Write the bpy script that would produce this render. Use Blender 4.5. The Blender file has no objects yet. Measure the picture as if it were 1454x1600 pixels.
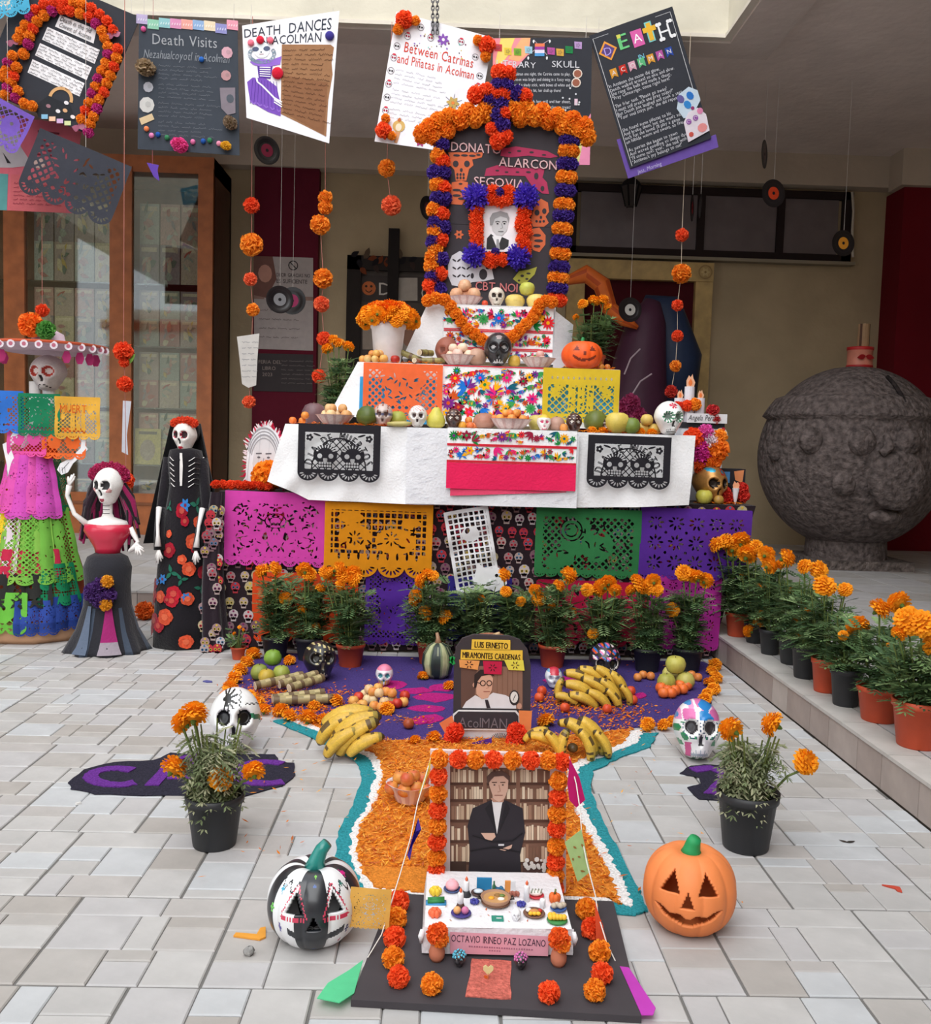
import bpy,math,random
import numpy as np
from mathutils import Vector,Matrix
random.seed(7)
R=math.radians
SC=bpy.context.scene
COL=SC.collection
PI=math.pi
# camera
FPX,W,H=1480.0,1454.0,1600.0
CAM=Vector((0.0,0.0,1.0))
YAW,PITCH,ROLL=R(1.35),R(4.15),R(1.65)
_f0=Vector((math.sin(YAW)*math.cos(PITCH),math.cos(YAW)*math.cos(PITCH),-math.sin(PITCH)))
_r0=Vector((math.cos(YAW),-math.sin(YAW),0))
_u0=_r0.cross(_f0)
CR=_r0*math.cos(ROLL)+_u0*math.sin(ROLL)
CU=_u0*math.cos(ROLL)-_r0*math.sin(ROLL)
CF=_f0
cd=bpy.data.cameras.new('camera')
cd.sensor_fit='HORIZONTAL';cd.sensor_width=36.0;cd.lens=36.0*FPX/W
cd.clip_start=0.02;cd.clip_end=200
cam=bpy.data.objects.new('camera',cd)
COL.objects.link(cam)
m=Matrix((CR,CU,-CF)).transposed().to_4x4();m.translation=CAM
cam.matrix_world=m
SC.camera=cam
# light: overcast sky over an open patio
w=bpy.data.worlds.new('overcast_sky');SC.world=w;w.use_nodes=True
_bg=w.node_tree.nodes['Background']
_bg.inputs['Color'].default_value=(0.90,0.95,1.0,1)
_bg.inputs['Strength'].default_value=1.18
_sl=bpy.data.lights.new('soft_sun','SUN');_sl.energy=1.9;_sl.angle=R(70);_sl.color=(1.0,0.98,0.96)
_so=bpy.data.objects.new('soft_sun',_sl);COL.objects.link(_so)
_so.rotation_euler=(R(44),0,R(-12));_so.location=(0,-2,8)
SC.view_settings.view_transform='Standard'
SC.view_settings.look='None'
SC.view_settings.gamma=1.0
SC.view_settings.use_curve_mapping=False
SC.view_settings.exposure=0.66
SC.cycles.max_bounces=6;SC.cycles.diffuse_bounces=4;SC.cycles.glossy_bounces=2;SC.cycles.transmission_bounces=3;SC.cycles.transparent_max_bounces=8
# pixel helpers (where a thing of known depth stands)
def ray(px,py):
 return CF+CR*((px-W/2)/FPX)+CU*(-(py-H/2)/FPX)
def at(px,py,Y):
 d=ray(px,py);return CAM+d*(Y/d.y)
def flo(px,py,z=0.0):
 d=ray(px,py);return CAM+d*((z-CAM.z)/d.z)
def proj(p):
 d=Vector(p)-CAM;k=d.dot(CF)
 return W/2+FPX*d.dot(CR)/k,H/2-FPX*d.dot(CU)/k
def on(px,Y,z):
 """point on the surface z at depth Y that shows at column px"""
 x=0.0
 for _ in range(6):
  q=proj((x,Y,z))[0];x+=(px-q)*Y/FPX
 return Vector((x,Y,z))
def pix(n,Y):return n*Y/FPX
# colour
def lin(c):
 c=c/255.0
 return c/12.92 if c<=0.04045 else((c+0.055)/1.055)**2.4
def C(r,g=None,b=None):
 if isinstance(r,str):
  r=r.lstrip('#');r,g,b=int(r[:2],16),int(r[2:4],16),int(r[4:],16)
 return(lin(r),lin(g),lin(b))
def jit(c,a=0.1,rnd=random):
 k=1+rnd.uniform(-a,a)
 return tuple(min(1,max(0,x*k))for x in c)
def mixc(a,b,t):return tuple(a[i]*(1-t)+b[i]*t for i in range(3))
# materials: colour comes from the face colour, plus procedural grain and relief
MATS={}
def mat(key,rough=0.8,spec=0.3,noise=0.12,nscale=30.0,bump=0.0,bscale=60.0,transl=0.0,metal=0.0,sheen=0.0,coat=0.0,wave=None,bdist=0.01):
 if key in MATS:return MATS[key]
 m=bpy.data.materials.new(key);m.use_nodes=True
 nt=m.node_tree;nt.nodes.clear();N=nt.nodes.new;L=nt.links.new
 out=N('ShaderNodeOutputMaterial');b=N('ShaderNodeBsdfPrincipled')
 a=N('ShaderNodeVertexColor');a.layer_name='Col'
 tc=N('ShaderNodeTexCoord');nz=N('ShaderNodeTexNoise')
 nz.inputs['Scale'].default_value=nscale;nz.inputs['Detail'].default_value=4
 L(tc.outputs['Object'],nz.inputs['Vector'])
 mr=N('ShaderNodeMapRange');mr.inputs['From Min'].default_value=0.3;mr.inputs['From Max'].default_value=0.7
 mr.inputs['To Min'].default_value=1-noise;mr.inputs['To Max'].default_value=1+noise
 L(nz.outputs['Fac'],mr.inputs['Value'])
 mx=N('ShaderNodeVectorMath');mx.operation='SCALE'
 L(a.outputs['Color'],mx.inputs[0]);L(mr.outputs['Result'],mx.inputs['Scale'])
 L(mx.outputs['Vector'],b.inputs['Base Color'])
 b.inputs['Roughness'].default_value=rough
 b.inputs['Specular IOR Level'].default_value=spec
 b.inputs['Metallic'].default_value=metal
 if sheen:b.inputs['Sheen Weight'].default_value=sheen
 if coat:b.inputs['Coat Weight'].default_value=coat;b.inputs['Coat Roughness'].default_value=0.15
 if bump:
  if wave:
   n2=N('ShaderNodeTexWave');n2.inputs['Scale'].default_value=wave;n2.inputs['Distortion'].default_value=1.5
   hs=n2.outputs['Fac']
  else:
   n2=N('ShaderNodeTexNoise');n2.inputs['Scale'].default_value=bscale;n2.inputs['Detail'].default_value=6
   hs=n2.outputs['Fac']
  L(tc.outputs['Object'],n2.inputs['Vector'])
  bp=N('ShaderNodeBump');bp.inputs['Strength'].default_value=bump;bp.inputs['Distance'].default_value=bdist
  L(hs,bp.inputs['Height']);L(bp.outputs['Normal'],b.inputs['Normal'])
 if transl:
  t=N('ShaderNodeBsdfTranslucent');L(mx.outputs['Vector'],t.inputs['Color'])
  ms=N('ShaderNodeMixShader');ms.inputs['Fac'].default_value=transl
  L(b.outputs['BSDF'],ms.inputs[1]);L(t.outputs['BSDF'],ms.inputs[2]);L(ms.outputs['Shader'],out.inputs['Surface'])
 else:
  L(b.outputs['BSDF'],out.inputs['Surface'])
 MATS[key]=m
 return m
def glass_mat(key='glass_pane',refl=0.05,tint=(0.92,0.95,0.93)):
 if key in MATS:return MATS[key]
 m=bpy.data.materials.new(key);m.use_nodes=True
 nt=m.node_tree;nt.nodes.clear();N=nt.nodes.new;L=nt.links.new
 out=N('ShaderNodeOutputMaterial');t=N('ShaderNodeBsdfTransparent');g=N('ShaderNodeBsdfGlossy')
 t.inputs['Color'].default_value=(*tint,1);g.inputs['Roughness'].default_value=0.03
 ms=N('ShaderNodeMixShader');lw=N('ShaderNodeFresnel');lw.inputs['IOR'].default_value=1.5
 ad=N('ShaderNodeMath');ad.operation='ADD';ad.inputs[1].default_value=refl;ad.use_clamp=True
 L(lw.outputs['Fac'],ad.inputs[0]);L(ad.outputs['Value'],ms.inputs['Fac'])
 L(t.outputs['BSDF'],ms.inputs[1]);L(g.outputs['BSDF'],ms.inputs[2]);L(ms.outputs['Shader'],out.inputs['Surface'])
 MATS[key]=m
 return m
MATTE=mat('matte_paint',0.85,0.2,0.06,20)
PAPER=mat('paper',0.8,0.2,0.05,25,bump=0.15,bscale=40,transl=0.22)
CARD=mat('card',0.75,0.25,0.06,18)
CLOTH=mat('cloth',0.95,0.1,0.05,12,bump=0.35,bscale=90,sheen=0.2)
PETAL=mat('crepe_petal',0.7,0.2,0.14,90,transl=0.3)
LEAF=mat('leaf',0.6,0.3,0.25,70,transl=0.15)
GLAZE=mat('glazed_ceramic',0.28,0.5,0.04,12,coat=0.25)
CERAM=mat('painted_clay',0.55,0.35,0.07,18,bump=0.08,bscale=30)
FRUIT=mat('fruit_skin',0.42,0.4,0.14,35)
PLAST=mat('nursery_plastic',0.5,0.4,0.12,14)
WOODM=mat('varnished_wood',0.45,0.4,0.2,9,bump=0.15,bscale=25)
PLAST2=mat('wall_plaster',0.9,0.15,0.08,2.5,bump=0.5,bscale=14)
TILEM=mat('stone_tile',0.55,0.35,0.10,11,bump=0.12,bscale=26)
BASALT=mat('carved_basalt',0.95,0.2,0.5,26,bump=1.0,bscale=20,bdist=0.05)
SAND=mat('dyed_sawdust',1.0,0.02,0.28,160,bump=0.6,bscale=220)
VINYL=mat('vinyl',0.3,0.5,0.05,10)
METAL=mat('gold_paint',0.35,0.5,0.12,14,metal=0.55)
SOIL=mat('potting_soil',1.0,0.05,0.4,80,bump=1.0,bscale=70)
GLASS=glass_mat()
# mesh builder
class MB:
 def __init__(s):s.v=[];s.f=[];s.c=[]
 def add(s,vs,fs,col):
  o=len(s.v);s.v.extend([tuple(p)for p in vs])
  if isinstance(col,list):s.c.extend(col)
  else:s.c.extend([col]*len(fs))
  s.f.extend([tuple(i+o for i in f)for f in fs]);return s
 def join(s,o,M=None):
  vs=o.v if M is None else[tuple(M@Vector(p))for p in o.v]
  return s.add(vs,o.f,list(o.c))
 def box(s,a,b,col):
  x0,y0,z0=a;x1,y1,z1=b
  return s.add([(x0,y0,z0),(x1,y0,z0),(x1,y1,z0),(x0,y1,z0),(x0,y0,z1),(x1,y0,z1),(x1,y1,z1),(x0,y1,z1)],[(0,3,2,1),(4,5,6,7),(0,1,5,4),(1,2,6,5),(2,3,7,6),(3,0,4,7)],col)
 def bbox(s,a,b,col,e=0.003):
  """box with chamfered top edges"""
  x0,y0,z0=a;x1,y1,z1=b
  vs=[(x0,y0,z0),(x1,y0,z0),(x1,y1,z0),(x0,y1,z0),(x0,y0,z1-e),(x1,y0,z1-e),(x1,y1,z1-e),(x0,y1,z1-e),(x0+e,y0+e,z1),(x1-e,y0+e,z1),(x1-e,y1-e,z1),(x0+e,y1-e,z1)]
  return s.add(vs,[(0,1,5,4),(1,2,6,5),(2,3,7,6),(3,0,4,7),(4,5,9,8),(5,6,10,9),(6,7,11,10),(7,4,8,11),(8,9,10,11)],col)
 def lathe(s,prof,n,col,cx=0,cy=0,cap=True,rf=None):
  """prof: list of (r, z[, colour]); col a colour or f(i, j)"""
  vs=[];fs=[];cs=[];k=len(prof)
  for i in range(k):
   r,z=prof[i][0],prof[i][1]
   for j in range(n):
    a=2*PI*j/n;rr=r*(rf(a,i/(k-1))if rf else 1)
    vs.append((cx+rr*math.cos(a),cy+rr*math.sin(a),z))
  for i in range(k-1):
   for j in range(n):
    j2=(j+1)%n
    fs.append((i*n+j,i*n+j2,(i+1)*n+j2,(i+1)*n+j))
    cs.append(col(i,j)if callable(col)else(prof[i][2]if len(prof[i])>2 else col))
  if cap:
   fs.append(tuple(range(n-1,-1,-1)));cs.append(col(0,0)if callable(col)else(prof[0][2]if len(prof[0])>2 else col))
   fs.append(tuple((k-1)*n+j for j in range(n)));cs.append(col(k-1,0)if callable(col)else(prof[-1][2]if len(prof[-1])>2 else col))
  return s.add(vs,fs,cs)
 def tube(s,pts,rad,n,col,cap=True):
  """pts list of points, rad scalar or list, col colour or f(i, j)"""
  pts=[Vector(p)for p in pts];k=len(pts)
  if not isinstance(rad,(list,tuple)):rad=[rad]*k
  vs=[];fs=[];cs=[];ref=None
  for i in range(k):
   t=(pts[min(i+1,k-1)]-pts[max(i-1,0)])
   if t.length<1e-9:t=Vector((0,0,1))
   t.normalize()
   if ref is None:
    ref=Vector((0,0,1))if abs(t.z)<0.9 else Vector((1,0,0))
   a=t.cross(ref)
   if a.length<1e-6:a=t.cross(Vector((0,1,0)))
   a.normalize();b=a.cross(t);ref=b
   for j in range(n):
    q=2*PI*j/n
    vs.append(tuple(pts[i]+(a*math.cos(q)+b*math.sin(q))*rad[i]))
  for i in range(k-1):
   for j in range(n):
    j2=(j+1)%n
    fs.append((i*n+j,i*n+j2,(i+1)*n+j2,(i+1)*n+j));cs.append(col(i,j)if callable(col)else col)
  if cap and n>2:
   fs.append(tuple(range(n-1,-1,-1)));cs.append(col(0,0)if callable(col)else col)
   fs.append(tuple((k-1)*n+j for j in range(n)));cs.append(col(k-2,0)if callable(col)else col)
  return s.add(vs,fs,cs)
 def ball(s,c,r,col,n=12,k=8,noise=0.0,rnd=random):
  if not isinstance(r,(tuple,list)):r=(r,r,r)
  vs=[];fs=[];cs=[]
  for i in range(k+1):
   t=PI*i/k
   for j in range(n):
    a=2*PI*j/n;q=1+(rnd.uniform(-noise,noise)if noise else 0)
    vs.append((c[0]+q*r[0]*math.sin(t)*math.cos(a),c[1]+q*r[1]*math.sin(t)*math.sin(a),c[2]-q*r[2]*math.cos(t)))
  for i in range(k):
   for j in range(n):
    j2=(j+1)%n;fs.append((i*n+j,i*n+j2,(i+1)*n+j2,(i+1)*n+j))
    cs.append(col(i/k,j/n)if callable(col)else col)
  return s.add(vs,fs,cs)
 def grid(s,fn,nu,nv,col,keep=None):
  """fn(u, v) -> point, u and v in 0..1"""
  vs=[fn(i/nu,j/nv)for j in range(nv+1)for i in range(nu+1)]
  fs=[];cs=[]
  for j in range(nv):
   for i in range(nu):
    if keep and not keep((i+.5)/nu,(j+.5)/nv):continue
    a=j*(nu+1)+i;fs.append((a,a+1,a+nu+2,a+nu+1))
    cs.append(col((i+.5)/nu,(j+.5)/nv)if callable(col)else col)
  return s.add(vs,fs,cs)
  # flat drawing on a mapped sheet: P(u, v, h) -> point
 def poly(s,P,pts,col,h=0.001):
  return s.add([P(u,v,h)for u,v in pts],[tuple(range(len(pts)))],col)
 def rect(s,P,u0,v0,u1,v1,col,h=0.001):
  return s.poly(P,[(u0,v0),(u1,v0),(u1,v1),(u0,v1)],col,h)
 def disc(s,P,u,v,r,col,h=0.001,r2=None,n=12,rot=0.0):
  r2=r if r2 is None else r2;ca,sa=math.cos(rot),math.sin(rot);pts=[]
  for i in range(n):
   a=2*PI*i/n;x,y=r*math.cos(a),r2*math.sin(a)
   pts.append((u+x*ca-y*sa,v+x*sa+y*ca))
  return s.poly(P,pts,col,h)
 def ring(s,P,u,v,r,wd,col,h=0.001,n=16,a0=0,a1=2*PI,r2=None):
  k=1.0 if r2 is None else r2/r
  vs=[];fs=[]
  for i in range(n+1):
   a=a0+(a1-a0)*i/n
   vs.append(P(u+(r-wd/2)*math.cos(a),v+(r-wd/2)*k*math.sin(a),h));vs.append(P(u+(r+wd/2)*math.cos(a),v+(r+wd/2)*k*math.sin(a),h))
  for i in range(n):fs.append((2*i,2*i+1,2*i+3,2*i+2))
  return s.add(vs,fs,col)
 def line(s,P,pts,wd,col,h=0.001):
  vs=[];fs=[];k=len(pts)
  for i in range(k):
   a=pts[max(i-1,0)];b=pts[min(i+1,k-1)]
   dx,dy=b[0]-a[0],b[1]-a[1];l=math.hypot(dx,dy)or 1
   nx,ny=-dy/l*wd/2,dx/l*wd/2
   vs.append(P(pts[i][0]+nx,pts[i][1]+ny,h));vs.append(P(pts[i][0]-nx,pts[i][1]-ny,h))
  for i in range(k-1):fs.append((2*i,2*i+1,2*i+3,2*i+2))
  return s.add(vs,fs,col)
 def leafp(s,P,u,v,ln,wd,ang,col,h=0.001,bend=0.0):
  pts=[];n=5
  for sg in(1,-1):
   rng=range(n+1)if sg==1 else range(n-1,0,-1)
   for i in rng:
    t=i/n;x=t*ln;y=sg*wd/2*math.sin(PI*t**0.8)+bend*t*t*ln
    pts.append((u+x*math.cos(ang)-y*math.sin(ang),v+x*math.sin(ang)+y*math.cos(ang)))
  return s.poly(P,pts,col,h)
 def flower(s,P,u,v,r,col,ctr,n=8,h=0.001,rot=0.0):
  for i in range(n):
   a=rot+2*PI*i/n
   s.leafp(P,u+r*.15*math.cos(a),v+r*.15*math.sin(a),r*.85,r*1.9/n*1.7,a,col,h)
  return s.disc(P,u,v,r*.25,ctr,h+.0004,n=8)
 def text(s,P,txt,u,v,size,col,h=0.001,align='l',slant=0.0,bold=0.0,sx=1.0,rot=0.0,wob=0.0,track=0.0):
  wd=text_width(txt,size*sx,track);x={'l':0,'c':-wd/2,'r':-wd}[align]
  ca,sa=math.cos(rot),math.sin(rot)
  for ch in txt:
   if ch==' ':x+=size*sx*0.36;continue
   g=glyph(ch)
   dy=random.uniform(-wob,wob)*size;kr=1+random.uniform(-wob,wob)
   vs=[]
   for gx,gy in g[0]:
    qx=x+(gx-g[2])*size*sx+gy*size*slant;qy=gy*size*kr+dy
    vs.append(P(u+qx*ca-qy*sa,v+qx*sa+qy*ca,h))
   s.add(vs,g[1],col)
   x+=(g[3]-g[2]+0.09+track)*size*sx
  return s
 def build(s,name,material,parent=None,smooth=False,loc=None):
  me=s.mesh(name,material,smooth)
  return link(name,me,parent,loc)
 def mesh(s,name,material,smooth=False):
  me=bpy.data.meshes.new(name);me.from_pydata(s.v,[],s.f)
  at_=me.color_attributes.new('Col','FLOAT_COLOR','CORNER')
  n=np.array([len(f)for f in s.f],dtype=np.int64)
  cc=np.ones((len(s.f),4),dtype=np.float32)
  if len(s.f):cc[:,:3]=np.array(s.c,dtype=np.float32)
  at_.data.foreach_set('color',np.repeat(cc,n,axis=0).ravel())
  me.materials.append(material)
  if smooth:me.polygons.foreach_set('use_smooth',[True]*len(me.polygons))
  me.update()
  return me
def link(name,me,parent=None,loc=None,rot=None,scale=None):
 o=bpy.data.objects.new(name,me);COL.objects.link(o)
 if parent is not None:o.parent=parent
 if loc is not None:o.location=loc
 if rot is not None:o.rotation_euler=rot
 if scale is not None:o.scale=(scale,)*3 if not isinstance(scale,(tuple,list))else scale
 return o
def tag(o,label=None,cat=None,group=None,kind=None):
 if label:o['label']=label
 if cat:o['category']=cat
 if group:o['group']=group
 if kind:o['kind']=kind
 return o
def thing(name,label,cat,loc=(0,0,0),rz=0.0,group=None,rot=None,scale=None):
 o=bpy.data.objects.new(name,None);o.empty_display_size=0.05;COL.objects.link(o)
 o.location=loc;o.rotation_euler=rot if rot else(0,0,rz)
 if scale:o.scale=(scale,)*3 if not isinstance(scale,(tuple,list))else scale
 return tag(o,label,cat,group)
def struct(name,mb,material,smooth=False,parent=None):
 o=mb.build(name,material,parent,smooth)
 if parent is None:o['kind']='structure'
 return o
def copy_tree(o,parent=None):
 c=o.copy();COL.objects.link(c);c.parent=parent
 for ch in o.children:
  copy_tree(ch,c)
 return c
def plane(O,U,V):
 """sheet mapping with origin O and unit axes U, V; h runs along the normal towards the viewer"""
 O,U,V=Vector(O),Vector(U).normalized(),Vector(V).normalized();N=U.cross(V)
 return lambda u,v,h=0.0:tuple(O+U*u+V*v+N*h)
XZ=lambda u,v,h=0.0:(u,-h,v)
XY=lambda u,v,h=0.0:(u,v,h)
# glyphs of the built-in font, cached as flat polygons
GLY={}
def _make_glyphs():
 chars=sorted(set("ABCDEFGHIJKLMNOPQRSTUVWXYZabcdefghijklmnopqrstuvwxyz0123456789.,!?'\"-:;ñÑáéíóúÓÍÁ"))
 obs=[]
 for ch in chars:
  cu=bpy.data.curves.new('glyph','FONT');cu.body=ch;cu.resolution_u=2;cu.size=1.0;cu.fill_mode='FRONT' if hasattr(cu,'fill_mode')else 'FRONT'
  ob=bpy.data.objects.new('glyph',cu);COL.objects.link(ob);obs.append((ch,ob,cu))
 bpy.context.view_layer.update()
 dg=bpy.context.evaluated_depsgraph_get()
 for ch,ob,cu in obs:
  me=bpy.data.meshes.new_from_object(ob.evaluated_get(dg))
  vs=[(v.co.x,v.co.y)for v in me.vertices];fs=[tuple(p.vertices)for p in me.polygons]
  xs=[p[0]for p in vs]or[0,.3]
  GLY[ch]=(vs,fs,min(xs),max(xs))
  bpy.data.meshes.remove(me)
 for ch,ob,cu in obs:
  bpy.data.objects.remove(ob);bpy.data.curves.remove(cu)
_make_glyphs()
def glyph(ch):return GLY.get(ch,GLY['o'])
def text_width(t,size,track=0.0):
 x=0
 for ch in t:
  if ch==' ':x+=.36*size
  else:
   g=glyph(ch);x+=(g[3]-g[2]+.09+track)*size
 return x
 # the setting
STEP_X,STEP_Z,BACK_STEP_Y=1.33,0.122,5.3
WALL_Y,CEIL_Z=9.0,3.74
TS=0.3352
# patio floor: grout bed, then stones
fb=MB().box((-6,-6,-0.1),(STEP_X,BACK_STEP_Y,-0.004),C(112,110,108))
floor_o=struct('floor',fb,MATTE)
PAT=[[(0,0,.38,.37),(.38,0,.66,.25),(.38,.25,.66,.37),(.66,0,1,.37),(0,.37,.45,.76),(.45,.37,.63,.76),(.63,.37,1,.62),(.63,.62,1,.76),(0,.76,.56,1),(.56,.76,1,1)],[(0,0,.62,.30),(.62,0,1,.12),(.62,.12,1,.52),(0,.30,.30,.66),(.30,.30,.62,.66),(.62,.52,1,.74),(0,.66,.42,1),(.42,.66,.62,1),(.62,.74,1,1)],[(0,0,.34,.26),(.34,0,1,.26),(0,.26,.34,.60),(.34,.26,.70,.70),(.70,.26,1,.48),(.70,.48,1,.70),(0,.60,.34,1),(.34,.70,.80,1),(.80,.70,1,1)]]
TINTS=[C(184,182,181),C(178,176,175),C(173,169,166),C(186,188,191),C(168,163,159),C(181,179,180),C(177,173,171)]
_rs=random.Random(11)
_stone_cache={}
def _stone_mesh(wd,dp,ti):
 k=(round(wd,4),round(dp,4),ti)
 if k not in _stone_cache:
  _stone_cache[k]=MB().bbox((0,0,-.006),(wd,dp,0),TINTS[ti],.0025).mesh('tile',TILEM)
 return _stone_cache[k]
stones=[]
for row in range(-7,11):
 y0=1.665+row*TS;off=-.754+(0 if row%2==0 else-.127)
 for c_ in range(-14,8):
  x0=off+c_*TS
  if x0>STEP_X or x0+TS<-5:continue
  pt=PAT[_rs.randrange(3)];fx,fy=_rs.random()<.5,_rs.random()<.5
  for(a,b,c,d)in pt:
   if fx:a,c=1-c,1-a
   if fy:b,d=1-d,1-b
   g=.0011;ga,gb,gc,gd=(.003 if a==0 else g),(.003 if b==0 else g),(.003 if c==1 else g),(.003 if d==1 else g)
   xa,xb,ya,yb=x0+a*TS+ga,x0+c*TS-gc,y0+b*TS+gb,y0+d*TS-gd
   xb=min(xb,STEP_X-.002);yb=min(yb,BACK_STEP_Y-.002)
   if xb-xa<.01 or yb-ya<.01:continue
   ti=_rs.choices(range(7),[5,5,3,3,2,4,3])[0]
   stones.append((xa,ya,xb,yb,ti))
def _vis(s):
 x,y=(s[0]+s[2])/2,(s[1]+s[3])/2
 if y<1.3:return-1
 p=proj((x,y,0))
 if not(-20<p[0]<1474 and 900<p[1]<1620):return-1
 if 3.1<y<4.5 and-.78<x<1.05:return-1
 if 1.65<y<3.3 and-.22<x<.33:return-1
 return(s[2]-s[0])*(s[3]-s[1])/(y*y)
stones.sort(key=_vis,reverse=True)
rest=MB()
for i,(xa,ya,xb,yb,ti)in enumerate(stones):
 dz=_rs.uniform(-.0008,.0006)
 if i<298:
  link('tile',_stone_mesh(xb-xa,yb-ya,ti),floor_o,(xa,ya,dz))
 else:
  rest.bbox((xa,ya,-.006),(xb,yb,dz),TINTS[ti],.0025)
tag(rest.build('paving_tiles',TILEM,floor_o),kind='stuff')
# raised walkway: platform to the right and along the back, riser tiles and edge tiles
pb=MB()
pb.box((STEP_X+.012,-6,-.1),(7,BACK_STEP_Y+.012,STEP_Z-.008),C(120,112,106))
pb.box((-7,BACK_STEP_Y+.012,-.1),(7,WALL_Y+.3,STEP_Z-.008),C(120,112,106))
plat=struct('platform_floor',pb,MATTE)
_rm={}
def _slab(key,a,b,col):
 if key not in _rm:_rm[key]=MB().box(a,b,col).mesh('tile',TILEM)
 return _rm[key]
RT=[C(164,152,146),C(172,162,156),C(156,143,137)]
y=-.6;i=0
while y<BACK_STEP_Y-.05:
 ln=.225 if i%2==0 else .165
 ln=min(ln,BACK_STEP_Y-y)
 ti=_rs.randrange(3)
 link('riser_tile',_slab(('r',round(ln,3),ti),(0,0,0),(.012,ln-.003,STEP_Z-.016),RT[ti]),plat,(STEP_X,y,.004))
 y+=ln;i+=1
y=-.6
while y<BACK_STEP_Y-.05:
 ln=min(.33,BACK_STEP_Y-y);ti=_rs.randrange(3)
 link('edge_tile',_slab(('e',round(ln,3),ti),(0,0,0),(.11,ln-.004,.011),jit(C(186,182,178),.05,_rs)),plat,(STEP_X-.004,y,STEP_Z-.011))
 y+=ln
nb=0
for r in range(0,18):
 for c_ in range(0,6):
  xa,ya=STEP_X+.113+c_*.32,-.6+r*.33
  yb=min(ya+.326,BACK_STEP_Y+.01)
  if yb-ya<.03:continue
  ti=_rs.randrange(3)
  link('top_tile',_slab(('t',round(yb-ya,3),ti),(0,0,0),(.316,yb-ya,.011),TINTS[[1,2,5][ti]]),plat,(xa,ya,STEP_Z-.011))
x=-5.0
while x<STEP_X+.3:
 ti=_rs.randrange(3)
 link('riser_tile',_slab(('b',ti),(0,0,0),(.327,.012,STEP_Z-.016),RT[ti]),plat,(x,BACK_STEP_Y,.004));x+=.33
x=-5.0
while x<STEP_X+.1:
 xb=min(x+.327,STEP_X+.1)
 for r in range(11):
  ti=_rs.randrange(3)
  link('top_tile',_slab(('u',round(xb-x,3),ti),(0,0,0),(xb-x,.327,.011),TINTS[[1,2,5][ti]]),plat,(x,BACK_STEP_Y-.004+r*.33,STEP_Z-.011))
 x+=.33
rest2=MB()
x=STEP_X+.113
while x<5.5:
 for r in range(11):
  ya=BACK_STEP_Y+.013+r*.33
  rest2.bbox((x,ya,STEP_Z-.012),(x+.316,ya+.326,STEP_Z),jit(TINTS[_rs.choice([1,2,4,5])],.04,_rs),.002)
 x+=.32
tag(rest2.build('walkway_tiles',TILEM,plat),kind='stuff')
# walls, ceiling, fascia
BEIGE,MAROON,CREAM=C(180,161,131),C(96,28,44),C(208,202,186)
struct('wall_back',MB().box((-7,WALL_Y,0),(7,WALL_Y+.25,5),BEIGE),PLAST2)
struct('wall_right',MB().box((5.6,-6,0),(5.85,WALL_Y,5),BEIGE),PLAST2)
struct('wall_left',MB().box((-5.85,2,0),(-5.6,WALL_Y,5),BEIGE),PLAST2)
FAS_Y,FAS_X=6.42,1.81
struct('ceiling',MB().box((-6,FAS_Y+.24,CEIL_Z),(6,WALL_Y+.25,CEIL_Z+.2),C(226,213,207)).box((FAS_X+.32,-6,CEIL_Z),(6,FAS_Y+.24,CEIL_Z+.2),C(226,213,207)),PLAST2)
struct('trim_1',MB().box((-6,FAS_Y,CEIL_Z-.06),(FAS_X+.32,FAS_Y+.24,7.0),C(212,200,194)).box((FAS_X,-6,CEIL_Z-.06),(FAS_X+.32,FAS_Y,7.0),C(212,200,194)),PLAST2)
struct('trim_2',MB().box((-6,FAS_Y-.03,CEIL_Z-.02),(FAS_X-.03,FAS_Y,7.0),CREAM).box((FAS_X-.03,-6,CEIL_Z-.02),(FAS_X,FAS_Y,7.0),CREAM),PLAST2)
struct('trim_3',MB().box((-6,FAS_Y-.05,CEIL_Z-.045),(FAS_X-.05,FAS_Y,CEIL_Z-.02),C(214,206,194)).box((FAS_X-.05,-6,CEIL_Z-.045),(FAS_X,FAS_Y,CEIL_Z-.02),C(214,206,194)),PLAST2)
struct('trim_4',MB().box((-6,WALL_Y-.16,3.46),(6,WALL_Y,CEIL_Z),C(190,176,160)),PLAST2)
cx0,cx1=on(1378,8.9,2).x,on(1500,8.9,2).x
struct('trim_5',MB().box((cx0-.06,WALL_Y-.42,3.42),(cx1+.3,WALL_Y-.16,CEIL_Z),C(190,176,160)),PLAST2)
struct('wall_column',MB().box((cx0,WALL_Y-.35,0),(cx1+.25,WALL_Y,3.42),C(108,18,30)).box((cx1-.18,WALL_Y-.36,0),(cx1-.14,WALL_Y-.3,3.42),C(70,14,22)),PLAST2)
px0,px1=at(397,400,8.9).x,at(497,400,8.9).x
struct('wall_pilaster',MB().box((px0,WALL_Y-.12,0),(px1,WALL_Y,at(450,262,8.9).z),MAROON),PLAST2)
struct('wall_front',MB().box((-8,-6.3,-.1),(8,-6,3.9),C(226,218,200)).box((-3.4,-6.0,0),(-2.6,-5.7,2.4),C(190,110,60)).box((-1.2,-6.0,0),(-.5,-5.7,2.4),C(190,110,60)).box((-8,-6.02,3.4),(8,-5.6,3.6),C(170,90,60)),PLAST2)
struct('wall_side',MB().box((-5.2,-6,3.7),(-4.9,FAS_Y,7.0),CREAM),PLAST2)
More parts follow.
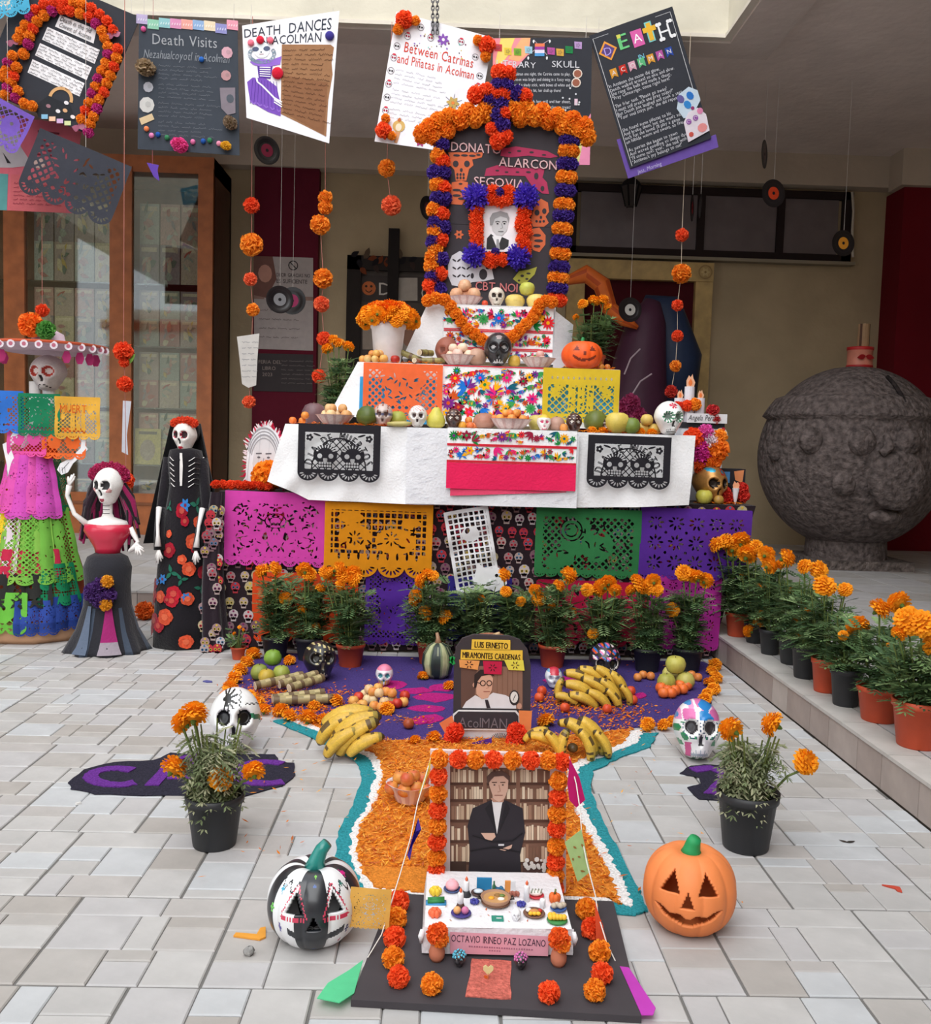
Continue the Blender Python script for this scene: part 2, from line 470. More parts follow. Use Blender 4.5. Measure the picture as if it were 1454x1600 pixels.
# long high window on the back wall
wl,wr,wt,wb_=on(888,8.97,3).x,on(1328,8.97,3).x,at(1110,294,8.97).z,at(1110,404,8.97).z
fr=MB();BK=C(44,34,34)
for a,b in(((wl,wb_),(wr,wb_+.07)),((wl,wt-.07),(wr,wt)),((wl,wb_),(wl+.07,wt)),((wr-.09,wb_),(wr,wt))):
 fr.box((a[0],WALL_Y-.06,a[1]),(b[0],WALL_Y,b[1]),BK)
win=struct('window_1',fr,MATTE)
for q in(1093,1217):
 xx=on(q,8.97,3).x
 MB().box((xx-.035,WALL_Y-.055,wb_+.07),(xx+.035,WALL_Y-.005,wt-.07),BK).build('mullion',MATTE,win)
edges=[wl+.07]+[on(q,8.97,3).x for q in(1093,1217)]+[wr-.09]
for i in range(3):
 MB().box((edges[i]+.036,WALL_Y-.03,wb_+.07),(edges[i+1]-.036,WALL_Y-.022,wt-.07),C(110,100,102)).build('pane',mat('dark_pane',0.3,0.5,0.1,6),win)
MB().box((wl-.05,WALL_Y-.1,wb_-.03),(wr+.03,WALL_Y,wb_),C(150,140,122)).build('sill',PLAST2,win)
MB().tube([at(1331,300,8.9),at(1333,330,8.9),at(1331,360,8.9),at(1332,402,8.9)],.012,6,C(200,190,176)).build('cord',MATTE,win)
# right doorway: gilded frame, dark red opening
dl,dr,dt=on(882,8.95,2).x,on(1106,8.95,2).x,at(1000,410,8.95).z
fl_=STEP_Z
GF=C(190,160,104)
d1=struct('door_1',MB().box((dl,WALL_Y-.05,fl_),(dr,WALL_Y-.02,dt),C(74,16,26)),MATTE)
MB().box((dr-.16,WALL_Y-.12,fl_),(dr,WALL_Y-.05,dt),GF).build('door_frame',WOODM,d1)
MB().box((dl,WALL_Y-.12,fl_),(dl+.16,WALL_Y-.05,dt),GF).build('door_frame',WOODM,d1)
MB().box((dl,WALL_Y-.13,dt-.17),(dr,WALL_Y-.05,dt),GF).build('door_lintel',WOODM,d1)
rb=MB();cxx,czz=dr-.08,dt-.085
Pd=plane((cxx,WALL_Y-.135,czz),(1,0,0),(0,0,1))
rb.ring(Pd,0,0,.06,.012,C(160,130,84),.002);rb.flower(Pd,0,0,.045,C(206,180,126),C(150,120,70),6,.002)
rb.build('carved_rosette',WOODM,d1)
# left doorway: dark frame with notices stuck on the glass
el,er,et=on(541,8.95,2).x,on(700,8.95,2).x,at(610,402,8.95).z
d2=struct('door_2',MB().box((el,WALL_Y-.05,fl_),(er,WALL_Y-.02,et),C(84,76,72)),MATTE)
for a,b in(((el,fl_),(el+.13,et)),((er-.1,fl_),(er,et)),((el,et-.13),(er,et))):
 MB().box((a[0],WALL_Y-.1,a[1]),(b[0],WALL_Y-.05,b[1]),C(44,38,36)).build('door_frame',MATTE,d2)
xm=on(612,8.9,2).x
MB().box((xm-.05,WALL_Y-.12,fl_),(xm+.05,WALL_Y-.05,et+.25),C(36,31,30)).build('door_mullion',MATTE,d2)
tr=MB();Pt=plane((el,WALL_Y-.102,et-.13),(1,0,0),(0,0,1));_r5=random.Random(5)
for k in range(26):
 tr.leafp(Pt,_r5.uniform(0,er-el),_r5.uniform(.02,.12),.09,.05,_r5.uniform(0,6.3),_r5.choice([C(60,44,40),C(120,60,34),C(30,26,30),C(90,74,60)]),.002+k*.0003)
tr.build('paper_fringe',PAPER,d2)
# reusable shapes
def fib(n,zmin=-1.0):
 out=[]
 for i in range(n):
  z=1-(1-zmin)*(i+.5)/n;r=math.sqrt(max(0,1-z*z));a=i*2.399963
  out.append((r*math.cos(a),r*math.sin(a),z))
 return out
ORA,RED,PUR,YEL=C(255,152,26),C(255,84,30),C(70,34,150),C(250,190,30)
MAG,GOLD,REDX,PINK=C(190,30,110),C(250,160,20),C(236,50,20),C(240,80,150)
_pom={}
def pom_mesh(col,var=0,n=90,core=.74,spike=0.0):
 """tissue paper or crepe ball flower of radius 1"""
 key=(col,var,n,spike)
 if key in _pom:return _pom[key]
 rr=random.Random(var*77+3);mb=MB()
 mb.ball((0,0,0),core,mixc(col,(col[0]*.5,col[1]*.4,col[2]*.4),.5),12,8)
 for d in fib(int(n*1.9)):
  d=Vector(d);t=d.orthogonal().normalized();q=rr.uniform(0,6.28)
  t=(t*math.cos(q)+d.cross(t)*math.sin(q));b=d.cross(t)
  ln=rr.uniform(.9,1.08)+spike*rr.random();wd=rr.uniform(.13,.21)*(1-spike);k=rr.uniform(-.14,.14)
  base=d*.5;mid=d*(.78*ln)+b*k;tip=d*ln+b*(k+rr.uniform(-.12,.12))
  cc=jit(col,.16,rr);c2=jit(mixc(col,(1,.6,.3)if col[2]<.1 else(.6,.5,1),.06),.14,rr)
  w2=wd*(1.25-1.1*spike)
  vs=[base-t*wd*.4,base+t*wd*.4,mid+t*wd+b*.05,mid-t*wd-b*.05,tip+t*w2*.9-b*.06,tip-t*w2*.9+b*.08]
  mb.add(vs,[(0,1,2,3),(3,2,4,5)],[cc,c2])
 _pom[key]=mb.mesh('tissue_flower',PETAL)
 return _pom[key]
def pom(parent,p,r,col,name='tissue_flower',var=None,squash=1.0,n=90,spike=0.0):
 var=random.randrange(3)if var is None else var
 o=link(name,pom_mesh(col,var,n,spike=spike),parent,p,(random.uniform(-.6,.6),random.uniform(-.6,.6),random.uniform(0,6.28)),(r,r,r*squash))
 return o
_mari={}
def marigold_mesh(var=0,col=None):
 """real marigold bloom of radius 1, face up"""
 key=(var,col)
 if key in _mari:return _mari[key]
 col=col or C(255,158,26)
 rr=random.Random(var+40);mb=MB();flat=rr.uniform(.78,.95)
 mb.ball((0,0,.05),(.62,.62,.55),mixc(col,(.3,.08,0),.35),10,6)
 mb.lathe([(.06,-.75),(.16,-.6),(.25,-.3),(.32,-.12)],8,C(96,120,54))
 for d in fib(96,-.6):
  d=Vector(d);d.z*=flat;ln=rr.uniform(.88,1.05)
  dn=d.normalized();t=Vector((0,0,1)).cross(dn)
  if t.length<.1:t=Vector((1,0,0))
  t.normalize();t=(t+dn.cross(t)*rr.uniform(-.5,.5)).normalized();b=dn.cross(t)
  wd=rr.uniform(.12,.19);up=rr.uniform(-.02,.13)
  base=d*.5;mid=d*(.8*ln)+b*up;tip=d*ln-b*rr.uniform(0,.1)
  cc=jit(col,.14,rr);c2=jit(mixc(col,C(255,176,40),.4),.12,rr)
  mb.add([base-t*wd*.5,base+t*wd*.5,mid+t*wd,mid-t*wd,tip+t*wd*.75+b*.04,tip-t*wd*.75-b*.03],[(0,1,2,3),(3,2,4,5)],[cc,c2])
 _mari[key]=mb.mesh('bloom',PETAL)
 return _mari[key]
_fol={}
def foliage_mesh(var,h,r,wilt=0.0,dens=1.0):
 """feathery marigold leaves on stems; base at z = 0"""
 key=(var,round(h,3),round(r,3),wilt)
 if key in _fol:return _fol[key]
 rr=random.Random(var*13+5);mb=MB()
 G=[C(92,122,78),C(110,138,88),C(132,156,106),C(74,102,68)]if wilt<.5 else[C(116,128,92),C(140,146,112),C(100,112,78),C(170,170,138)]
 ns=int(7*dens)+3
 for sidx in range(ns):
  a=rr.uniform(0,6.28);q=r*math.sqrt(rr.random())*.95;hh=h*rr.uniform(.72,1.0)
  bx,by=.28*q*math.cos(a),.28*q*math.sin(a)
  P_=[Vector((bx,by,0)),Vector((bx+(q*math.cos(a)-bx)*.5,by+(q*math.sin(a)-by)*.5,hh*.5)),Vector((q*math.cos(a),q*math.sin(a),hh))]
  mb.tube(P_,[.0035,.003,.002],4,jit(C(110,122,66),.1,rr),cap=False)
  nl=int(13*dens*(h/.25))+4
  for k in range(nl):
   t=rr.uniform(.12,1.0)if wilt<.5 else rr.uniform(.1,.95)
   o=P_[0].lerp(P_[1],t*2)if t<.5 else P_[1].lerp(P_[2],t*2-1)
   la=rr.uniform(0,6.28);el=rr.uniform(-.25,.7)if wilt<.5 else rr.uniform(-.8,.5)
   L_=rr.uniform(.05,.085)*(r/.09)**.5*(1-.25*wilt)
   d=Vector((math.cos(la)*math.cos(el),math.sin(la)*math.cos(el),math.sin(el)))
   sd=d.cross(Vector((0,0,1))).normalized();droop=-.35-wilt*.8
   cc=rr.choice(G)
   for j in range(5):
    s_=.25+.16*j;c0=o+d*(L_*s_)+Vector((0,0,droop*L_*s_*s_*.6))
    ll=L_*.40*(1.05-.5*abs(s_-.55));wv=ll*.2
    for sg in(1,-1):
     e=(sd*sg*.85+d*.55+Vector((0,0,-.1-.3*wilt))).normalized();nn=d
     mb.add([c0,c0+e*ll*.5+nn*wv,c0+e*ll,c0+e*ll*.5-nn*wv],[(0,1,2,3)],jit(cc,.15,rr))
   e=d;c0=o+d*(L_*.85)+Vector((0,0,droop*L_*.5))
   mb.add([c0,c0+e*L_*.2+sd*.003,c0+e*L_*.4,c0+e*L_*.2-sd*.003],[(0,1,2,3)],cc)
 _fol[key]=mb.mesh('foliage',LEAF)
 return _fol[key]
_potm={}
def pot_mesh(rt,rb,h,col,key):
 if key in _potm:return _potm[key]
 mb=MB();e=rt*.05
 mb.lathe([(rb*.96,0),(rb,.004),(rt*.93,h*.84),(rt,h*.85),(rt*1.02,h),(rt*.95,h),(rt*.9,h*.86),(rt*.88,h*.8)],28,col)
 _potm[key]=mb.mesh('pot',PLAST,True)
 return _potm[key]
BLACKP,TERRA=C(44,45,48),C(186,74,44)
def marigold_pot(label,loc,blooms,pot='black',rt=.075,ph=.12,fh=.22,fr=.10,var=0,wilt=0.0,group=None,lean=0.0,dens=1.0,bcol=None):
 """blooms: list of (dx, dz_above_rim, radius, tilt, dy)"""
 t=thing('potted_marigold',label,'potted plant',loc,lean,group)
 rb=rt*.74
 link('pot',pot_mesh(rt,rb,ph,BLACKP if pot=='black' else TERRA,(pot,round(rt,3),round(ph,3))),t)
 sb=MB();rr=random.Random(var)
 sb.grid(lambda u,v:((u-.5)*2*rt*.62,(v-.5)*2*rt*.62,ph*.84+rr.uniform(-.004,.004)),8,8,C(48,38,32))
 sb.lathe([(rt*.1,ph*.83),(rt*.88,ph*.815)],20,C(44,35,30),cap=False)
 sb.build('soil',SOIL,t)
 fo=link('foliage',foliage_mesh(var%4,fh,fr,wilt,dens),t,(0,0,ph*.82),(0,0,var*1.3));fo['kind']='stuff'
 st=MB()
 for k,b in enumerate(blooms):
  dx,dz,r,tilt=b[:4];dy=b[4]if len(b)>4 else-fr*.3
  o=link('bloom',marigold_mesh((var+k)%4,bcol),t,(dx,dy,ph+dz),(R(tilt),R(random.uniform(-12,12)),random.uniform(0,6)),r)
  st.tube([(dx*.25,dy*.25,ph*.82),(dx*.7,dy*.7,ph+dz*.55),(dx,dy,ph+dz-r*.5)],.0032,5,C(104,122,66),cap=False)
 st.build('stem',LEAF,t)
 return t
 # skulls 
def sst(a,b,x):
 t=max(0.0,min(1.0,(x-a)/(b-a)));return t*t*(3-2*t)
EYES=((-.38,.03),(.38,.03))
def skull_mesh(name,colfn,material,nu=64,nv=48,deep=1.0,jaw=1.0):
 """skull one unit wide, facing -Y, standing on z = 0; colfn(u, v, front) with u, v in -1..1 across the face"""
 vs=[];fs=[];cs=[];uv=[]
 for i in range(nv+1):
  t=PI*i/nv
  for j in range(nu):
   a=2*PI*j/nu
   x,y,z=math.sin(t)*math.cos(a),math.sin(t)*math.sin(a),math.cos(t)
   u,v,front=x,z,-y
   X,Y,Z=x*.5,y*.62,z*.6
   Z*=(1+.26*sst(0,-.55,z))if z<0 else .95
   lo=sst(.0,-.8,z)
   X*=1-.30*lo*jaw
   if y>0:Y*=1-.62*sst(.1,-.75,z)
   else:Y*=1-.10*sst(-.1,-.6,z)
   X*=1+.10*sst(-.35,-.7,z)*(1-abs(x))*jaw
   if z<-.72:Z=-.756*(.72+(-z-.72)*.35)
   if front>.05:
    fx=min(1,front*2.2)
    for ex,ez in EYES:
     d=math.hypot((u-ex)/.29,(v-ez)/.27)
     Y+=.15*deep*(1-sst(.55,1.1,d))*fx
     if 1.0<d<1.6:Y-=.02*deep*math.sin((d-1)/.6*PI)*fx
    dn=math.hypot(u/(.11+.1*max(0,(-v-.12))),(v+.33)/.16)
    Y+=.08*deep*(1-sst(.6,1.1,dn))*fx
    dc=math.hypot((abs(u)-.62)/.2,(v+.52)/.2);Y+=.05*(1-sst(.4,1.1,dc))*fx
    dm=math.hypot(u/.42,(v+.66)/.2);Y-=.035*(1-sst(.3,1.1,dm))*fx
    db=math.hypot((abs(u)-.66)/.2,(v+.2)/.12);X*=1+.06*(1-sst(.3,1.1,db))
   vs.append((X,Y,Z));uv.append((u,v,front))
 for i in range(nv):
  for j in range(nu):
   j2=(j+1)%nu;q=(i*nu+j,(i+1)*nu+j,(i+1)*nu+j2,i*nu+j2)
   fs.append(q)
   U=sum(uv[k][0]for k in q)/4;V=sum(uv[k][1]for k in q)/4;Fr=sum(uv[k][2]for k in q)/4
   cs.append(colfn(U,V,Fr))
 zm=min(v[2]for v in vs)
 vs=[(x,y,z-zm)for x,y,z in vs]
 return MB().add(vs,fs,cs).mesh(name,material,True)
def skull_cols(base,eye=(0.01,0.01,0.01),eyer=1.0,ring=None,nose=None,teeth=None,deco=None,side=None):
 def f(u,v,fr):
  if fr>.02:
   for ex,ez in EYES:
    d=math.hypot((u-ex)/.25,(v-ez)/.23)
    if d<1.05*eyer:return eye
    if ring and d<1.25:return ring
   if abs(u)<.04+.3*max(0,-.2-v)and-.46<v<-.2:return nose or eye
   if teeth and abs(u)<.46 and-.80<v<-.56:
    if abs(v+.68)<.018 or abs((u*9)%1-.5)>.40:return teeth
  if deco:
   c=deco(u,v,fr)
   if c:return c
  return base if not side else side(u,v,fr)
 return f
def skull(name,label,loc,wd,colfn,material=GLAZE,rz=0.0,nu=64,nv=48,deep=1.0,jaw=1.0,group=None,hz=1.0,rx=0.0):
 me=skull_mesh(name,colfn,material,nu,nv,deep,jaw)
 o=link(name,me,None,loc,(rx,0,rz),(wd,wd,wd*hz))
 return tag(o,label,'skull',group)
 # fruit -
_fr={}
def fruit_mesh(kind,col,col2=None,var=0):
 key=(kind,col,var)
 if key in _fr:return _fr[key]
 rr=random.Random(var+hash(kind)%97 if False else var+len(kind));mb=MB();col2=col2 or col
 prof={'round':[(.02,0),(.5,.04),(.86,.3),(1,.72),(.97,1.1),(.72,1.58),(.35,1.76),(.1,1.72),(.02,1.66)],'apple':[(.05,.06),(.4,0),(.8,.22),(1,.75),(1,1.1),(.82,1.5),(.5,1.68),(.2,1.62),(.03,1.5)],'mango':[(.03,0),(.55,.1),(.92,.45),(1,.9),(.86,1.35),(.55,1.7),(.2,1.84),(.03,1.86)],'pear':[(.05,.03),(.55,0),(.92,.3),(1,.8),(.8,1.3),(.5,1.75),(.4,2.0),(.2,2.15),(.03,2.12)]}[kind]
 n=16;ks=len(prof)
 def cf(i,j):
  t=.5+.5*math.sin(j/n*2*PI+var)*math.cos(i*.7+var)
  return jit(mixc(col,col2,t),.07,rr)
 mb.lathe(prof,n,cf,rf=lambda a,t:1+.03*math.sin(3*a+var)+.02*math.sin(5*a+2))
 mb.tube([(0,0,prof[-1][1]-.05),(.05,0,prof[-1][1]+.18)],.06,5,C(84,62,40))
 _fr[key]=mb.mesh(kind,FRUIT,True)
 return _fr[key]
def fruit(name,label,loc,r,kind,col,col2=None,group=None,rot=None,var=0,cat='fruit',sc=(1,1,1)):
 o=link(name,fruit_mesh(kind,col,col2,var),None,loc,rot or(0,0,random.uniform(0,6)),(r*sc[0],r*sc[1],r*sc[2]))
 return tag(o,label,cat,group)
 # cut paper (papel picado): marching squares over a signed field -
def march(F,X,Z):
 """F>0 kept; returns 2-D verts and faces"""
 ny,nx=F.shape;vid={};vs=[];fs=[]
 def pv(i,j):
  k=(i,j)
  if k not in vid:vid[k]=len(vs);vs.append((X[i],Z[j]))
  return vid[k]
 def ev(i0,j0,i1,j1):
  k=(i0,j0,i1,j1)
  if k not in vid:
   a,b=F[j0,i0],F[j1,i1];t=a/(a-b)
   vid[k]=len(vs);vs.append((X[i0]+(X[i1]-X[i0])*t,Z[j0]+(Z[j1]-Z[j0])*t))
  return vid[k]
 S=F>0
 for j in range(ny-1):
  i=0
  while i<nx-1:
   s0,s1,s2,s3=S[j,i],S[j,i+1],S[j+1,i+1],S[j+1,i]
   if s0 and s1 and s2 and s3:
    fs.append((pv(i,j),pv(i+1,j),pv(i+1,j+1),pv(i,j+1)))
   elif s0 or s1 or s2 or s3:
    cs=[(i,j,s0),(i+1,j,s1),(i+1,j+1,s2),(i,j+1,s3)];pl=[]
    for k in range(4):
     a,b=cs[k],cs[(k+1)%4]
     if a[2]:pl.append(pv(a[0],a[1]))
     if a[2]!=b[2]:
      if(a[0],a[1])<(b[0],b[1]):pl.append(ev(a[0],a[1],b[0],b[1]))
      else:pl.append(ev(b[0],b[1],a[0],a[1]))
    if len(pl)>2:fs.append(tuple(pl))
   i+=1
 return vs,fs
def sd_c(x,z,cx,cz,r):return r-np.hypot(x-cx,z-cz)
def sd_e(x,z,cx,cz,a,b,rot=0.0):
 c,s=math.cos(rot),math.sin(rot);dx,dz=x-cx,z-cz;p,q=dx*c+dz*s,-dx*s+dz*c
 return(1-np.hypot(p/a,q/b))*min(a,b)
def sd_b(x,z,x0,z0,x1,z1):return np.minimum(np.minimum(x-x0,x1-x),np.minimum(z-z0,z1-z))
def sd_lat(x,z,p,wd,sl=1.0):
 """diamond lattice bars"""
 a=np.abs(((x+z*sl)/p)%1-.5)*p;b=np.abs(((x-z*sl)/p)%1-.5)*p
 return wd/2-np.minimum(a,b)
def sd_sq(x,z,p,wd):
 a=np.abs((x/p)%1-.5)*p;b=np.abs((z/p)%1-.5)*p
 return wd/2-np.minimum(a,b)
def picado_mb(w_,h_,design,col,seed=0,nx=96,scallops=4,wave=.006,thick=0.0,bend=0.0,fray=0.0,fn=None,frame=.07):
 """sheet hanging from z = 0 down to -h, width w centred on x = 0, facing -Y"""
 asp=h_/w_;ny=int(nx*asp)+1
 x=np.linspace(-.02,1.02,nx+1);z=np.linspace(-.03*asp,asp*1.02,ny+1)
 Xg,Zg=np.meshgrid(x,z);rnd=random.Random(seed)
 U,V=Xg,Zg
 sc=1.0/scallops;dep=sc*.42;body=asp-dep
 out=sd_b(U,V,0,0,1,body)
 for k in range(scallops):
  out=np.maximum(out,sd_e(U,V,sc*(k+.5),body-.004,sc*.5,dep))
 nd=22
 out=np.minimum(out,.012+np.minimum(U,1-U)+.004*np.cos(V*nd*6.28))
 holes=np.full_like(U,-1.0)
 def H_(f):
  nonlocal holes;holes=np.maximum(holes,f)
 inner=sd_b(U,V,frame,frame*1.2,1-frame,body-frame*.5)
 solid=np.full_like(U,-1.0)
 def S_(f):
  nonlocal solid;solid=np.maximum(solid,f)
 if design=='muertos':
  cy=body*.97;ry=body*.86;rxo=.415
  S_(sd_lat(U,V,.085,.016))
  arc=np.hypot((U-.5)/rxo,(V-cy)/ry)*rxo
  top=np.minimum(arc-(rxo-.008),inner)
  S_(np.minimum(.009-np.abs(arc-rxo),inner));S_(np.minimum(.008-np.abs(arc-(rxo-.085)),inner))
  band=np.minimum((rxo-.008)-arc,arc-(rxo-.078))
  solid=np.where(band>0,np.minimum(solid,-band),solid)
  solid=np.where(top>0,np.minimum(solid,-top),solid)
  for sx in(.10,.90):
   for q in range(5):
    a=q*1.2566;S_(sd_c(U,V,sx+(.04 if sx<.5 else-.04)+.028*math.cos(a),frame*1.2+.065+.028*math.sin(a),.017))
   S_(sd_e(U,V,sx+(.13 if sx<.5 else-.13),frame*1.2+.03,.05,.012,.3 if sx<.5 else-.3))
  for sx in(.335,.665):
   hd=np.maximum(sd_e(U,V,sx,body*.62,.145,.12),sd_b(U,V,sx-.085,body*.60,sx+.085,body*.90));S_(hd)
  for sx in(.335,.665):
   H2=np.maximum(sd_c(U,V,sx-.068,body*.655,.030),sd_c(U,V,sx+.068,body*.655,.030))
   H2=np.maximum(H2,np.minimum(sd_e(U,V,sx,body*.725,.026,.040),V-body*.70))
   for r_ in range(2):
    for q in range(5):
     H2=np.maximum(H2,sd_b(U,V,sx-.078+q*.032,body*(.775+.06*r_),sx-.054+q*.032,body*(.82+.06*r_)))
   for q in range(9):
    a=-2.9+q*.33
    H2=np.maximum(H2,sd_e(U,V,sx+.11*math.cos(a),body*.575+.075*math.sin(a),.026,.009,a))
   solid=np.minimum(solid,-H2)
 elif design=='lattice':
  S_(sd_lat(U,V,.10,.02,1.0))
  for k in range(2):
   cx,cz=.30+.40*k,body*.5
   S_(sd_e(U,V,cx,cz,.15,.17))
  solid=np.minimum(solid,-np.maximum(sd_c(U,V,.25,body*.45,.03),sd_c(U,V,.70,body*.45,.03)))
 elif design=='square':
  S_(sd_sq(U,V,.058,.015))
  S_(sd_e(U,V,.28,body*.55,.15,.12));S_(sd_e(U,V,.66,body*.60,.19,.12));S_(sd_e(U,V,.80,body*.32,.09,.05));S_(sd_b(U,V,frame,body*.80,1-frame,body))
  S_(sd_e(U,V,.24,body*.24,.12,.05))
  for q in range(16):
   cx,cz=rnd.uniform(.14,.86),rnd.uniform(.32,.72)*body;a=rnd.uniform(0,3)
   solid=np.minimum(solid,-sd_e(U,V,cx,cz,.030,.009,a))
  for q in range(9):
   solid=np.minimum(solid,-sd_e(U,V,.14+.09*q,body*.84,.012,.035))
  for cx in(.28,.62):
   for q in range(8):
    a=q*.785;solid=np.minimum(solid,-sd_e(U,V,cx+.05*math.cos(a),body*.56+.05*math.sin(a),.022,.008,a))
 elif design=='bird':
  S_(sd_lat(U,V,.065,.021));S_(sd_e(U,V,.40,body*.42,.16,.18));S_(sd_e(U,V,.60,body*.58,.13,.15,.5));S_(sd_e(U,V,.28,body*.74,.18,.09,-.5))
  for q in range(34):
   a=rnd.uniform(0,3.1);solid=np.minimum(solid,-sd_e(U,V,rnd.uniform(.14,.86),rnd.uniform(.15,.9)*body,.028,.008,a))
  for r_ in(.06,.10):
   solid=np.minimum(solid,np.abs(np.hypot(U-.34,V-body*.34)-r_)-.007)
 elif design=='dots':
  solid=np.full_like(U,1.0)
  for q in range(110):
   cx,cz,a=rnd.uniform(.09,.5),rnd.uniform(.14,.93)*body,rnd.uniform(0,3.1);e,g=rnd.uniform(.012,.026),rnd.uniform(.005,.010)
   for sx in(cx,1-cx):solid=np.minimum(solid,-sd_e(U,V,sx,cz,e,g,a if sx<.5 else PI-a))
  for r_ in(.10,.055):
   solid=np.minimum(solid,np.maximum(np.abs(np.hypot(U-.5,(V-body*.42)*1.4)-r_)-.006,-.02+0*U))
  for sx in(.40,.60):
   solid=np.minimum(solid,-sd_c(U,V,sx,body*.66,.028))
  for q in range(14):
   solid=np.minimum(solid,-sd_e(U,V,.08+.065*q,body*.955,.018,.010))
 elif design=='rosette':
  solid=np.full_like(U,1.0)
  for iy in range(max(2,int(5*asp+.5))):
   for ix in range(5):
    cx,cz=.14+.18*ix,.13+.18*iy
    if cz>body-.06:continue
    for q in range(8):
     a=q*.785+ix;solid=np.minimum(solid,-sd_e(U,V,cx+.05*math.cos(a),cz+.05*math.sin(a),.024,.010,a))
    solid=np.minimum(solid,-sd_c(U,V,cx+.09,cz+.09,.014))
 elif design=='leafy':
  S_(sd_lat(U,V,.085,.030))
  S_(sd_b(U,V,.28,body*.2,.72,body*.86));S_(sd_e(U,V,.5,body*.3,.3,.17))
  for q in range(30):
   a=rnd.uniform(0,3.1);solid=np.minimum(solid,-sd_e(U,V,rnd.uniform(.22,.78),rnd.uniform(.16,.9)*body,.034,.010,a))
 elif design=='flowerlat':
  S_(sd_lat(U,V,.09,.018));S_(np.minimum(V*0+1,.34*body-V))
  for cx,cz in((.16,.52),(.84,.52),(.22,.36),(.78,.36)):
   for q in range(8):
    a=q*.785;S_(sd_e(U,V,cx+.045*math.cos(a),body*cz+.045*math.sin(a),.038,.014,a))
  for cx in(.38,.5,.62):S_(sd_b(U,V,cx-.045,body*.3,cx+.045,body*.88))
  for q in range(18):
   cx=rnd.choice([.38,.5,.62]);solid=np.minimum(solid,-sd_e(U,V,cx+rnd.uniform(-.02,.02),body*rnd.uniform(.36,.85),.020,.008,rnd.uniform(0,3)))
  for q in range(12):solid=np.minimum(solid,-sd_e(U,V,.12+.07*q,body*.2,.012,.02))
 if fn is not None:solid=fn(U,V,body,solid,rnd)
 H_(np.minimum(inner,-solid))
 for k in range(scallops):
  cx=sc*(k+.5)
  for q in range(7):
   a=PI*(q+.5)/7;r_=sc*.31
   H_(sd_e(U,V,cx+r_*math.cos(a)*1.0,body-.002+r_*.78*math.sin(a),sc*.10,sc*.035,math.atan2(.78*math.sin(a),math.cos(a))))
 F=np.minimum(out,-holes)
 vs,fs=march(F,x,z)
 mb=MB();pts=[]
 ph=seed*1.7
 for(u,v)in vs:
  yy=wave*(math.sin(u*7+ph)+.6*math.sin(v*9+u*3+ph))-bend*v*v
  pts.append(((u-.5)*w_,yy,-v*w_))
 rr=random.Random(seed)
 mb.add(pts,fs,col)
 return mb
def picado(label,loc,w_,h_,design,col,seed=0,rot=None,group=None,name='cut_paper_banner',parent=None,material=PAPER,**kw):
 mb=picado_mb(w_,h_,design,col,seed,**kw)
 o=mb.build(name,material,parent)
 o.location=loc
 if rot:o.rotation_euler=rot
 if parent is None:tag(o,label,'paper banner',group)
 return o
 # the tiered altar
T1Y,T1Z=4.47,.742
T2Y,T2Z=4.405,1.066
T3Y,T3Z=4.86,1.396
T4Y,T4Z=5.20,1.748
WHITE=C(236,236,238)
def X_(px,Y,z):return on(px,Y,z).x
# bottom table and its skull-print cloth
tl,tr_=X_(346,T1Y,T1Z),X_(1176,T1Y,T1Z)
tb=thing('altar_table','long low trestle table hidden under the skull print cloth at the altar foot','table',((tl+tr_)/2,4.95,0))
hw=(tr_-tl)/2-.03
MB().box((-hw,-.46,T1Z-.04),(hw,.55,T1Z-.006),C(150,120,90)).build('table_top',WOODM,tb)
for sx in(-hw+.12,hw-.3):
 for sy in(-.38,.45):
  MB().box((sx-.02,sy-.02,0),(sx+.02,sy+.02,T1Z-.04),C(80,80,84)).build('leg',MATTE,tb)
def cloth_front(u0b,u1b,zb,zt,Y,ripple=.012,n=40,m_=10,xl=None,xr=None,seed=0):
 """hanging sheet: top edge xl..xr at zt, bottom edge u0b..u1b at zb"""
 def fn(u,v):
  x=(xl+(xr-xl)*u)*(1-v)+(u0b+(u1b-u0b)*u)*v
  z=zt+(zb-zt)*v
  return(x,Y-ripple*v*(1+math.sin(u*23+seed)*.8+.4*math.sin(u*41)),z)
 return fn
sk=thing('skull_print_cloth','dark cloth printed with little sugar skulls hanging round the bottom table','tablecloth',(0,0,0))
xb0,xb1=X_(338,T1Y,0),STEP_X-.03
f1=cloth_front(xb0,xb1,.012,T1Z,T1Y-.012,.010,xl=tl-.01,xr=tr_+.01)
cm=MB();DKC=C(38,26,32)
cm.grid(f1,44,10,DKC)
cm.grid(lambda u,v:(tl-.01+(tr_-tl+.02)*u,T1Y-.012+1.1*v,T1Z+.001),4,4,DKC)
cm.grid(lambda u,v:(tl-.01-.05*v,T1Y-.012+1.1*u,T1Z*(1-v)+.012*v),8,6,DKC)
cm.grid(lambda u,v:(tr_+.01-(tr_-xb1)*v,T1Y-.012+1.1*u,T1Z*(1-v)+.13*v),8,6,C(120,30,50))
cm.build('cloth',CLOTH,sk,True)
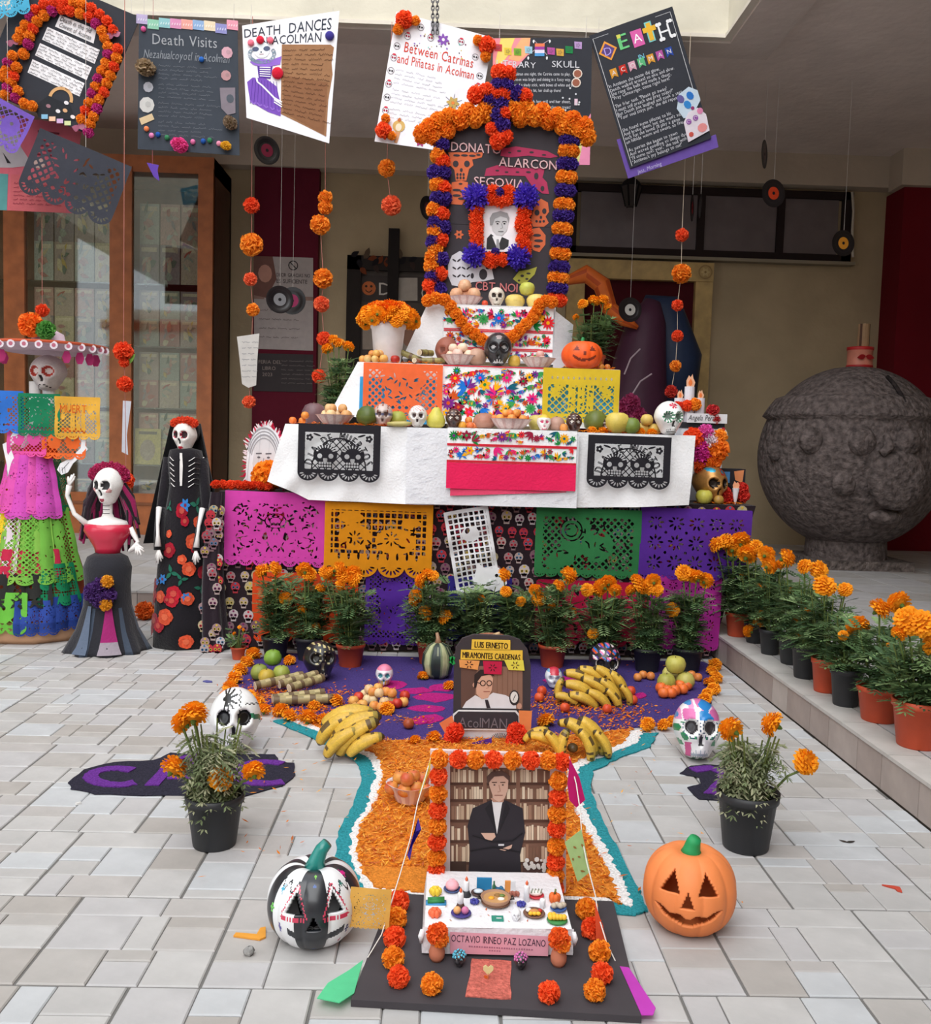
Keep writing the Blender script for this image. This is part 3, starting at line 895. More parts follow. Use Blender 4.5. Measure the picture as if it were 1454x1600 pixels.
def skull_print(mb,P,u,v,s,rr,h=.002):
 c=rr.choice([C(168,150,146),C(150,122,124),C(170,52,62),C(170,156,124),C(130,104,108),C(182,170,172),C(120,90,98)])
 a2=rr.choice([C(190,40,60),C(60,110,150),C(200,170,60),C(120,40,90)])
 mb.disc(P,u,v+.1*s,.5*s,c,h,.52*s,10);mb.rect(P,u-.26*s,v-.62*s,u+.26*s,v-.2*s,c,h)
 for e in(-.2,.2):mb.disc(P,u+e*s,v+.02*s,.15*s,a2,h+.0005,n=7);mb.disc(P,u+e*s,v+.02*s,.09*s,(.01,.01,.012),h+.001,n=6)
 mb.poly(P,[(u,v-.1*s),(u-.07*s,v-.25*s),(u+.07*s,v-.25*s)],(.02,.01,.012),h+.0005)
 mb.rect(P,u-.2*s,v-.46*s,u+.2*s,v-.38*s,(.05,.02,.03),h+.0005)
 mb.disc(P,u,v+.42*s,.12*s,a2,h+.0005,n=6)
sp=MB();rr=random.Random(3)
Wt=tr_-tl;nxs=int(Wt/.062)
for j in range(12):
 for i in range(nxs):
  u=(i+(.5 if j%2 else .1)+rr.uniform(-.12,.12))/nxs;v=(j+.5+rr.uniform(-.12,.12))/12
  if u>.99:continue
  p0=f1(u,v)
  Pp=lambda a,b,h,p0=p0:(p0[0]+a,p0[1]-h-.001,p0[2]+b)
  skull_print(sp,Pp,0,0,.048*rr.uniform(.85,1.1),rr)
tag(sp.build('skull_print',CLOTH,sk),kind='stuff')
lc=thing('gathered_cloth','bunched end of skull print cloth standing at the altar left corner','cloth',on(338,T1Y-.05,0))
gm=MB();gs=MB()
def gf(u,v):
 a=u*PI*1.2+PI*.9;r=(.030+.028*v)*(1+.18*math.sin(a*5))
 return(r*math.cos(a)-.02*math.sin(v*3),r*math.sin(a)-.01,(T1Z-.01)*(1-v)+.01)
gm.grid(gf,18,14,C(40,30,38));gm.build('cloth',CLOTH,lc,True)
for k in range(34):
 u,v=rr.uniform(.2,.8),rr.random();p0=gf(u,v)
 Pp=lambda a,b,h,p0=p0:(p0[0]+a,p0[1]-h-.003,p0[2]+b)
 skull_print(gs,Pp,0,0,.044,rr)
tag(gs.build('skull_print',CLOTH,lc),kind='stuff')
# second tier: white cloth
def white_tier(name,label,pts_top,pts_bot,Y,zt,yback,seed,rip=.013,side_l=0.0,side_r=0.0,col=WHITE):
 """top edge runs through pixel columns pts_top; the bottom edge is a pixel polyline"""
 t=thing(name,label,'tablecloth',(0,0,0));mb=MB()
 x0,x1=X_(pts_top[0],Y,zt),X_(pts_top[1],Y,zt)
 bp=[at(a,b,Y-.02)for a,b in pts_bot]
 def bot(u):
  k=u*(len(bp)-1);i=min(int(k),len(bp)-2);return bp[i].lerp(bp[i+1],k-i)
 def fn(u,v):
  b=bot(u);p=Vector((x0+(x1-x0)*u,Y,zt)).lerp(b,v)
  return(p.x,Y-.006-rip*v*(1+.7*math.sin(u*15+seed)+.5*math.sin(u*31+v*5)+.25*math.sin(u*67-v*7))-.01*v,p.z)
 mb.grid(fn,56,12,col)
 mb.grid(lambda u,v:(x0+(x1-x0)*u,Y-.006+(yback-Y)*v,zt),10,6,col)
 mb.grid(lambda u,v:(x0+(bot(0).x-x0)*v-side_l*v*(1-u*.6),Y-.006+(yback-Y)*u,zt+(bot(0).z-zt)*v),8,8,col)
 mb.grid(lambda u,v:(x1+(bot(1).x-x1)*v+side_r*v,Y-.006+(yback-Y)*u,zt+(bot(1).z-zt)*v),8,8,col)
 mb.build('cloth',CLOTH,t,True)
 return t,fn
c2,f2=white_tier('white_tablecloth','wide white cloth covering the second altar tier under the black banners',(446,1086),[(418,752),(448,764),(482,781),(560,784),(650,788),(760,791),(900,793),(990,792),(1076,789)],T2Y,T2Z,5.35,1)
MB().grid(lambda u,v:(X_(1086,T2Y,T2Z)+.004+.03*v*math.sin(u*3),T2Y+.02+.25*u,T2Z-.17*v),6,4,WHITE).build('side_flap',CLOTH,c2,True)
c3,f3=white_tier('white_tablecloth','white cloth with a long sloping left side covering the third altar tier',(559,967),[(518,640),(556,652),(640,660),(760,664),(880,668),(966,672)],T3Y,T3Z,5.55,4,.008)
c4,f4=white_tier('white_tablecloth','white cloth on the top altar tier with lace falling at its right',(668,868),[(628,560),(690,564),(760,566),(820,568),(866,570)],T4Y,T4Z,5.62,6,.006)
lc4=MB()
lc4.grid(lambda u,v:(X_(866,T4Y,T4Z)+(.0+.115*u)*(1-.1*v),T4Y-.03+.1*u,T4Z-.02-.06*u-v*(.32-.10*u)),8,8,C(226,226,232))
lc4.build('lace_flap',CLOTH,c4,True)
# embroidery
EMB=[C(222,40,50),C(28,130,60),C(30,110,200),C(240,170,20),C(120,40,130),C(226,40,120),C(20,90,110),C(200,80,30),C(60,150,80),C(150,30,60)]
def tenango(mb,P,u0,v0,u1,v1,seed,flowers=(),dens=1.0,s=1.0):
 rr=random.Random(seed);w_,h_=u1-u0,v1-v0;occ=[]
 for(fu,fv,r,ci)in flowers:
  mb.flower(P,u0+fu*w_,v0+fv*h_,r,EMB[ci],EMB[(ci+3)%10],11,.0022);occ.append((u0+fu*w_,v0+fv*h_,r))
 n=int(dens*w_*h_/(.0012*s*s))
 for k in range(n*9):
  if len(occ)>n+len(flowers):break
  u,v=rr.uniform(u0+.02*s,u1-.02*s),rr.uniform(v0+.015*s,v1-.015*s);q=rr.choice([.022,.028,.018,.034,.03])*s
  if any(math.hypot(u-a,v-b)<(q*.62+r*.62)for a,b,r in occ):continue
  if u-q*.9<u0 or u+q*.9>u1 or v-q*.8<v0 or v+q*.8>v1:continue
  occ.append((u,v,q));kind=rr.random();c=rr.choice(EMB);c2_=rr.choice(EMB)
  if kind<.22:mb.flower(P,u,v,q,c,c2_,rr.choice([6,8,9]),.0022,rr.random())
  elif kind<.62:
   a=rr.uniform(0,6.28)
   for j in range(5):mb.leafp(P,u-q*math.cos(a),v-q*math.sin(a),q*1.7,q*.42,a+(j-2)*.38,rr.choice([c,c2_,c]),.0018+j*.0001,rr.uniform(-.2,.2))
  else:
   a=rr.uniform(-.5,.5);mb.disc(P,u,v,q*.8,c,.0018,q*.42,10,a)
   for j in range(3):mb.leafp(P,u+(j-1)*q*.35,v-q*.3,q*.6,q*.18,1.57+a,EMB[(j*3+k)%10],.0022)
   mb.disc(P,u+q*.8*math.cos(a),v+q*.8*math.sin(a)+q*.2,q*.26,c2_,.0022,n=8)
   for j in range(3):mb.leafp(P,u-q*.6*math.cos(a),v-q*.6*math.sin(a),q*.8,q*.22,a+PI+(j-1)*.5,rr.choice(EMB),.002,.2)
   for j in(-1,1):mb.leafp(P,u+j*q*.3,v-q*.3,q*.5,q*.14,-1.57+j*.2,c,.0019)
REDL=C(206,44,60)
def embroidered(name,label,px0,px1,py0,py1,Y,bands,seed,top_depth=0.0,extra=None):
 a,b=at(px0,py0,Y),at(px1,py1,Y);x0,x1,z1,z0=a.x,b.x,a.z,b.z
 t=thing(name,label,'embroidered cloth',((x0+x1)/2,Y,z0));hw_=(x1-x0)/2;hh=z1-z0
 sl=math.tan(0.0)
 m0=MB().grid(lambda u,v:(-hw_+2*hw_*u,-.002*math.sin(u*9)-.002,hh*v),16,6,C(240,240,242))
 if top_depth:m0.grid(lambda u,v:(-hw_+2*hw_*u,-.002+top_depth*v,hh+.0015),4,2,C(240,240,242))
 m0.build('cloth',CLOTH,t,True)
 em=MB();P=lambda u,v,h:(u,-.006-h,v)
 for bd in bands:
  if bd[0]=='line':em.rect(P,-hw_,hh*bd[1]-.003,hw_,hh*bd[1]+.003,REDL,.001)
  elif bd[0]=='fill':em.rect(P,-hw_,hh*bd[1],hw_,hh*bd[2],bd[3],.0008)
  else:tenango(em,P,-hw_,hh*bd[1],hw_,hh*bd[2],seed+int(bd[1]*50),bd[3]if len(bd)>3 else(),bd[4]if len(bd)>4 else 1.0,bd[5]if len(bd)>5 else 1.0)
 em.build('embroidery',CLOTH,t)
 if extra:extra(t,hw_,hh)
 return t
embroidered('embroidered_cloth','white cloth embroidered with bright flowers and birds, centre of the third tier',692,850,570,662,T3Y-.03,[('line',.99),('emb',.04,.97,((.12,.78,.034,0),(.36,.80,.032,2),(.62,.82,.032,5),(.84,.84,.028,3),(.06,.3,.04,4),(.62,.22,.03,3),(.86,.24,.032,8)),1.2)],21,.05)
embroidered('embroidered_cloth','embroidered cloth with red stripes on the top tier behind the marigold swag',694,862,476,566,T4Y-.03,[('line',.56),('line',.53),('line',.22),('line',.19),('emb',.58,.98,((.36,.45,.034,8),(.5,.5,.036,2),(.95,.35,.04,0)),1.2),('emb',.24,.52,(),1.4,.75),('emb',.02,.18,(),1.2,.6)],22,.12)
def _pk(t,hw_,hh):
 MB().grid(lambda u,v:(-hw_+.02+2*(hw_-.03)*u*(1-.0*v),-.001-.004*math.sin(u*6),-.0-v*(.035-.03*u)),12,2,C(228,76,112)).build('under_hem',CLOTH,t,True)
 MB().grid(lambda u,v:(-hw_+2*hw_*u,-.008-.003*math.sin(u*7+1)*(1-v),hh*.43*v-.002*math.sin(u*5)),16,3,C(226,36,88)).build('pink_border',CLOTH,t,True)
embroidered('embroidered_cloth','embroidered cloth with wide pink border hanging at the middle of the second tier',699,898,668,768,T2Y-.06,[('line',.735),('line',.715),('line',.46),('line',.44),('emb',.75,.99,((.05,.5,.026,1),(.42,.5,.026,4),(.9,.5,.026,3)),1.3,.85),('emb',.47,.71,(),1.5,.8)],23,.07,_pk)
lr=MB();a_,b_=at(636,668,T2Y-.05),at(900,794,T2Y-.05)
lr.grid(lambda u,v:(a_.x+(b_.x-a_.x)*u,-.0+T2Y-.051-.004*math.sin(u*14),a_.z+(b_.z-a_.z)*v),24,6,C(228,229,234))
rr=random.Random(9);Pl=lambda u,v,h:(a_.x+u,T2Y-.0565-h,b_.z+v)
for k in range(90):
 u,v=rr.uniform(.01,b_.x-a_.x-.02),rr.uniform(.01,a_.z-b_.z-.03)
 if .19<u and v>.06:continue
 a=rr.uniform(.2,.9);l=rr.uniform(.008,.03)
 lr.line(Pl,[(u,v),(u+l*math.cos(a),v+l*math.sin(a)*.6),(u+1.7*l*math.cos(a-.3),v+l*math.sin(a))],.0012,C(196,196,206),.001)
tag(lr.build('lace_runner',CLOTH),'white openwork lace runner hanging beside the pink bordered cloth','runner')
# cut-paper banners on the altar
def hang(label,px0,px1,py0,py1,Y,design,col,seed,**kw):
 a,b=at(px0,py0,Y),at(px1,py0+(px1-px0)*.035,Y)
 w_=(b-a).length;zb=at((px0+px1)/2,py1,Y).z;c_=(a+b)/2
 tilt=math.atan2(a.z-b.z,b.x-a.x)+kw.pop('tilt',0.0)
 return picado(label,c_,w_,c_.z-zb,design,col,seed,(0,tilt,0),**kw)
BLK=C(40,38,44)
for nm,p0,p1,q0,q1,sd in(('left',466,595,661,753,1),('right',919,1049,679,764,2)):
 o=hang('black DIA DE MUERTOS cut paper banner on the %s of the white tier'%nm,p0,p1,q0,q1,T2Y-.066,'muertos',BLK,sd,nx=150,wave=.002,frame=.085)
 w_=pix(p1-p0,T2Y);body=(q1-q0)/(p1-p0)-.105;ltr=MB()
 txt='DIA DE MUERTOS';cz=body*.97;ry=body*.86
 for i,ch in enumerate(txt):
  if ch==' ':continue
  t_=PI*.93-PI*.86*(i+.5)/len(txt)
  px_,pz_=.375*math.cos(t_),-cz+(ry-.075)*math.sin(t_)
  nx_,nz_=math.cos(t_)/.375,math.sin(t_)/ry;rot=math.atan2(nz_,nx_)-PI/2
  g=glyph(ch);sz=.145;ca,sa=math.cos(rot),math.sin(rot);gc=(g[2]+g[3])/2
  for ox in(-.006,.006):
   vs=[]
   for gx,gy in g[0]:
    x_,y_=(gx-gc)*sz*.62+ox,(gy-.36)*sz
    vs.append(((px_+x_*ca-y_*sa)*w_,-.003,(pz_+x_*sa+y_*ca)*w_))
   ltr.add(vs,g[1],BLK)
 ltr.build('lettering',PAPER,o)
hang('blue cut paper sheet peeping out behind the orange banner on the third tier',562,680,588,662,T3Y-.03,'leafy',C(60,160,214),12,nx=50)
hang('orange cut paper banner on the left of the third altar tier',568,692,566,657,T3Y-.05,'leafy',C(240,110,62),13,nx=110,wave=.003)
hang('blue cut paper sheet behind the yellow banner on the third tier',856,962,596,660,T3Y-.03,'dots',C(70,160,196),14,nx=50)
hang('yellow cut paper banner on the right of the third altar tier',849,969,574,664,T3Y-.05,'flowerlat',C(222,190,50),15,nx=120,wave=.003)
hang('magenta pink cut paper banner at the left of the bottom table',351,512,766,886,T1Y-.05,'dots',C(214,70,172),16,nx=120,wave=.006,scallops=7)
hang('golden orange cut paper banner with scalloped fans on the bottom table',508,677,783,903,T1Y-.062,'square',C(228,146,22),17,nx=130,wave=.004,scallops=4,frame=.06)
hang('green cut paper banner on the bottom table',838,1003,792,904,T1Y-.05,'bird',C(52,126,74),18,nx=120,wave=.005,scallops=9)
hang('violet cut paper banner at the right end of the bottom table',1002,1176,792,908,T1Y-.056,'rosette',C(92,46,156),19,nx=110,wave=.006,scallops=8)
hang('orange red paper sheet hanging low behind the left marigold pots',395,560,893,1006,T1Y-.03,'dots',C(222,74,30),24,nx=60,scallops=5)
hang('deep purple cut paper banner hanging low between marigold pots',572,660,890,1008,T1Y-.045,'leafy',C(88,44,156),25,nx=70,scallops=5,wave=.008)
hang('navy paper sheet hanging low behind the middle marigold pots',700,800,900,1004,T1Y-.03,'dots',C(50,40,130),27,nx=50,scallops=5)
hang('crimson paper sheet hanging low behind the right marigold pots',838,1022,905,1012,T1Y-.035,'dots',C(190,24,70),26,nx=60,scallops=5)
hang('magenta paper sheet hanging low at the altar right corner',1016,1128,898,1016,T1Y-.04,'rosette',C(176,44,148),28,nx=60,scallops=5)
def _dog(U,V,body,solid,rnd):
 s=sd_sq(U,V,.12,.035);s=np.maximum(s,sd_e(U,V,.52,body*.32,.20,.17));s=np.minimum(s,-sd_e(U,V,.46,body*.27,.05,.07,.5));return s
hang('white cut paper sheet slipping askew in front of the skull cloth',692,762,794,926,T1Y-.078,'plain',C(240,240,244),29,nx=80,scallops=6,fn=_dog,tilt=-.2,wave=.01)
dg=thing('paper_animal','white paper animal head dangling beside the askew white sheet','paper cutout',at(772,905,T1Y-.09))
Pd=lambda u,v,h:(u,-h,v)
MB().poly(Pd,[(-.08,.075),(-.045,.05),(.02,.055),(.035,.03),(.055,.028),(.06,-.02),(.03,-.05),(.005,-.06),(-.02,-.045),(-.06,-.05),(-.10,-.02)],C(242,242,246),0).disc(Pd,.01,.018,.008,C(30,30,30),.001).ring(Pd,.012,-.012,.014,.003,C(200,200,206),.001,8,3.6,5.8).build('head',PAPER,dg)
MB().poly(Pd,[(.035,.052),(.055,.05),(.058,.03),(.04,.034)],C(240,120,40),.001).build('ear',PAPER,dg)
# things standing on the altar
BOWLC=C(214,178,172)
_bm={}
def bowl_mesh():
 if 'b' not in _bm:
  mb=MB();prof=[(.45,0),(.55,.02),(.78,.25),(.97,.50),(1.03,.53),(.98,.53),(.74,.27),(.4,.07)]
  mb.lathe(prof,36,lambda i,j:C(206,170,164)if(j%3==0 or i in(3,4))else C(226,202,196),rf=lambda a,t:1+.025*math.cos(12*a)*t)
  _bm['b']=mb.mesh('woven_bowl',PLAST,True)
 return _bm['b']
def bowl(label,px,Y,z,rpx,group=None):
 o=link('woven_bowl',bowl_mesh(),None,on(px,Y,z),(0,0,0),pix(rpx,Y));return tag(o,label,'bowl',group)
def fr(label,px,Y,z,rpx,kind,col,col2=None,group=None,name=None,rot=None,sc=(1,1,1),var=0):
 return fruit(name or kind.replace('round','fruit').replace('mango','mango').replace('pear','quince'),label,on(px,Y,z),pix(rpx,Y),kind,col,col2,group,rot,var,sc=sc)
GRN,YG,YL,ORF,BRN=C(92,108,44),C(176,176,70),C(222,200,96),C(226,128,44),C(112,76,72)
def heap(name,label,px,Y,z,n,spread,rpx,cols,group,layers=1,kind='round',seed=0):
 """n small fruit in a heap; each is a thing of its own"""
 rr=random.Random(seed);r=pix(rpx,Y);c=on(px,Y,z);placed=[]
 for k in range(n):
  lay=0 if k<n*.62 else 1
  for tr in range(60):
   a,q=rr.uniform(0,6.28),math.sqrt(rr.random())*pix(spread,Y)*(1 if lay==0 else .55)
   x,y=q*math.cos(a),q*math.sin(a)*.55
   if all(math.hypot(x-b[0],y-b[1])>r*1.75 or b[2]!=lay for b in placed):break
  placed.append((x,y,lay))
  fruit(name,label,(c.x+x,c.y+y,c.z+lay*r*1.35),r*rr.uniform(.9,1.08),kind,rr.choice(cols),rr.choice(cols),group,None,k%3)
Y2,Z2=T2Y+.05,T2Z+.001
fr('large dusky purple brown fruit at the left end of the second tier',490,Y2+.12,Z2,19,'round',C(104,78,84),C(120,88,90),name='mamey')
bowl('pale pink bowl of small breads at the left end of the second tier',523,Y2,Z2,30)
heap('bread_roll','small round bread heaped in the left bowl on the second tier',523,Y2,Z2+pix(9,Y2),8,22,8,[C(232,204,160),C(214,160,104),C(226,190,140)],'breads in the second tier bowl',seed=2)
heap('tangerine','tiny orange fruit beside the left bowl on the second tier',470,Y2-.01,Z2,3,16,6,[C(236,120,50),C(230,140,60)],'tiny fruit at the left end of the tier',seed=3)
fr('dark green mango in front of the orange banner',573,Y2-.01,Z2,17,'mango',C(74,92,40),C(104,110,46),name='mango')
WSK=skull_cols(C(232,226,222),C(60,40,40),.8,None,None,C(120,100,100),lambda u,v,f:C(200,90,90)if f>0 and v>.45 and abs(math.sin(u*9+v*14))<.25 else None)
DSK=skull_cols(C(66,38,34),C(236,226,216),.6,C(66,38,34),C(30,18,16),C(226,214,200),lambda u,v,f:C(210,180,160)if f>0 and v>.3 and abs(math.sin(u*7)*math.cos(v*9))>.86 else None)
GSK=skull_cols(C(196,176,170),C(90,60,56),.8,None,None,C(120,90,90),lambda u,v,f:C(140,70,50)if abs(math.sin(u*6))<.3 and v>.1 else(C(90,90,120)if abs(v)<.06 else None))
skull('sugar_skull','small brown and white striped skull beside the dark green mango',on(598,Y2,Z2),pix(30,Y2),GSK,nu=40,nv=30)
fr('green guava behind the pale green squash slice',621,Y2+.04,Z2,14,'round',C(168,170,76),C(150,156,60),name='guava')
cb=MB();cb.tube([(-.05,0,.012),(-.02,-.01,.012),(.03,-.01,.014),(.062,0,.018)],[.008,.012,.012,.006],8,C(182,170,104))
tag(cb.build('squash_slice',FRUIT,None,True,on(622,Y2-.06,Z2)),'pale green curved squash lying before the green guava','vegetable')
skull('sugar_skull','white sugar skull with thin red lines in front of the orange banner',on(652,Y2-.02,Z2),pix(29,Y2),WSK,nu=44,nv=34)
fr('yellow quince standing right of the white sugar skull',681,Y2,Z2,15,'pear',C(216,200,90),C(196,190,80),name='quince')
skull('chocolate_skull','dark chocolate skull with white eyes right of the yellow quince',on(708,Y2,Z2),pix(26,Y2),DSK,nu=40,nv=30)
heap('tejocote','small amber tejocote fruit between the chocolate skull and the jicama',731,Y2,Z2,5,12,6,[C(226,160,60),C(214,110,60)],'tejocotes before the embroidered cloth',seed=4)
fr('rough tan jicama root right of the chocolate skull',756,Y2,Z2,18,'round',C(186,138,116),C(170,116,98),name='jicama',sc=(1,1,.8))
bowl('pale pink bowl heaped with orange tejocotes before the embroidered cloth',797,Y2-.02,Z2,33)
heap('tejocote','orange tejocote heaped in the middle bowl',797,Y2-.02,Z2+pix(12,Y2),13,27,6.5,[C(230,140,62),C(216,116,60),C(236,160,80)],'tejocotes in the middle bowl',seed=5)
fr('yellow green apple behind the pink painted skull',840,Y2+.06,Z2,15,'apple',C(190,180,80),C(200,180,110),name='apple')
skull('sugar_skull','little white skull with pink and yellow paint before the embroidered cloth',on(849,Y2-.03,Z2),pix(22,Y2),skull_cols(C(238,228,224),C(214,80,120),.8,None,None,C(200,90,110),lambda u,v,f:C(230,190,70)if v>.55 else None),nu=36,nv=28)
fr('dusky pink pomegranate left of the yellow banner',869,Y2,Z2,13,'round',C(170,128,116),C(186,150,130),name='pomegranate')
heap('tejocote','small amber tejocote below the yellow banner',878,Y2-.02,Z2,2,8,7,[C(216,140,70)],'tejocotes below the yellow banner',seed=6)
skull('chocolate_skull','dark chocolate skull with white lines below the yellow banner',on(896,Y2-.01,Z2),pix(25,Y2),DSK,nu=40,nv=30)
fr('olive green avocado below the yellow banner',930,Y2+.03,Z2,19,'mango',C(90,102,42),C(112,118,52),name='avocado')
skull('chocolate_skull','striped brown and cream skull left of the round yellow quince',on(949,Y2,Z2),pix(20,Y2),skull_cols(C(70,44,40),C(220,210,200),.7,None,None,C(220,210,200),lambda u,v,f:C(214,200,186)if abs(math.sin(v*12))<.35 else None),nu=36,nv=28)
fr('round yellow quince on the right of the second tier',963,Y2-.02,Z2,19,'apple',C(220,196,96),C(196,172,70),name='quince')
fr('green lime right of the round yellow quince',986,Y2-.03,Z2,14,'round',C(104,124,52),C(126,140,60),name='lime')
heap('guava','pale yellow guava left of the large painted skull',1008,Y2+.02,Z2,4,18,10,[C(206,176,92),C(196,160,84)],'guavas beside the painted skull',seed=7)
def _ss(u,v,f):
 if f<0:return None
 for ex,ez in EYES:
  d=math.hypot((u-ex)/.25,(v-ez)/.23)
  if d<1.45 and(math.atan2(v-ez,u-ex)*10/6.283)%1<.6:return C(40,120,80)
 if math.hypot(u/.3,(v-.68)/.18)<1 and(math.atan2(v-.68,u)*5/6.283)%1<.7:return C(200,40,70)
 return None
skull('sugar_skull','large white painted skull with green ringed eyes on the second tier right corner',on(1043,Y2-.02,Z2),pix(44,Y2),skull_cols(C(240,240,240),C(90,110,100),.75,None,C(40,40,40),C(70,70,70),_ss),nu=80,nv=60,rz=.12)
Y3,Z3=T3Y+.06,T3Z+.001
wp=thing('flower_urn','white plaster pot crowned with a dome of marigolds on the third tier','flower pot',on(605,Y3+.05,Z3))
h_=pix(64,Y3);r0=pix(27,Y3)
MB().lathe([(r0*.72,0),(r0*.76,.004),(r0*.96,h_*.84),(r0*1.02,h_*.86),(r0*1.04,h_),(r0*.9,h_),(r0*.88,h_*.9)],28,C(238,236,238)).build('pot',CERAM,wp,True)
for k,d in enumerate(fib(46,-.1)):
 q=(pix(40,Y3)*d[0],pix(34,Y3)*d[1],h_+pix(2,Y3)+pix(24,Y3)*d[2])
 link('bloom',marigold_mesh(k%4,None if d[2]<.6 else C(246,96,10)),wp,q,(random.uniform(-.3,.3)+d[1]*-1,d[0]*1.0,k),pix(12,Y3))
heap('tejocote','amber tejocote at the foot of the white marigold pot',585,Y3-.02,Z3,9,24,6.5,[C(226,170,90),C(220,196,130),C(216,130,60)],'tejocotes at the white pot foot',seed=8)
fr('small red apple at the foot of the white marigold pot',617,Y3-.03,Z3,7,'apple',C(190,50,36),C(160,40,30),name='apple')
def cane(label,p,ln,r,rz,el,group=None,nodes=2,col=C(150,140,84)):
 mb=MB();n=10
 pts=[(-ln/2+ln*i/n,0,0)for i in range(n+1)]
 rad=[r*(1.12 if(i%(n//nodes)==0 and 0<i<n)else 1)for i in range(n+1)]
 mb.tube(pts,rad,10,lambda i,j:jit(mixc(col,C(110,100,60),.5*((i*7+j)%3)/2),.1)if i%(n//nodes)else C(104,84,60),cap=False)
 for sg in(-1,1):
  P=(lambda sg:lambda u,v,h:(sg*(ln/2+h),u,v))(sg)
  mb.disc(P,0,0,r,C(226,214,190),.0,n=10);mb.disc(P,0,0,r*.75,C(206,190,160),.0004,n=8)
 o=mb.build('sugar_cane',FRUIT,None,True,p);o.rotation_euler=(0,-el,rz);return tag(o,label,'sugar cane',group)
c0=on(655,Y3,Z3)
cane('sugar cane piece leaning on the white cloth of the third tier',c0+Vector((-.05,.03,.045)),.16,.016,-.3,-.35)
cane('uppermost sugar cane piece crossing the others on the third tier',c0+Vector((.03,.02,.062)),.10,.017,.9,.05,nodes=2)
cane('short sugar cane piece lying left of the clay head bowl',c0+Vector((.065,-.02,.02)),.13,.015,.1,.05)
cane('thin pinkish cane stub in front of the crossed canes',c0+Vector((-.015,-.055,.014)),.05,.013,1.2,0,nodes=2,col=C(186,130,110))
skull('clay_bust','brown clay head with hollow eyes behind the third tier bread bowl',on(697,Y3+.07,Z3),pix(37,Y3),skull_cols(C(150,88,72),C(110,60,48),.8,None,C(120,66,54)),CERAM,nu=44,nv=34,deep=.6,hz=1.05)
bowl('pale pink bowl of breads on the third tier',716,Y3-.03,Z3,28)
heap('bread_roll','small pinkish bread heaped in the third tier bowl',716,Y3-.03,Z3+pix(9,Y3),8,20,8,[C(226,190,176),C(214,164,150),C(236,206,180)],'breads in the third tier bowl',seed=9)
fr('rough beige jicama left of the black skull',744,Y3-.03,Z3,15,'round',C(190,150,128),C(170,130,108),name='jicama')
def _bs(u,v,f):
 if f>0 and math.hypot(u/.2,(v-.62)/.14)<1:return C(150,130,130)
 return None
skull('black_skull','glossy black skull with silver eyes and teeth on the third tier',on(777,Y3-.05,Z3),pix(43,Y3),skull_cols(C(36,34,38),C(190,186,186),.55,C(36,34,38),C(20,20,22),C(220,220,220),_bs),GLAZE,nu=64,nv=48)
fr('yellow guava beside the black skull',803,Y3-.03,Z3,10,'round',C(222,184,80),C(206,160,60),name='guava')
bowl('empty looking pale pink bowl left of the plastic pumpkin',840,Y3-.03,Z3,27)
heap('bread_roll','small pale bread in the bowl beside the plastic pumpkin',840,Y3-.03,Z3+pix(5,Y3),5,16,7,[C(216,170,160),C(206,150,140)],'breads in the right bowl',seed=10)
def pumpkin(name,label,loc,rx,hz,col,ribs,stem,stemcol,face,inner=C(40,20,10),material=CERAM,nu=144,nv=80,rz=0.0,colfn=None,holes=True,stemr=.13,stemh=.5,stemlean=(0.05,0.1)):
 """ribbed pumpkin; face(a, t) true where cut out; a = angle from the front, t = 0 bottom .. 1 top"""
 t=thing(name,label,'pumpkin',loc,rz)
 mb=MB();vs=[];fs=[];cs=[]
 def pt(i,j,k=1.0):
  th=PI*i/nv;a=-PI/2+2*PI*j/nu
  rib=1-.05*(1-abs(math.cos(ribs/2*(a+PI/2))))**1.5*math.sin(th)**.6
  rr=math.sin(th)**.82*rx*rib*k;zz=-math.cos(th)*hz*k
  dip=.22*hz*math.exp(-(rr/(rx*.32))**2)
  zz+=(dip if zz<0 else-dip)*k
  return(rr*math.cos(a),rr*math.sin(a),zz)
 zb=min(pt(i,0)[2]for i in range(nv+1))
 for i in range(nv+1):
  for j in range(nu):
   p=pt(i,j);vs.append((p[0],p[1],p[2]-zb))
 for i in range(nv):
  for j in range(nu):
   j2=(j+1)%nu;a=(j+.5)/nu*2*PI;a=a-2*PI if a>PI else a;tt=(i+.5)/nv
   f=face(a,tt)
   if f and holes:continue
   fs.append((i*nu+j,i*nu+j2,(i+1)*nu+j2,(i+1)*nu+j))
   cs.append(inner if f else(colfn(a,tt)if colfn else col))
 body=mb.add(vs,fs,cs).build('shell',material,t,True)
 if holes:
  md=body.modifiers.new('wall','SOLIDIFY');md.thickness=rx*.09;md.offset=-1
 top=pt(nv,0)[2]-zb
 lx,ly=stemlean
 sm=MB().tube([(0,0,top-.02*hz),(lx*rx*.3,0,top+stemh*hz*.35),(lx*rx,-ly*rx*.2,top+stemh*hz*.75),(lx*rx*1.9,-ly*rx*.3,top+stemh*hz)],[rx*stemr*1.45,rx*stemr,rx*stemr*.85,rx*stemr*.7],12,stemcol)
 sm.build('stem',material,t,True)
 return t
def tri(a,t,ca,ct,wa,ht):
 """triangle pointing up, base at ct"""
 k=(t-ct)/ht
 return 0<=k<=1 and abs(a-ca)<wa*(1-k)
def face1(a,t):
 if tri(a,t,-.42,.56,.17,.13)or tri(a,t,.42,.56,.17,.13):return True
 if tri(a,t,0,.47,.10,.11):return True
 m=.37+.33*a*a
 if abs(a)<.62 and m-.045<t<m+.03-.02*abs(a):
  return not((-.22<a<-.1 and t>m+.0)or(.08<a<.2 and t<m-.012))
 return False
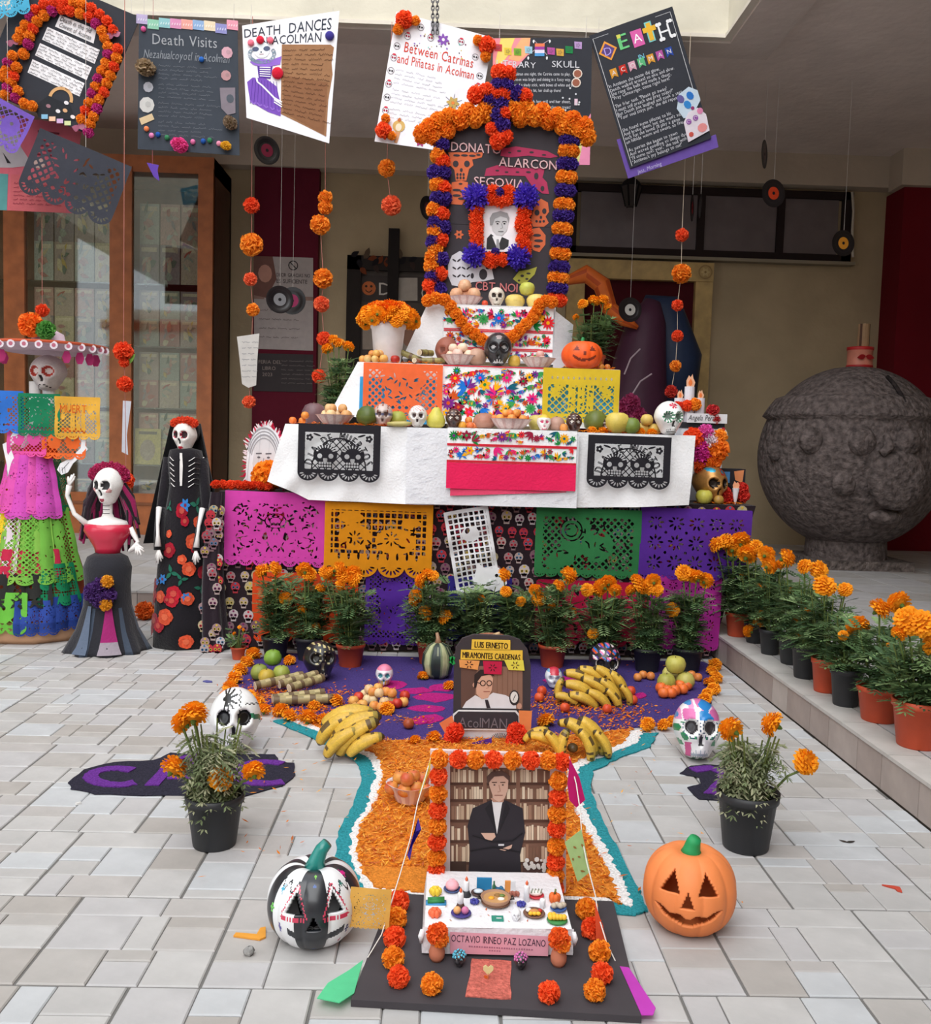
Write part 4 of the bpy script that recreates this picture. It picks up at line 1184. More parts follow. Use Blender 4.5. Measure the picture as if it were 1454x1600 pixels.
pk3=pumpkin('toy_pumpkin','small orange plastic jack-o-lantern with a smile on the third tier',on(908,Y3-.03,Z3),pix(32,Y3),pix(23,Y3),C(240,92,30),10,1,C(40,130,70),face1,nu=96,nv=60,material=PLAST,inner=C(120,40,14),holes=False,stemr=.10,stemh=.42,stemlean=(.02,0))
heap('tejocote','tiny amber tejocote right of the plastic pumpkin',940,Y3-.04,Z3,4,14,5,[C(206,140,60),C(196,110,50)],'tejocotes by the plastic pumpkin',seed=12)
marigold_pot('tall marigold plant rising behind the plastic pumpkin on the third tier',on(922,Y3+.28,Z3),[(-.06,.27,.032,30),(0,.29,.036,25),(.05,.295,.034,28),(-.095,.2,.02,40),(.075,.26,.024,20)],'terra',.08,.10,.24,.11,2,dens=1.4)
marigold_pot('marigold plant in a clay pot on the second tier left of the white drape',on(528,5.05,Z2),[(-.06,.33,.034,25),(.0,.36,.034,20),(.05,.345,.034,25),(-.03,.38,.03,30)],'terra',.07,.075,.30,.10,1,dens=1.3)
Y4,Z4=T4Y+.07,T4Z+.001
bowl('pale pink bowl of breads on the top tier under the CBT lettering',727,Y4,Z4,26)
heap('bread_roll','brown topped bread heaped in the top tier bowl',729,Y4,Z4+pix(9,Y4),6,17,10,[C(206,150,110),C(222,176,140),C(190,130,96)],'breads in the top tier bowl',seed=13)
fr('tiny red fruit left of the bone skull',757,Y4-.03,Z4,5,'round',C(206,70,40),name='tejocote')
skull('bone_skull','small bone coloured skull in the middle of the top tier',on(775,Y4-.02,Z4),pix(25,Y4),skull_cols(C(214,204,190),C(50,40,36),1.0,None,None,C(120,104,90)),CERAM,nu=48,nv=36)
for k,(p_,q_)in enumerate(((804,14),(838,15))):
 fr('%s yellow quince under the apple on the top tier'%('left' if k==0 else 'right'),p_,Y4,Z4,q_,'apple',C(232,206,126),C(214,186,96),name='quince',sc=(1.1,1,.85))
fruit('apple','green apple resting on two yellow quinces at the top tier',on(823,Y4,Z4+pix(20,Y4)),pix(12,Y4),'apple',C(186,190,80),C(200,196,100),sc=(1,1,.95))
sw=thing('marigold_garland','orange marigold garland swagged across the embroidered top tier cloth','garland',(0,T4Y-.06,T4Z))
pts=[(668,470),(680,466),(694,468),(704,478),(712,490),(720,502),(730,514),(742,522),(752,530),(764,536),(792,530),(803,524),(812,515),(822,506),(832,496),(838,486),(843,476),(852,470),(862,472)]
ln=[]
for k,(a,b)in enumerate(pts):
 p=at(a,b,T4Y-.06)-sw.location;ln.append(p);pom(sw,p,pix(9.5,T4Y),C(255,150,20),'flower_ball')
MB().tube([p+Vector((0,.02,0))for p in ln],.004,5,C(180,100,20)).build('cord',CARD,sw)
def petals(name,label,boxes,n,cols,seed,parent=None,ln=(.012,.022)):
 rr=random.Random(seed);mb=MB()
 for k in range(n):
  x0,x1,y0,y1,z=rr.choice(boxes);x,y=rr.uniform(x0,x1),rr.uniform(y0,y1);a=rr.uniform(0,6.28);l=rr.uniform(*ln);w_=l*.22
  dx,dy=math.cos(a),math.sin(a);u=rr.uniform(.001,.009);e=rr.uniform(0,.008)
  mb.add([(x-dy*w_,y+dx*w_,z+u),(x+dx*l,y+dy*l,z+u+e),(x+dy*w_,y-dx*w_,z+u+.002),(x-dx*l*.4,y-dy*l*.4,z+u)],[(0,1,2,3)],jit(rr.choice(cols),.15,rr))
 return tag(mb.build(name,PETAL,parent),label,'petals' if label else None,kind='stuff')
OP=[C(244,134,14),C(232,110,10),C(250,160,30),C(214,90,14)]
def bx_(p0,p1,Y0,Y1,z):return(X_(p0,Y0,z),X_(p1,Y0,z),Y0,Y1,z)
petals('loose_petals','loose orange marigold petals scattered along the second tier edge',[bx_(455,640,T2Y+.0,T2Y+.05,Z2),bx_(530,620,T2Y+.0,T2Y+.03,Z2),bx_(905,1030,T2Y,T2Y+.06,Z2),bx_(920,1000,T2Y,T2Y+.04,Z2)],420,OP,31)
petals('loose_petals','loose orange marigold petals along the third tier edge',[bx_(565,690,T3Y,T3Y+.05,Z3),bx_(880,960,T3Y,T3Y+.05,Z3)],220,OP,32)
for k,px_ in enumerate((925,942,1000,1018)):
 o=link('marigold_flower',marigold_mesh(k),None,on(px_,T2Y+.02,Z2)+Vector((0,0,.006)),(.4,.2,k),pix(9,T2Y));tag(o,'loose marigold head on the second tier left of the painted skull','flower','loose marigold heads on the second tier')
bx0=on(1092,4.78,T1Z)
bo=thing('candle_box','cardboard display box with paper candles and a name banner right of the altar','display box',bx0)
hwb=pix(33,4.78);tz=at(1092,660,4.78).z-T1Z
MB().box((-hwb,0,.002),(hwb,.14,tz),C(206,208,216)).box((-hwb-.004,-.004,tz-.03),(hwb+.004,.144,tz),C(40,40,46)).build('box',CARD,bo)
for k,(p_,zt_,r_)in enumerate(((1062,622,8),(1078,604,8),(1094,622,8))):
 p=at(p_,zt_,4.80);b_z=tz+.0
 MB().lathe([(pix(r_,4.8),b_z),(pix(r_,4.8)*.98,p.z-T1Z)],14,C(214,212,220)).build('candle',CARD,bo).location=(p.x-bx0.x,.03,0)
 fm=MB();Pf=lambda u,v,h:(u,-h,v)
 s_=pix(9 if k!=1 else 13,4.8)
 fm.poly(Pf,[(-.45*s_,0),(.45*s_,0),(.6*s_,.5*s_),(.35*s_,.95*s_),(.22*s_,1.5*s_),(.0,1.1*s_),(-.2*s_,1.35*s_),(-.5*s_,.7*s_)],C(242,186,150),0).leafp(Pf,0,.05*s_,.9*s_,.5*s_,1.57,C(236,130,70),.002)
 fm.build('flame',PAPER,bo,loc=(p.x-bx0.x,.02,p.z-T1Z))
bn=MB();Pn=lambda u,v,h:(u,-.02-h,tz+.002+v)
bn.rect(Pn,-hwb+.02,-.005,hwb+.01,.042,C(236,236,240),0);bn.text(Pn,'Angela Peralta',-hwb+.026,.008,.038,C(30,30,34),.002,slant=.2,sx=.68,bold=1)
bn.build('name_banner',PAPER,bo)
for k,(p_,q_,r_,c_)in enumerate(((1058,636,9,REDX),(1072,634,9,RED),(1084,632,10,ORA),(1112,642,10,C(200,30,50)),(1117,655,8,C(200,30,50)))):
 p=at(p_,q_,4.79);pom(bo,(p.x-bx0.x,-.005,p.z-T1Z),pix(r_,4.79),c_)
skc=MB();Ps=lambda u,v,h:(hwb-.015+u,-.012-h,tz-.06+v)
skc.disc(Ps,0,0,.034,C(230,214,200),0,.036,14);skc.rect(Ps,-.02,-.05,.02,-.02,C(230,214,200),0)
for e in(-.013,.013):skc.disc(Ps,e,-.004,.010,C(60,50,60),.001,n=9)
skc.rect(Ps,-.014,-.044,.014,-.034,C(120,100,100),.001);skc.disc(Ps,.01,.028,.01,C(200,40,60),.001);skc.build('paper_skull',PAPER,bo)
MB().disc(Ps,-.085,-.03,.018,C(110,70,80),.0,n=10).build('paper_skull',PAPER,bo)
bq=thing('paper_bouquet','big bouquet of orange, pink and white tissue flowers at the white tier corner','bouquet',on(1104,4.62,T1Z))
MB().lathe([(.03,0),(.035,.01),(.012,.03),(.012,.22),(.05,.24)],12,C(200,120,40)).build('stand',CARD,bq)
for p_,q_,r_,c_,sp_ in((1082,685,17,RED,0),(1094,698,13,C(226,50,160),.2),(1102,676,12,C(236,90,180),.2),(1109,688,13,C(240,226,232),.2),(1096,712,14,C(220,40,150),.2),(1120,702,19,C(250,130,14),0),(1112,722,15,C(240,120,10),0),(1124,682,12,ORA,0),(1092,728,12,C(226,80,20),0)):
 p=at(p_,q_,4.56);pom(bq,p-bq.location,pix(r_,4.52),c_,spike=sp_)
def _gd(u,v,f):
 if f>0 and math.hypot((u-.25)/.2,(v-.62)/.2)<1:return C(200,50,40)if math.hypot((u-.25)/.1,(v-.62)/.1)>1 else C(60,140,160)
 if f>0 and math.hypot((u+.4)/.22,(v-.72)/.12)<1:return C(60,160,190)
 return None
skull('gold_skull','gold painted skull with jewel flowers at the right end of the bottom table',on(1106,4.57,T1Z+.002),pix(52,4.5),skull_cols(C(176,128,70),C(34,22,14),1.0,None,None,C(90,60,30),_gd),METAL,nu=72,nv=54,rz=.35)
fr('yellow green apple in front of the gold skull',1099,T1Y+.02,T1Z+.002,13,'apple',C(186,182,70),C(200,190,90),name='apple')
fr('dull gold guava at the gold skull right side',1122,T1Y+.02,T1Z+.002,8,'round',C(170,130,60),name='guava')
mbx=thing('mini_altar_box','small black box altar with blue and orange flags right of the gold skull','display box',on(1140,4.66,T1Z))
MB().box((-.06,0,.002),(.07,.08,.17),C(38,36,42)).build('box',CARD,mbx)
P0=lambda u,v,h:(u,-.003-h,v)
MB().rect(P0,-.05,.10,-.008,.155,C(90,150,206),0).disc(P0,-.03,.115,.012,C(226,232,240),.001).build('flag',PAPER,mbx)
MB().poly(P0,[(.012,.158),(.062,.165),(.055,.10),(.02,.115)],C(236,150,100),0).build('flag',PAPER,mbx)
MB().disc(P0,-.02,.06,.03,C(24,22,26),.002).build('paper_rosette',PAPER,mbx)
mc=thing('paper_candle','little paper candle between red flowers at the table right end','candle',on(1148,4.53,T1Z+.002))
MB().lathe([(.004,0),(.010,.03),(.017,.078)],10,C(220,218,224)).build('candle',CARD,mc)
Pf=lambda u,v,h:(u,-.002-h,.078+v)
MB().poly(Pf,[(-.013,0),(.013,0),(.017,.015),(.008,.03),(.0,.024),(-.009,.034),(-.016,.014)],C(240,170,130),0).build('flame',PAPER,mc)
for k,(p_,q_)in enumerate(((1131,770),(1158,764),(1160,774),(1136,778))):
 p=at(p_,q_,4.56);o=pom(None,p,pix(11,4.53),C(214,28,30));o.location.z=max(o.location.z,T1Z+pix(10,4.53));tag(o,'red tissue flower beside the little paper candle','paper flower','red flowers at the table right end')
petals('loose_petals','loose orange petals at the right end of the bottom table',[bx_(1090,1165,T1Y,T1Y+.1,T1Z+.002)],120,OP,33)
pc=thing('portrait_cutout','white cut-out drawing of an elderly face edged with pink fringe','portrait',on(412,4.60,T1Z))
hh=at(405,660,4.6).z-T1Z;ww=pix(30,4.6)
ol=[(-ww,.01),(ww,.01),(ww,hh*.6),(ww*.7,hh*.86),(ww*.2,hh*.99),(-ww*.4,hh*.93),(-ww*.85,hh*.7),(-ww*.95,hh*.35)]
Pq=lambda u,v,h:(u,-h,v)
pm=MB().poly(Pq,ol,C(226,224,228),0).poly(Pq,[(a,b)for a,b in ol[::-1]],C(200,200,204),-.006)
for i in range(len(ol)):
 a,b=ol[i],ol[(i+1)%len(ol)];pm.add([Pq(*a,0),Pq(*b,0),Pq(*b,-.006),Pq(*a,-.006)],[(0,1,2,3)],C(220,220,224))
pm.build('card',CARD,pc)
dm=MB();G1=C(150,146,150);G2=C(96,92,96)
dm.poly(Pq,[(-ww*.5,hh*.1),(ww*.5,hh*.08),(ww*.62,hh*.5),(ww*.5,hh*.75),(0,hh*.82),(-ww*.5,hh*.68),(-ww*.6,hh*.4)],C(206,202,204),.001)
[dm.ring(Pq,-ww*.02,hh*(.44+.02*k),ww*(.66+.07*k),.003+.002*(k%2),G1,.002,16,.2,2.9,hh*(.33+.03*k))for k in range(4)]
for e in(-.28,.22):dm.line(Pq,[(ww*(e-.15),hh*.545),(ww*(e+.15),hh*.55)],.006,G2,.002);dm.disc(Pq,ww*e,hh*.49,.008,G2,.002,.005,8)
dm.line(Pq,[(ww*-.02,hh*.48),(ww*-.1,hh*.34),(ww*.06,hh*.33)],.004,G1,.002);dm.line(Pq,[(-ww*.2,hh*.23),(ww*.2,hh*.225)],.006,G2,.002)
for k in range(4):dm.line(Pq,[(-ww*.9+k*ww*.5,hh*.08),(-ww*.7+k*ww*.5,hh*.9-abs(k-1.5)*hh*.12)],.0025,C(190,188,192),.0018)
dm.build('drawn_face',CARD,pc)
rr=random.Random(44);fm=MB()
for i in range(len(ol)-1):
 a,b=ol[(i+1)],ol[(i+2)%len(ol)]
 for k in range(12):
  t=k/12;u,v=a[0]+(b[0]-a[0])*t,a[1]+(b[1]-a[1])*t;an=math.atan2(v-hh*.4,u)
  fm.leafp(Pq,u*.96,v*.98,rr.uniform(.02,.034),.008,an+rr.uniform(-.5,.5),rr.choice([C(206,40,80),C(240,230,232),C(190,30,60),C(244,220,226)]),.002+.0005*(k%3))
fm.build('paper_fringe',PAPER,pc)
o=pom(None,at(418,718,4.56),pix(24,4.56),C(255,150,16),n=160);o.location.z=T1Z+pix(24,4.52);o.name='marigold_ball'
tag(o,'large orange paper marigold in front of the drawn face','paper flower')
ge=thing('flower_edging','row of red orange paper flowers along the left edge of the bottom table','garland',on(375,4.52,T1Z))
for k in range(8):
 p=on(338+k*11.5,4.51+.006*(k%2),T1Z+.03);pom(ge,p-ge.location,pix(9,4.46),C(240,66,24),squash=.75)
 # name board on the top tier
BY=5.45
def bpx(lx,ly):return 640+.2437*lx,90+.2437*ly
bd=thing('memorial_board','black memorial board framed by orange and purple tissue flowers with a small portrait','memorial board',on(778,BY,T4Z))
bl=bd.location
def bp3(px,py,dy=0.0):return at(px,py,BY+dy)-bl
MBD=C(58,53,58)
mb=MB()
zt=bp3(780,192).z;x0,x1=bp3(688,400).x,bp3(872,400).x
xt0,xt1=bp3(690,210).x,bp3(880,210).x
def slab(pts,dy0,dy1,col):
 m_=MB();n=len(pts)
 m_.add([(u,dy0,v)for u,v in pts],[tuple(range(n))],col);m_.add([(u,dy1,v)for u,v in pts],[tuple(range(n-1,-1,-1))],col)
 for i in range(n):
  a,b=pts[i],pts[(i+1)%n];m_.add([(a[0],dy0,a[1]),(b[0],dy0,b[1]),(b[0],dy1,b[1]),(a[0],dy1,a[1])],[(3,2,1,0)],col)
 return m_
apex=bp3(785,165).z
slab([(x0,0),(x1,0),(xt1,zt-.06),(xt1+.05,zt-.05),(xt1,zt+.04),((xt0+xt1)/2,apex),(xt0,zt+.04),(xt0-.05,zt-.05),(xt0,zt-.06)],0,.025,MBD).build('board',CARD,bd)
MB().box((x0,-.001,bp3(780,352).z-.002),(x1,.0,bp3(780,352).z),C(40,36,40)).build('seam',CARD,bd)
k_=0
def BP(lx,ly,r,c,dy=-.03,sq=1.0,spike=0.0):
 p=bpx(lx,ly);pom(bd,bp3(p[0],p[1],dy),pix(r*.2437,BY),c,squash=sq,spike=spike)
P2=C(62,28,140)
for lx,ly,c in((205,560,P2),(180,628,ORA),(210,668,RED),(160,735,P2),(215,740,P2),(175,815,ORA),(215,838,RED),(180,900,P2),(222,905,P2),(155,975,ORA),(205,1005,RED),(160,1060,P2),(215,1090,P2),(160,1115,ORA),(198,1170,RED),(150,1180,P2),(165,1228,ORA),(200,1290,P2),(145,1280,ORA),(140,1340,ORA),(192,1385,RED),(145,1400,P2),(130,1460,RED),(188,1485,P2),(150,1530,RED)):
 BP(lx,ly,50,c)
for k,ly in enumerate((530,595,680,765,850,940,1010,1095,1180,1255,1340,1410,1475,1550)):
 lx=1022-(ly-530)*.082;c=P2 if k%2==0 else ORA
 if k==13:c=RED
 BP(lx-22,ly,46,c,sq=.95);BP(lx+26,ly+6,46,c,sq=.95)
for lx,ly,r in((80,490,58),(130,455,62),(190,415,62),(235,470,55),(255,385,60),(320,400,62),(370,350,58),(420,385,60),(480,350,62),(500,320,50),(150,510,50),(660,335,56),(710,380,62),(740,330,60),(800,380,60),(850,350,56),(890,400,62),(950,380,56),(990,440,62),(1040,400,56),(1080,470,62),(1120,440,56),(1135,510,58)):
 BP(lx,ly,r,C(255,154,28)if(lx+ly)%3 else C(255,142,22),-.04)
for lx,ly,r,c in((572,98,52,RED),(632,105,50,RED),(565,178,48,P2),(618,185,50,P2),(425,240,56,RED),(495,215,52,RED),(600,235,52,RED),(540,240,44,RED),(735,245,50,RED),(685,230,50,P2),(510,275,46,P2),(590,295,50,P2),(560,365,48,P2),(600,362,50,RED),(590,435,54,P2),(525,458,42,RED),(565,535,54,RED),(615,508,48,RED)):
 BP(lx,ly,r,c,-.055)
LC=C(214,176,178);CORAL=C(206,104,92)
def BL(txt,lx,ly,wdl,hl,col):
 lt=MB();p=bpx(lx,ly);o=bp3(*p);sz=pix(hl*.2437,BY)/.73;w_=pix(wdl*.2437,BY);sx=w_/text_width(txt,sz)
 P=lambda u,v,h:(o.x+u,-.004-h,o.z+v-u*.03)
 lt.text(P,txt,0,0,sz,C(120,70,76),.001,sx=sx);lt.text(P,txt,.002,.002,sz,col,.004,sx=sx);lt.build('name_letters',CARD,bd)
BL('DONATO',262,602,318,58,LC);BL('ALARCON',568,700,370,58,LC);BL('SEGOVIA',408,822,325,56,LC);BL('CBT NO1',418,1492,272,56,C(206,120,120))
co=MB()
def LP(pts):return[(bp3(*bpx(a,b)).x,bp3(*bpx(a,b)).z)for a,b in pts]
PB=lambda u,v,h:(u,-.001-h,v)
OC,PC=C(206,104,66),C(170,52,88)
def E(lx,ly,rx,rz,col,h=.0014,rot=0.0):
 p=bp3(*bpx(lx,ly));q=.2437*BY/FPX;co.disc(PB,p.x,p.z,rx*q,col,h,rz*q,14,rot)
co.poly(PB,LP([(245,608),(470,608),(462,640),(400,655),(408,690),(380,715),(362,790),(295,790),(285,720),(258,690),(262,655)]),OC)
co.poly(PB,LP([(270,800),(330,790),(372,800),(372,880),(335,945),(262,940),(258,860)]),OC)
for lx,ly,rx,rz in((294,682,18,20),(366,682,18,20),(330,722,9,12),(305,750,7,9),(325,750,7,9),(345,750,7,9),(305,772,7,9),(325,772,7,9),(345,772,7,9),(300,628,22,7),(350,628,22,7),(400,630,22,7),(440,625,14,6),(300,850,26,8),(340,860,20,8),(300,885,26,8),(330,905,22,8),(325,810,12,6)):E(lx,ly,rx,rz,MBD,.0024)
co.build('paper_cutout',CARD,bd);co=MB()
co.poly(PB,LP([(580,630),(590,585),(680,570),(780,585),(880,600),(950,635),(900,645),(760,630),(640,640)]),PC)
co.poly(PB,LP([(478,760),(490,712),(560,690),(700,708),(865,712),(850,770),(878,800),(892,875),(850,872),(780,820),(740,760),(600,755)]),PC)
for lx,ly,rx,rz in((700,600,14,6),(780,608,14,6),(640,610,10,5),(860,625,14,5),(560,725,12,5),(620,735,12,5),(810,760,14,20),(850,840,12,16),(690,735,12,5),(760,735,16,6)):E(lx,ly,rx,rz,MBD,.0024)
co.build('paper_cutout',CARD,bd);co=MB()
co.poly(PB,LP([(800,940),(840,905),(885,930),(892,990),(870,1020),(890,1060),(860,1085),(790,1085),(775,1040),(790,990)]),OC)
co.poly(PB,LP([(770,1100),(830,1090),(870,1140),(868,1200),(830,1248),(790,1235),(765,1180)]),OC)
for lx,ly,rx,rz in((815,995,16,18),(862,985,14,17),(840,1025,8,10),(812,1050,8,8),(835,1052,8,8),(858,1050,8,8),(815,1140,26,9),(825,1175,28,9),(815,1210,22,9)):E(lx,ly,rx,rz,MBD,.0024)
co.build('paper_cutout',CARD,bd);co=MB()
WC=C(206,204,210)
co.poly(PB,LP([(245,1330),(270,1270),(320,1240),(360,1260),(390,1300),(450,1300),(520,1330),(540,1420),(470,1435),(400,1440),(330,1470),(270,1460),(245,1400)]),WC,.0012)
for k in range(12):
 E(285+(k%4)*30,1300+(k//4)*50,14,5,MBD,.0024,.7 if k%2 else-.5)
for lx,ly,rx,rz in((470,1390,26,34),(420,1340,18,9),(500,1350,14,8),(400,1400,10,18)):E(lx,ly,rx,rz,MBD,.0024)
co.build('paper_cutout',CARD,bd);co=MB()
co.poly(PB,LP([(660,1420),(700,1370),(760,1360),(815,1342),(800,1390),(770,1420),(740,1450),(700,1450)]),C(170,166,70),.0012)
for lx,ly,rx,rz in((720,1400,12,8),(760,1385,14,6),(700,1430,8,6),(750,1420,10,6)):E(lx,ly,rx,rz,MBD,.0024)
co.build('paper_cutout',CARD,bd);co=MB()
q=bp3(*bpx(315,1135));co.flower(PB,q.x,q.z,.028,OC,MBD,6,.0014)
co.build('paper_cutout',CARD,bd)
pf=thing('framed_photo','oval black and white photograph of a man in a dark suit and tie','photograph',bl+bp3(*bpx(580,1245),-.012))
po=pf.location
def L3(lx,ly):
 p=at(*bpx(lx,ly),BY-.012)-po;return(p.x,p.z)
def LPf(pts):return[L3(a,b)for a,b in pts]
PF=lambda u,v,h:(u,-h,v)
s=slab(LPf([(470,1245),(692,1245),(692,948),(470,948)]),0,.006,C(236,234,238));s.build('card',CARD,pf)
ph=MB();g=lambda v_:C(v_,v_,v_+2)
ph.poly(PF,LPf([(490,1230),(494,1160),(520,1130),(545,1150),(590,1150),(635,1170),(632,1210),(600,1232)]),g(52),.001)
ph.poly(PF,LPf([(528,1148),(560,1225),(590,1150),(570,1135)]),g(232),.002);ph.poly(PF,LPf([(556,1165),(570,1165),(578,1228),(552,1228)]),g(150),.003)
ph.poly(PF,LPf([(520,1060),(524,1020),(560,1000),(620,1010),(634,1050),(622,1110),(590,1142),(555,1140),(530,1110)]),g(196),.003)
ph.poly(PF,LPf([(514,1075),(512,1030),(530,998),(580,985),(625,998),(638,1030),(632,1060),(622,1030),(580,1018),(545,1035),(530,1075)]),g(150),.004)
for lx in(562,606):ph.line(PF,LPf([(lx-14,1056),(lx,1050),(lx+14,1056)]),.004,g(70),.005);E2=L3(lx,1066);ph.disc(PF,E2[0],E2[1],.006,g(50),.005,.004,8)
ph.line(PF,LPf([(588,1065),(594,1092),(580,1096)]),.003,g(130),.005);ph.line(PF,LPf([(566,1116),(600,1116)]),.004,g(100),.005)
ph.build('portrait_print',CARD,pf)
for lx,ly,r,c,sp_ in((425,896,70,C(74,44,190),.35),(745,896,70,C(74,44,190),.35),(415,1265,64,C(74,44,190),.35),(695,1280,66,C(74,44,190),.35)):
 BP(lx,ly,r,c,-.045,1,sp_)
for lx,ly in((430,985),(425,1030),(430,1075),(425,1120),(430,1165),(425,1200),(735,990),(725,1040),(735,1075),(715,1075),(740,1120),(725,1165),(735,1205),(735,1240),(530,860),(530,905),(630,860),(630,905),(580,915),(500,1290),(540,1290),(590,1295),(520,1310)):
 BP(lx,ly,42,C(255,86,28),-.035,.9,.25)
BP(573,870,34,P2,-.045);BP(548,1250,30,P2,-.04)
# sawdust rug, petal carpet and floor offerings
from mathutils.geometry import tessellate_polygon
def fpoly(pts):return[(flo(a,b).x,flo(a,b).y)for a,b in pts]
def inpoly(x,y,pg):
 c=False;n=len(pg)
 for i in range(n):
  x1,y1=pg[i];x2,y2=pg[(i+1)%n]
  if(y1>y)!=(y2>y)and x<(x2-x1)*(y-y1)/(y2-y1)+x1:c=not c
 return c
def rough(pg,amp,rr,k=5):
 out=[]
 for i in range(len(pg)):
  a,b=pg[i],pg[(i+1)%len(pg)]
  for j in range(k):
   t=j/k;out.append((a[0]+(b[0]-a[0])*t+rr.uniform(-amp,amp),a[1]+(b[1]-a[1])*t+rr.uniform(-amp,amp)))
 return out
def layer(pg,z0,z1,col,mb=None):
 mb=mb or MB();n=len(pg)
 ar=sum(pg[i][0]*pg[(i+1)%n][1]-pg[(i+1)%n][0]*pg[i][1]for i in range(n))
 if ar<0:pg=pg[::-1]
 tris=tessellate_polygon([[Vector((x,y,0))for x,y in pg]])
 fx=[]
 for t in tris:
  a,b,c=(pg[i]for i in t)
  fx.append(tuple(t)if(b[0]-a[0])*(c[1]-a[1])-(b[1]-a[1])*(c[0]-a[0])>0 else tuple(t)[::-1])
 mb.add([(x,y,z1)for x,y in pg],fx,col)
 for i in range(n):
  a,b=pg[i],pg[(i+1)%n];mb.add([(a[0],a[1],z0),(b[0],b[1],z0),(b[0],b[1],z1),(a[0],a[1],z1)],[(0,1,2,3)],col)
 return mb
rr=random.Random(70);_pz=[.006]
RUG=[(372,1040),(430,1022),(700,1030),(1098,1036),(1122,1048),(1110,1100),(1060,1132),(935,1142),(905,1168),(560,1168),(500,1128),(400,1104),(366,1082)]
rg=thing('sawdust_rug','purple dyed sawdust rug spread in front of the altar','sawdust rug',(0,0,0))
rug_pg=fpoly(RUG)
tag(layer(rough(rug_pg,.006,rr),.001,.007,C(76,62,122)).build('purple_sawdust',SAND,rg),kind='stuff')
mg=MB()
for cx,cy,rx,ry in((612,1072,26,8),(680,1092,34,8),(665,1110,30,6),(672,1126,20,7),(650,1082,26,5),(880,1066,30,6),(690,1078,22,6),(655,1130,22,5),(1000,1090,10,4)):
 pg=fpoly([(cx+rx*math.cos(a*.52)*rr.uniform(.8,1.1),cy+ry*math.sin(a*.52)*rr.uniform(.7,1.2))for a in range(12)]);_pz[0]+=.0003;layer(pg,.005,_pz[0]+.0016,C(176,40,120),mg)
tag(mg.build('pink_sawdust',SAND,rg),kind='stuff')
L_=[(425,1128),(470,1146),(520,1170),(556,1190),(565,1215),(552,1262),(527,1302),(524,1350),(548,1395),(640,1415)]
R_=[(990,1432),(1010,1425),(1000,1395),(972,1340),(944,1290),(923,1240),(926,1206),(968,1186),(1016,1168),(1028,1146)]
def shift(lst,d,dy=0):return[(a+d,b+dy)for a,b in lst]
top_edge=[(930,1150),(700,1160),(560,1160),(470,1120)]
cp=thing('petal_carpet','orange marigold petal path with turquoise edging leading to the altar','petal carpet',(0,0,0))
outer=fpoly(L_+[(820,1420)]+R_+top_edge)
inner=fpoly(shift(L_,22,-2)[:-1]+[(640,1402),(960,1412)]+shift(R_,-22,-4)[1:]+top_edge)
petal_pg=fpoly(shift(L_,34,-4)[:-1]+[(640,1398),(950,1406)]+shift(R_,-40,-6)[1:]+top_edge)
tag(layer(rough(outer,.004,rr,6),.001,.005,C(52,142,152)).build('turquoise_sawdust',SAND,cp),kind='stuff')
tag(layer(rough(inner,.006,rr,14),.004,.0065,C(232,230,230)).build('white_sand',SAND,cp),kind='stuff')
tag(layer(rough(petal_pg,.007,rr,12),.005,.009,C(216,132,52)).build('petal_bed',SAND,cp),kind='stuff')
pt=MB();xs=[p[0]for p in petal_pg];ys=[p[1]for p in petal_pg];n=0
while n<9000:
 x,y=rr.uniform(min(xs)-.02,max(xs)+.02),rr.uniform(min(ys),max(ys))
 if not inpoly(x,y,petal_pg)and rr.random()>.012:continue
 if abs(x-.05)<.2 and 1.7<y<2.15:continue
 a=rr.uniform(0,6.28);l=rr.uniform(.010,.027);w_=l*rr.uniform(.07,.14);z=rr.uniform(.009,.016);dx,dy=math.cos(a),math.sin(a);e=rr.uniform(-.002,.009)
 c=rr.choice([C(240,146,34),C(228,128,30),C(250,176,60),C(214,112,34),C(200,110,60),C(242,166,70),C(252,190,90)])
 pt.add([(x-dx*l*.5,y-dy*l*.5,z),(x-dy*w_,y+dx*w_,z+e*.5),(x+dx*l*.5,y+dy*l*.5,z+e),(x+dy*w_,y-dx*w_,z+e*.4)],[(0,1,2,3)],jit(c,.15,rr));n+=1
tag(pt.build('petals',PETAL,cp),kind='stuff')
pr=MB()
def scat(boxpx,n,r_=(.008,.018)):
 for k in range(n):
  cx,cy,sx,sy=rr.choice(boxpx);f=flo(cx+rr.gauss(0,sx),cy+rr.gauss(0,sy));a=rr.uniform(0,6.28);l=rr.uniform(*r_);w_=l*.16;z=rr.uniform(.0075,.014)
  dx,dy=math.cos(a),math.sin(a)
  pr.add([(f.x-dx*l*.5,f.y-dy*l*.5,z),(f.x-dy*w_,f.y+dx*w_,z+.003),(f.x+dx*l*.5,f.y+dy*l*.5,z+rr.uniform(0,.006)),(f.x+dy*w_,f.y-dx*w_,z)],[(0,1,2,3)],jit(rr.choice(OP+[C(236,130,60)]),.15,rr))
scat([(455,1095,45,12),(500,1115,40,10),(420,1088,25,10)],1500);scat([(915,1105,45,9),(880,1100,35,10)],1100);scat([(640,1130,22,4),(530,1085,40,5),(700,1060,120,30)],240)
scat([(960,1135,30,8),(985,1120,30,7)],300);scat([(1050,1050,50,30)],50)
tag(pr.build('scattered_petals',PETAL,rg),kind='stuff')
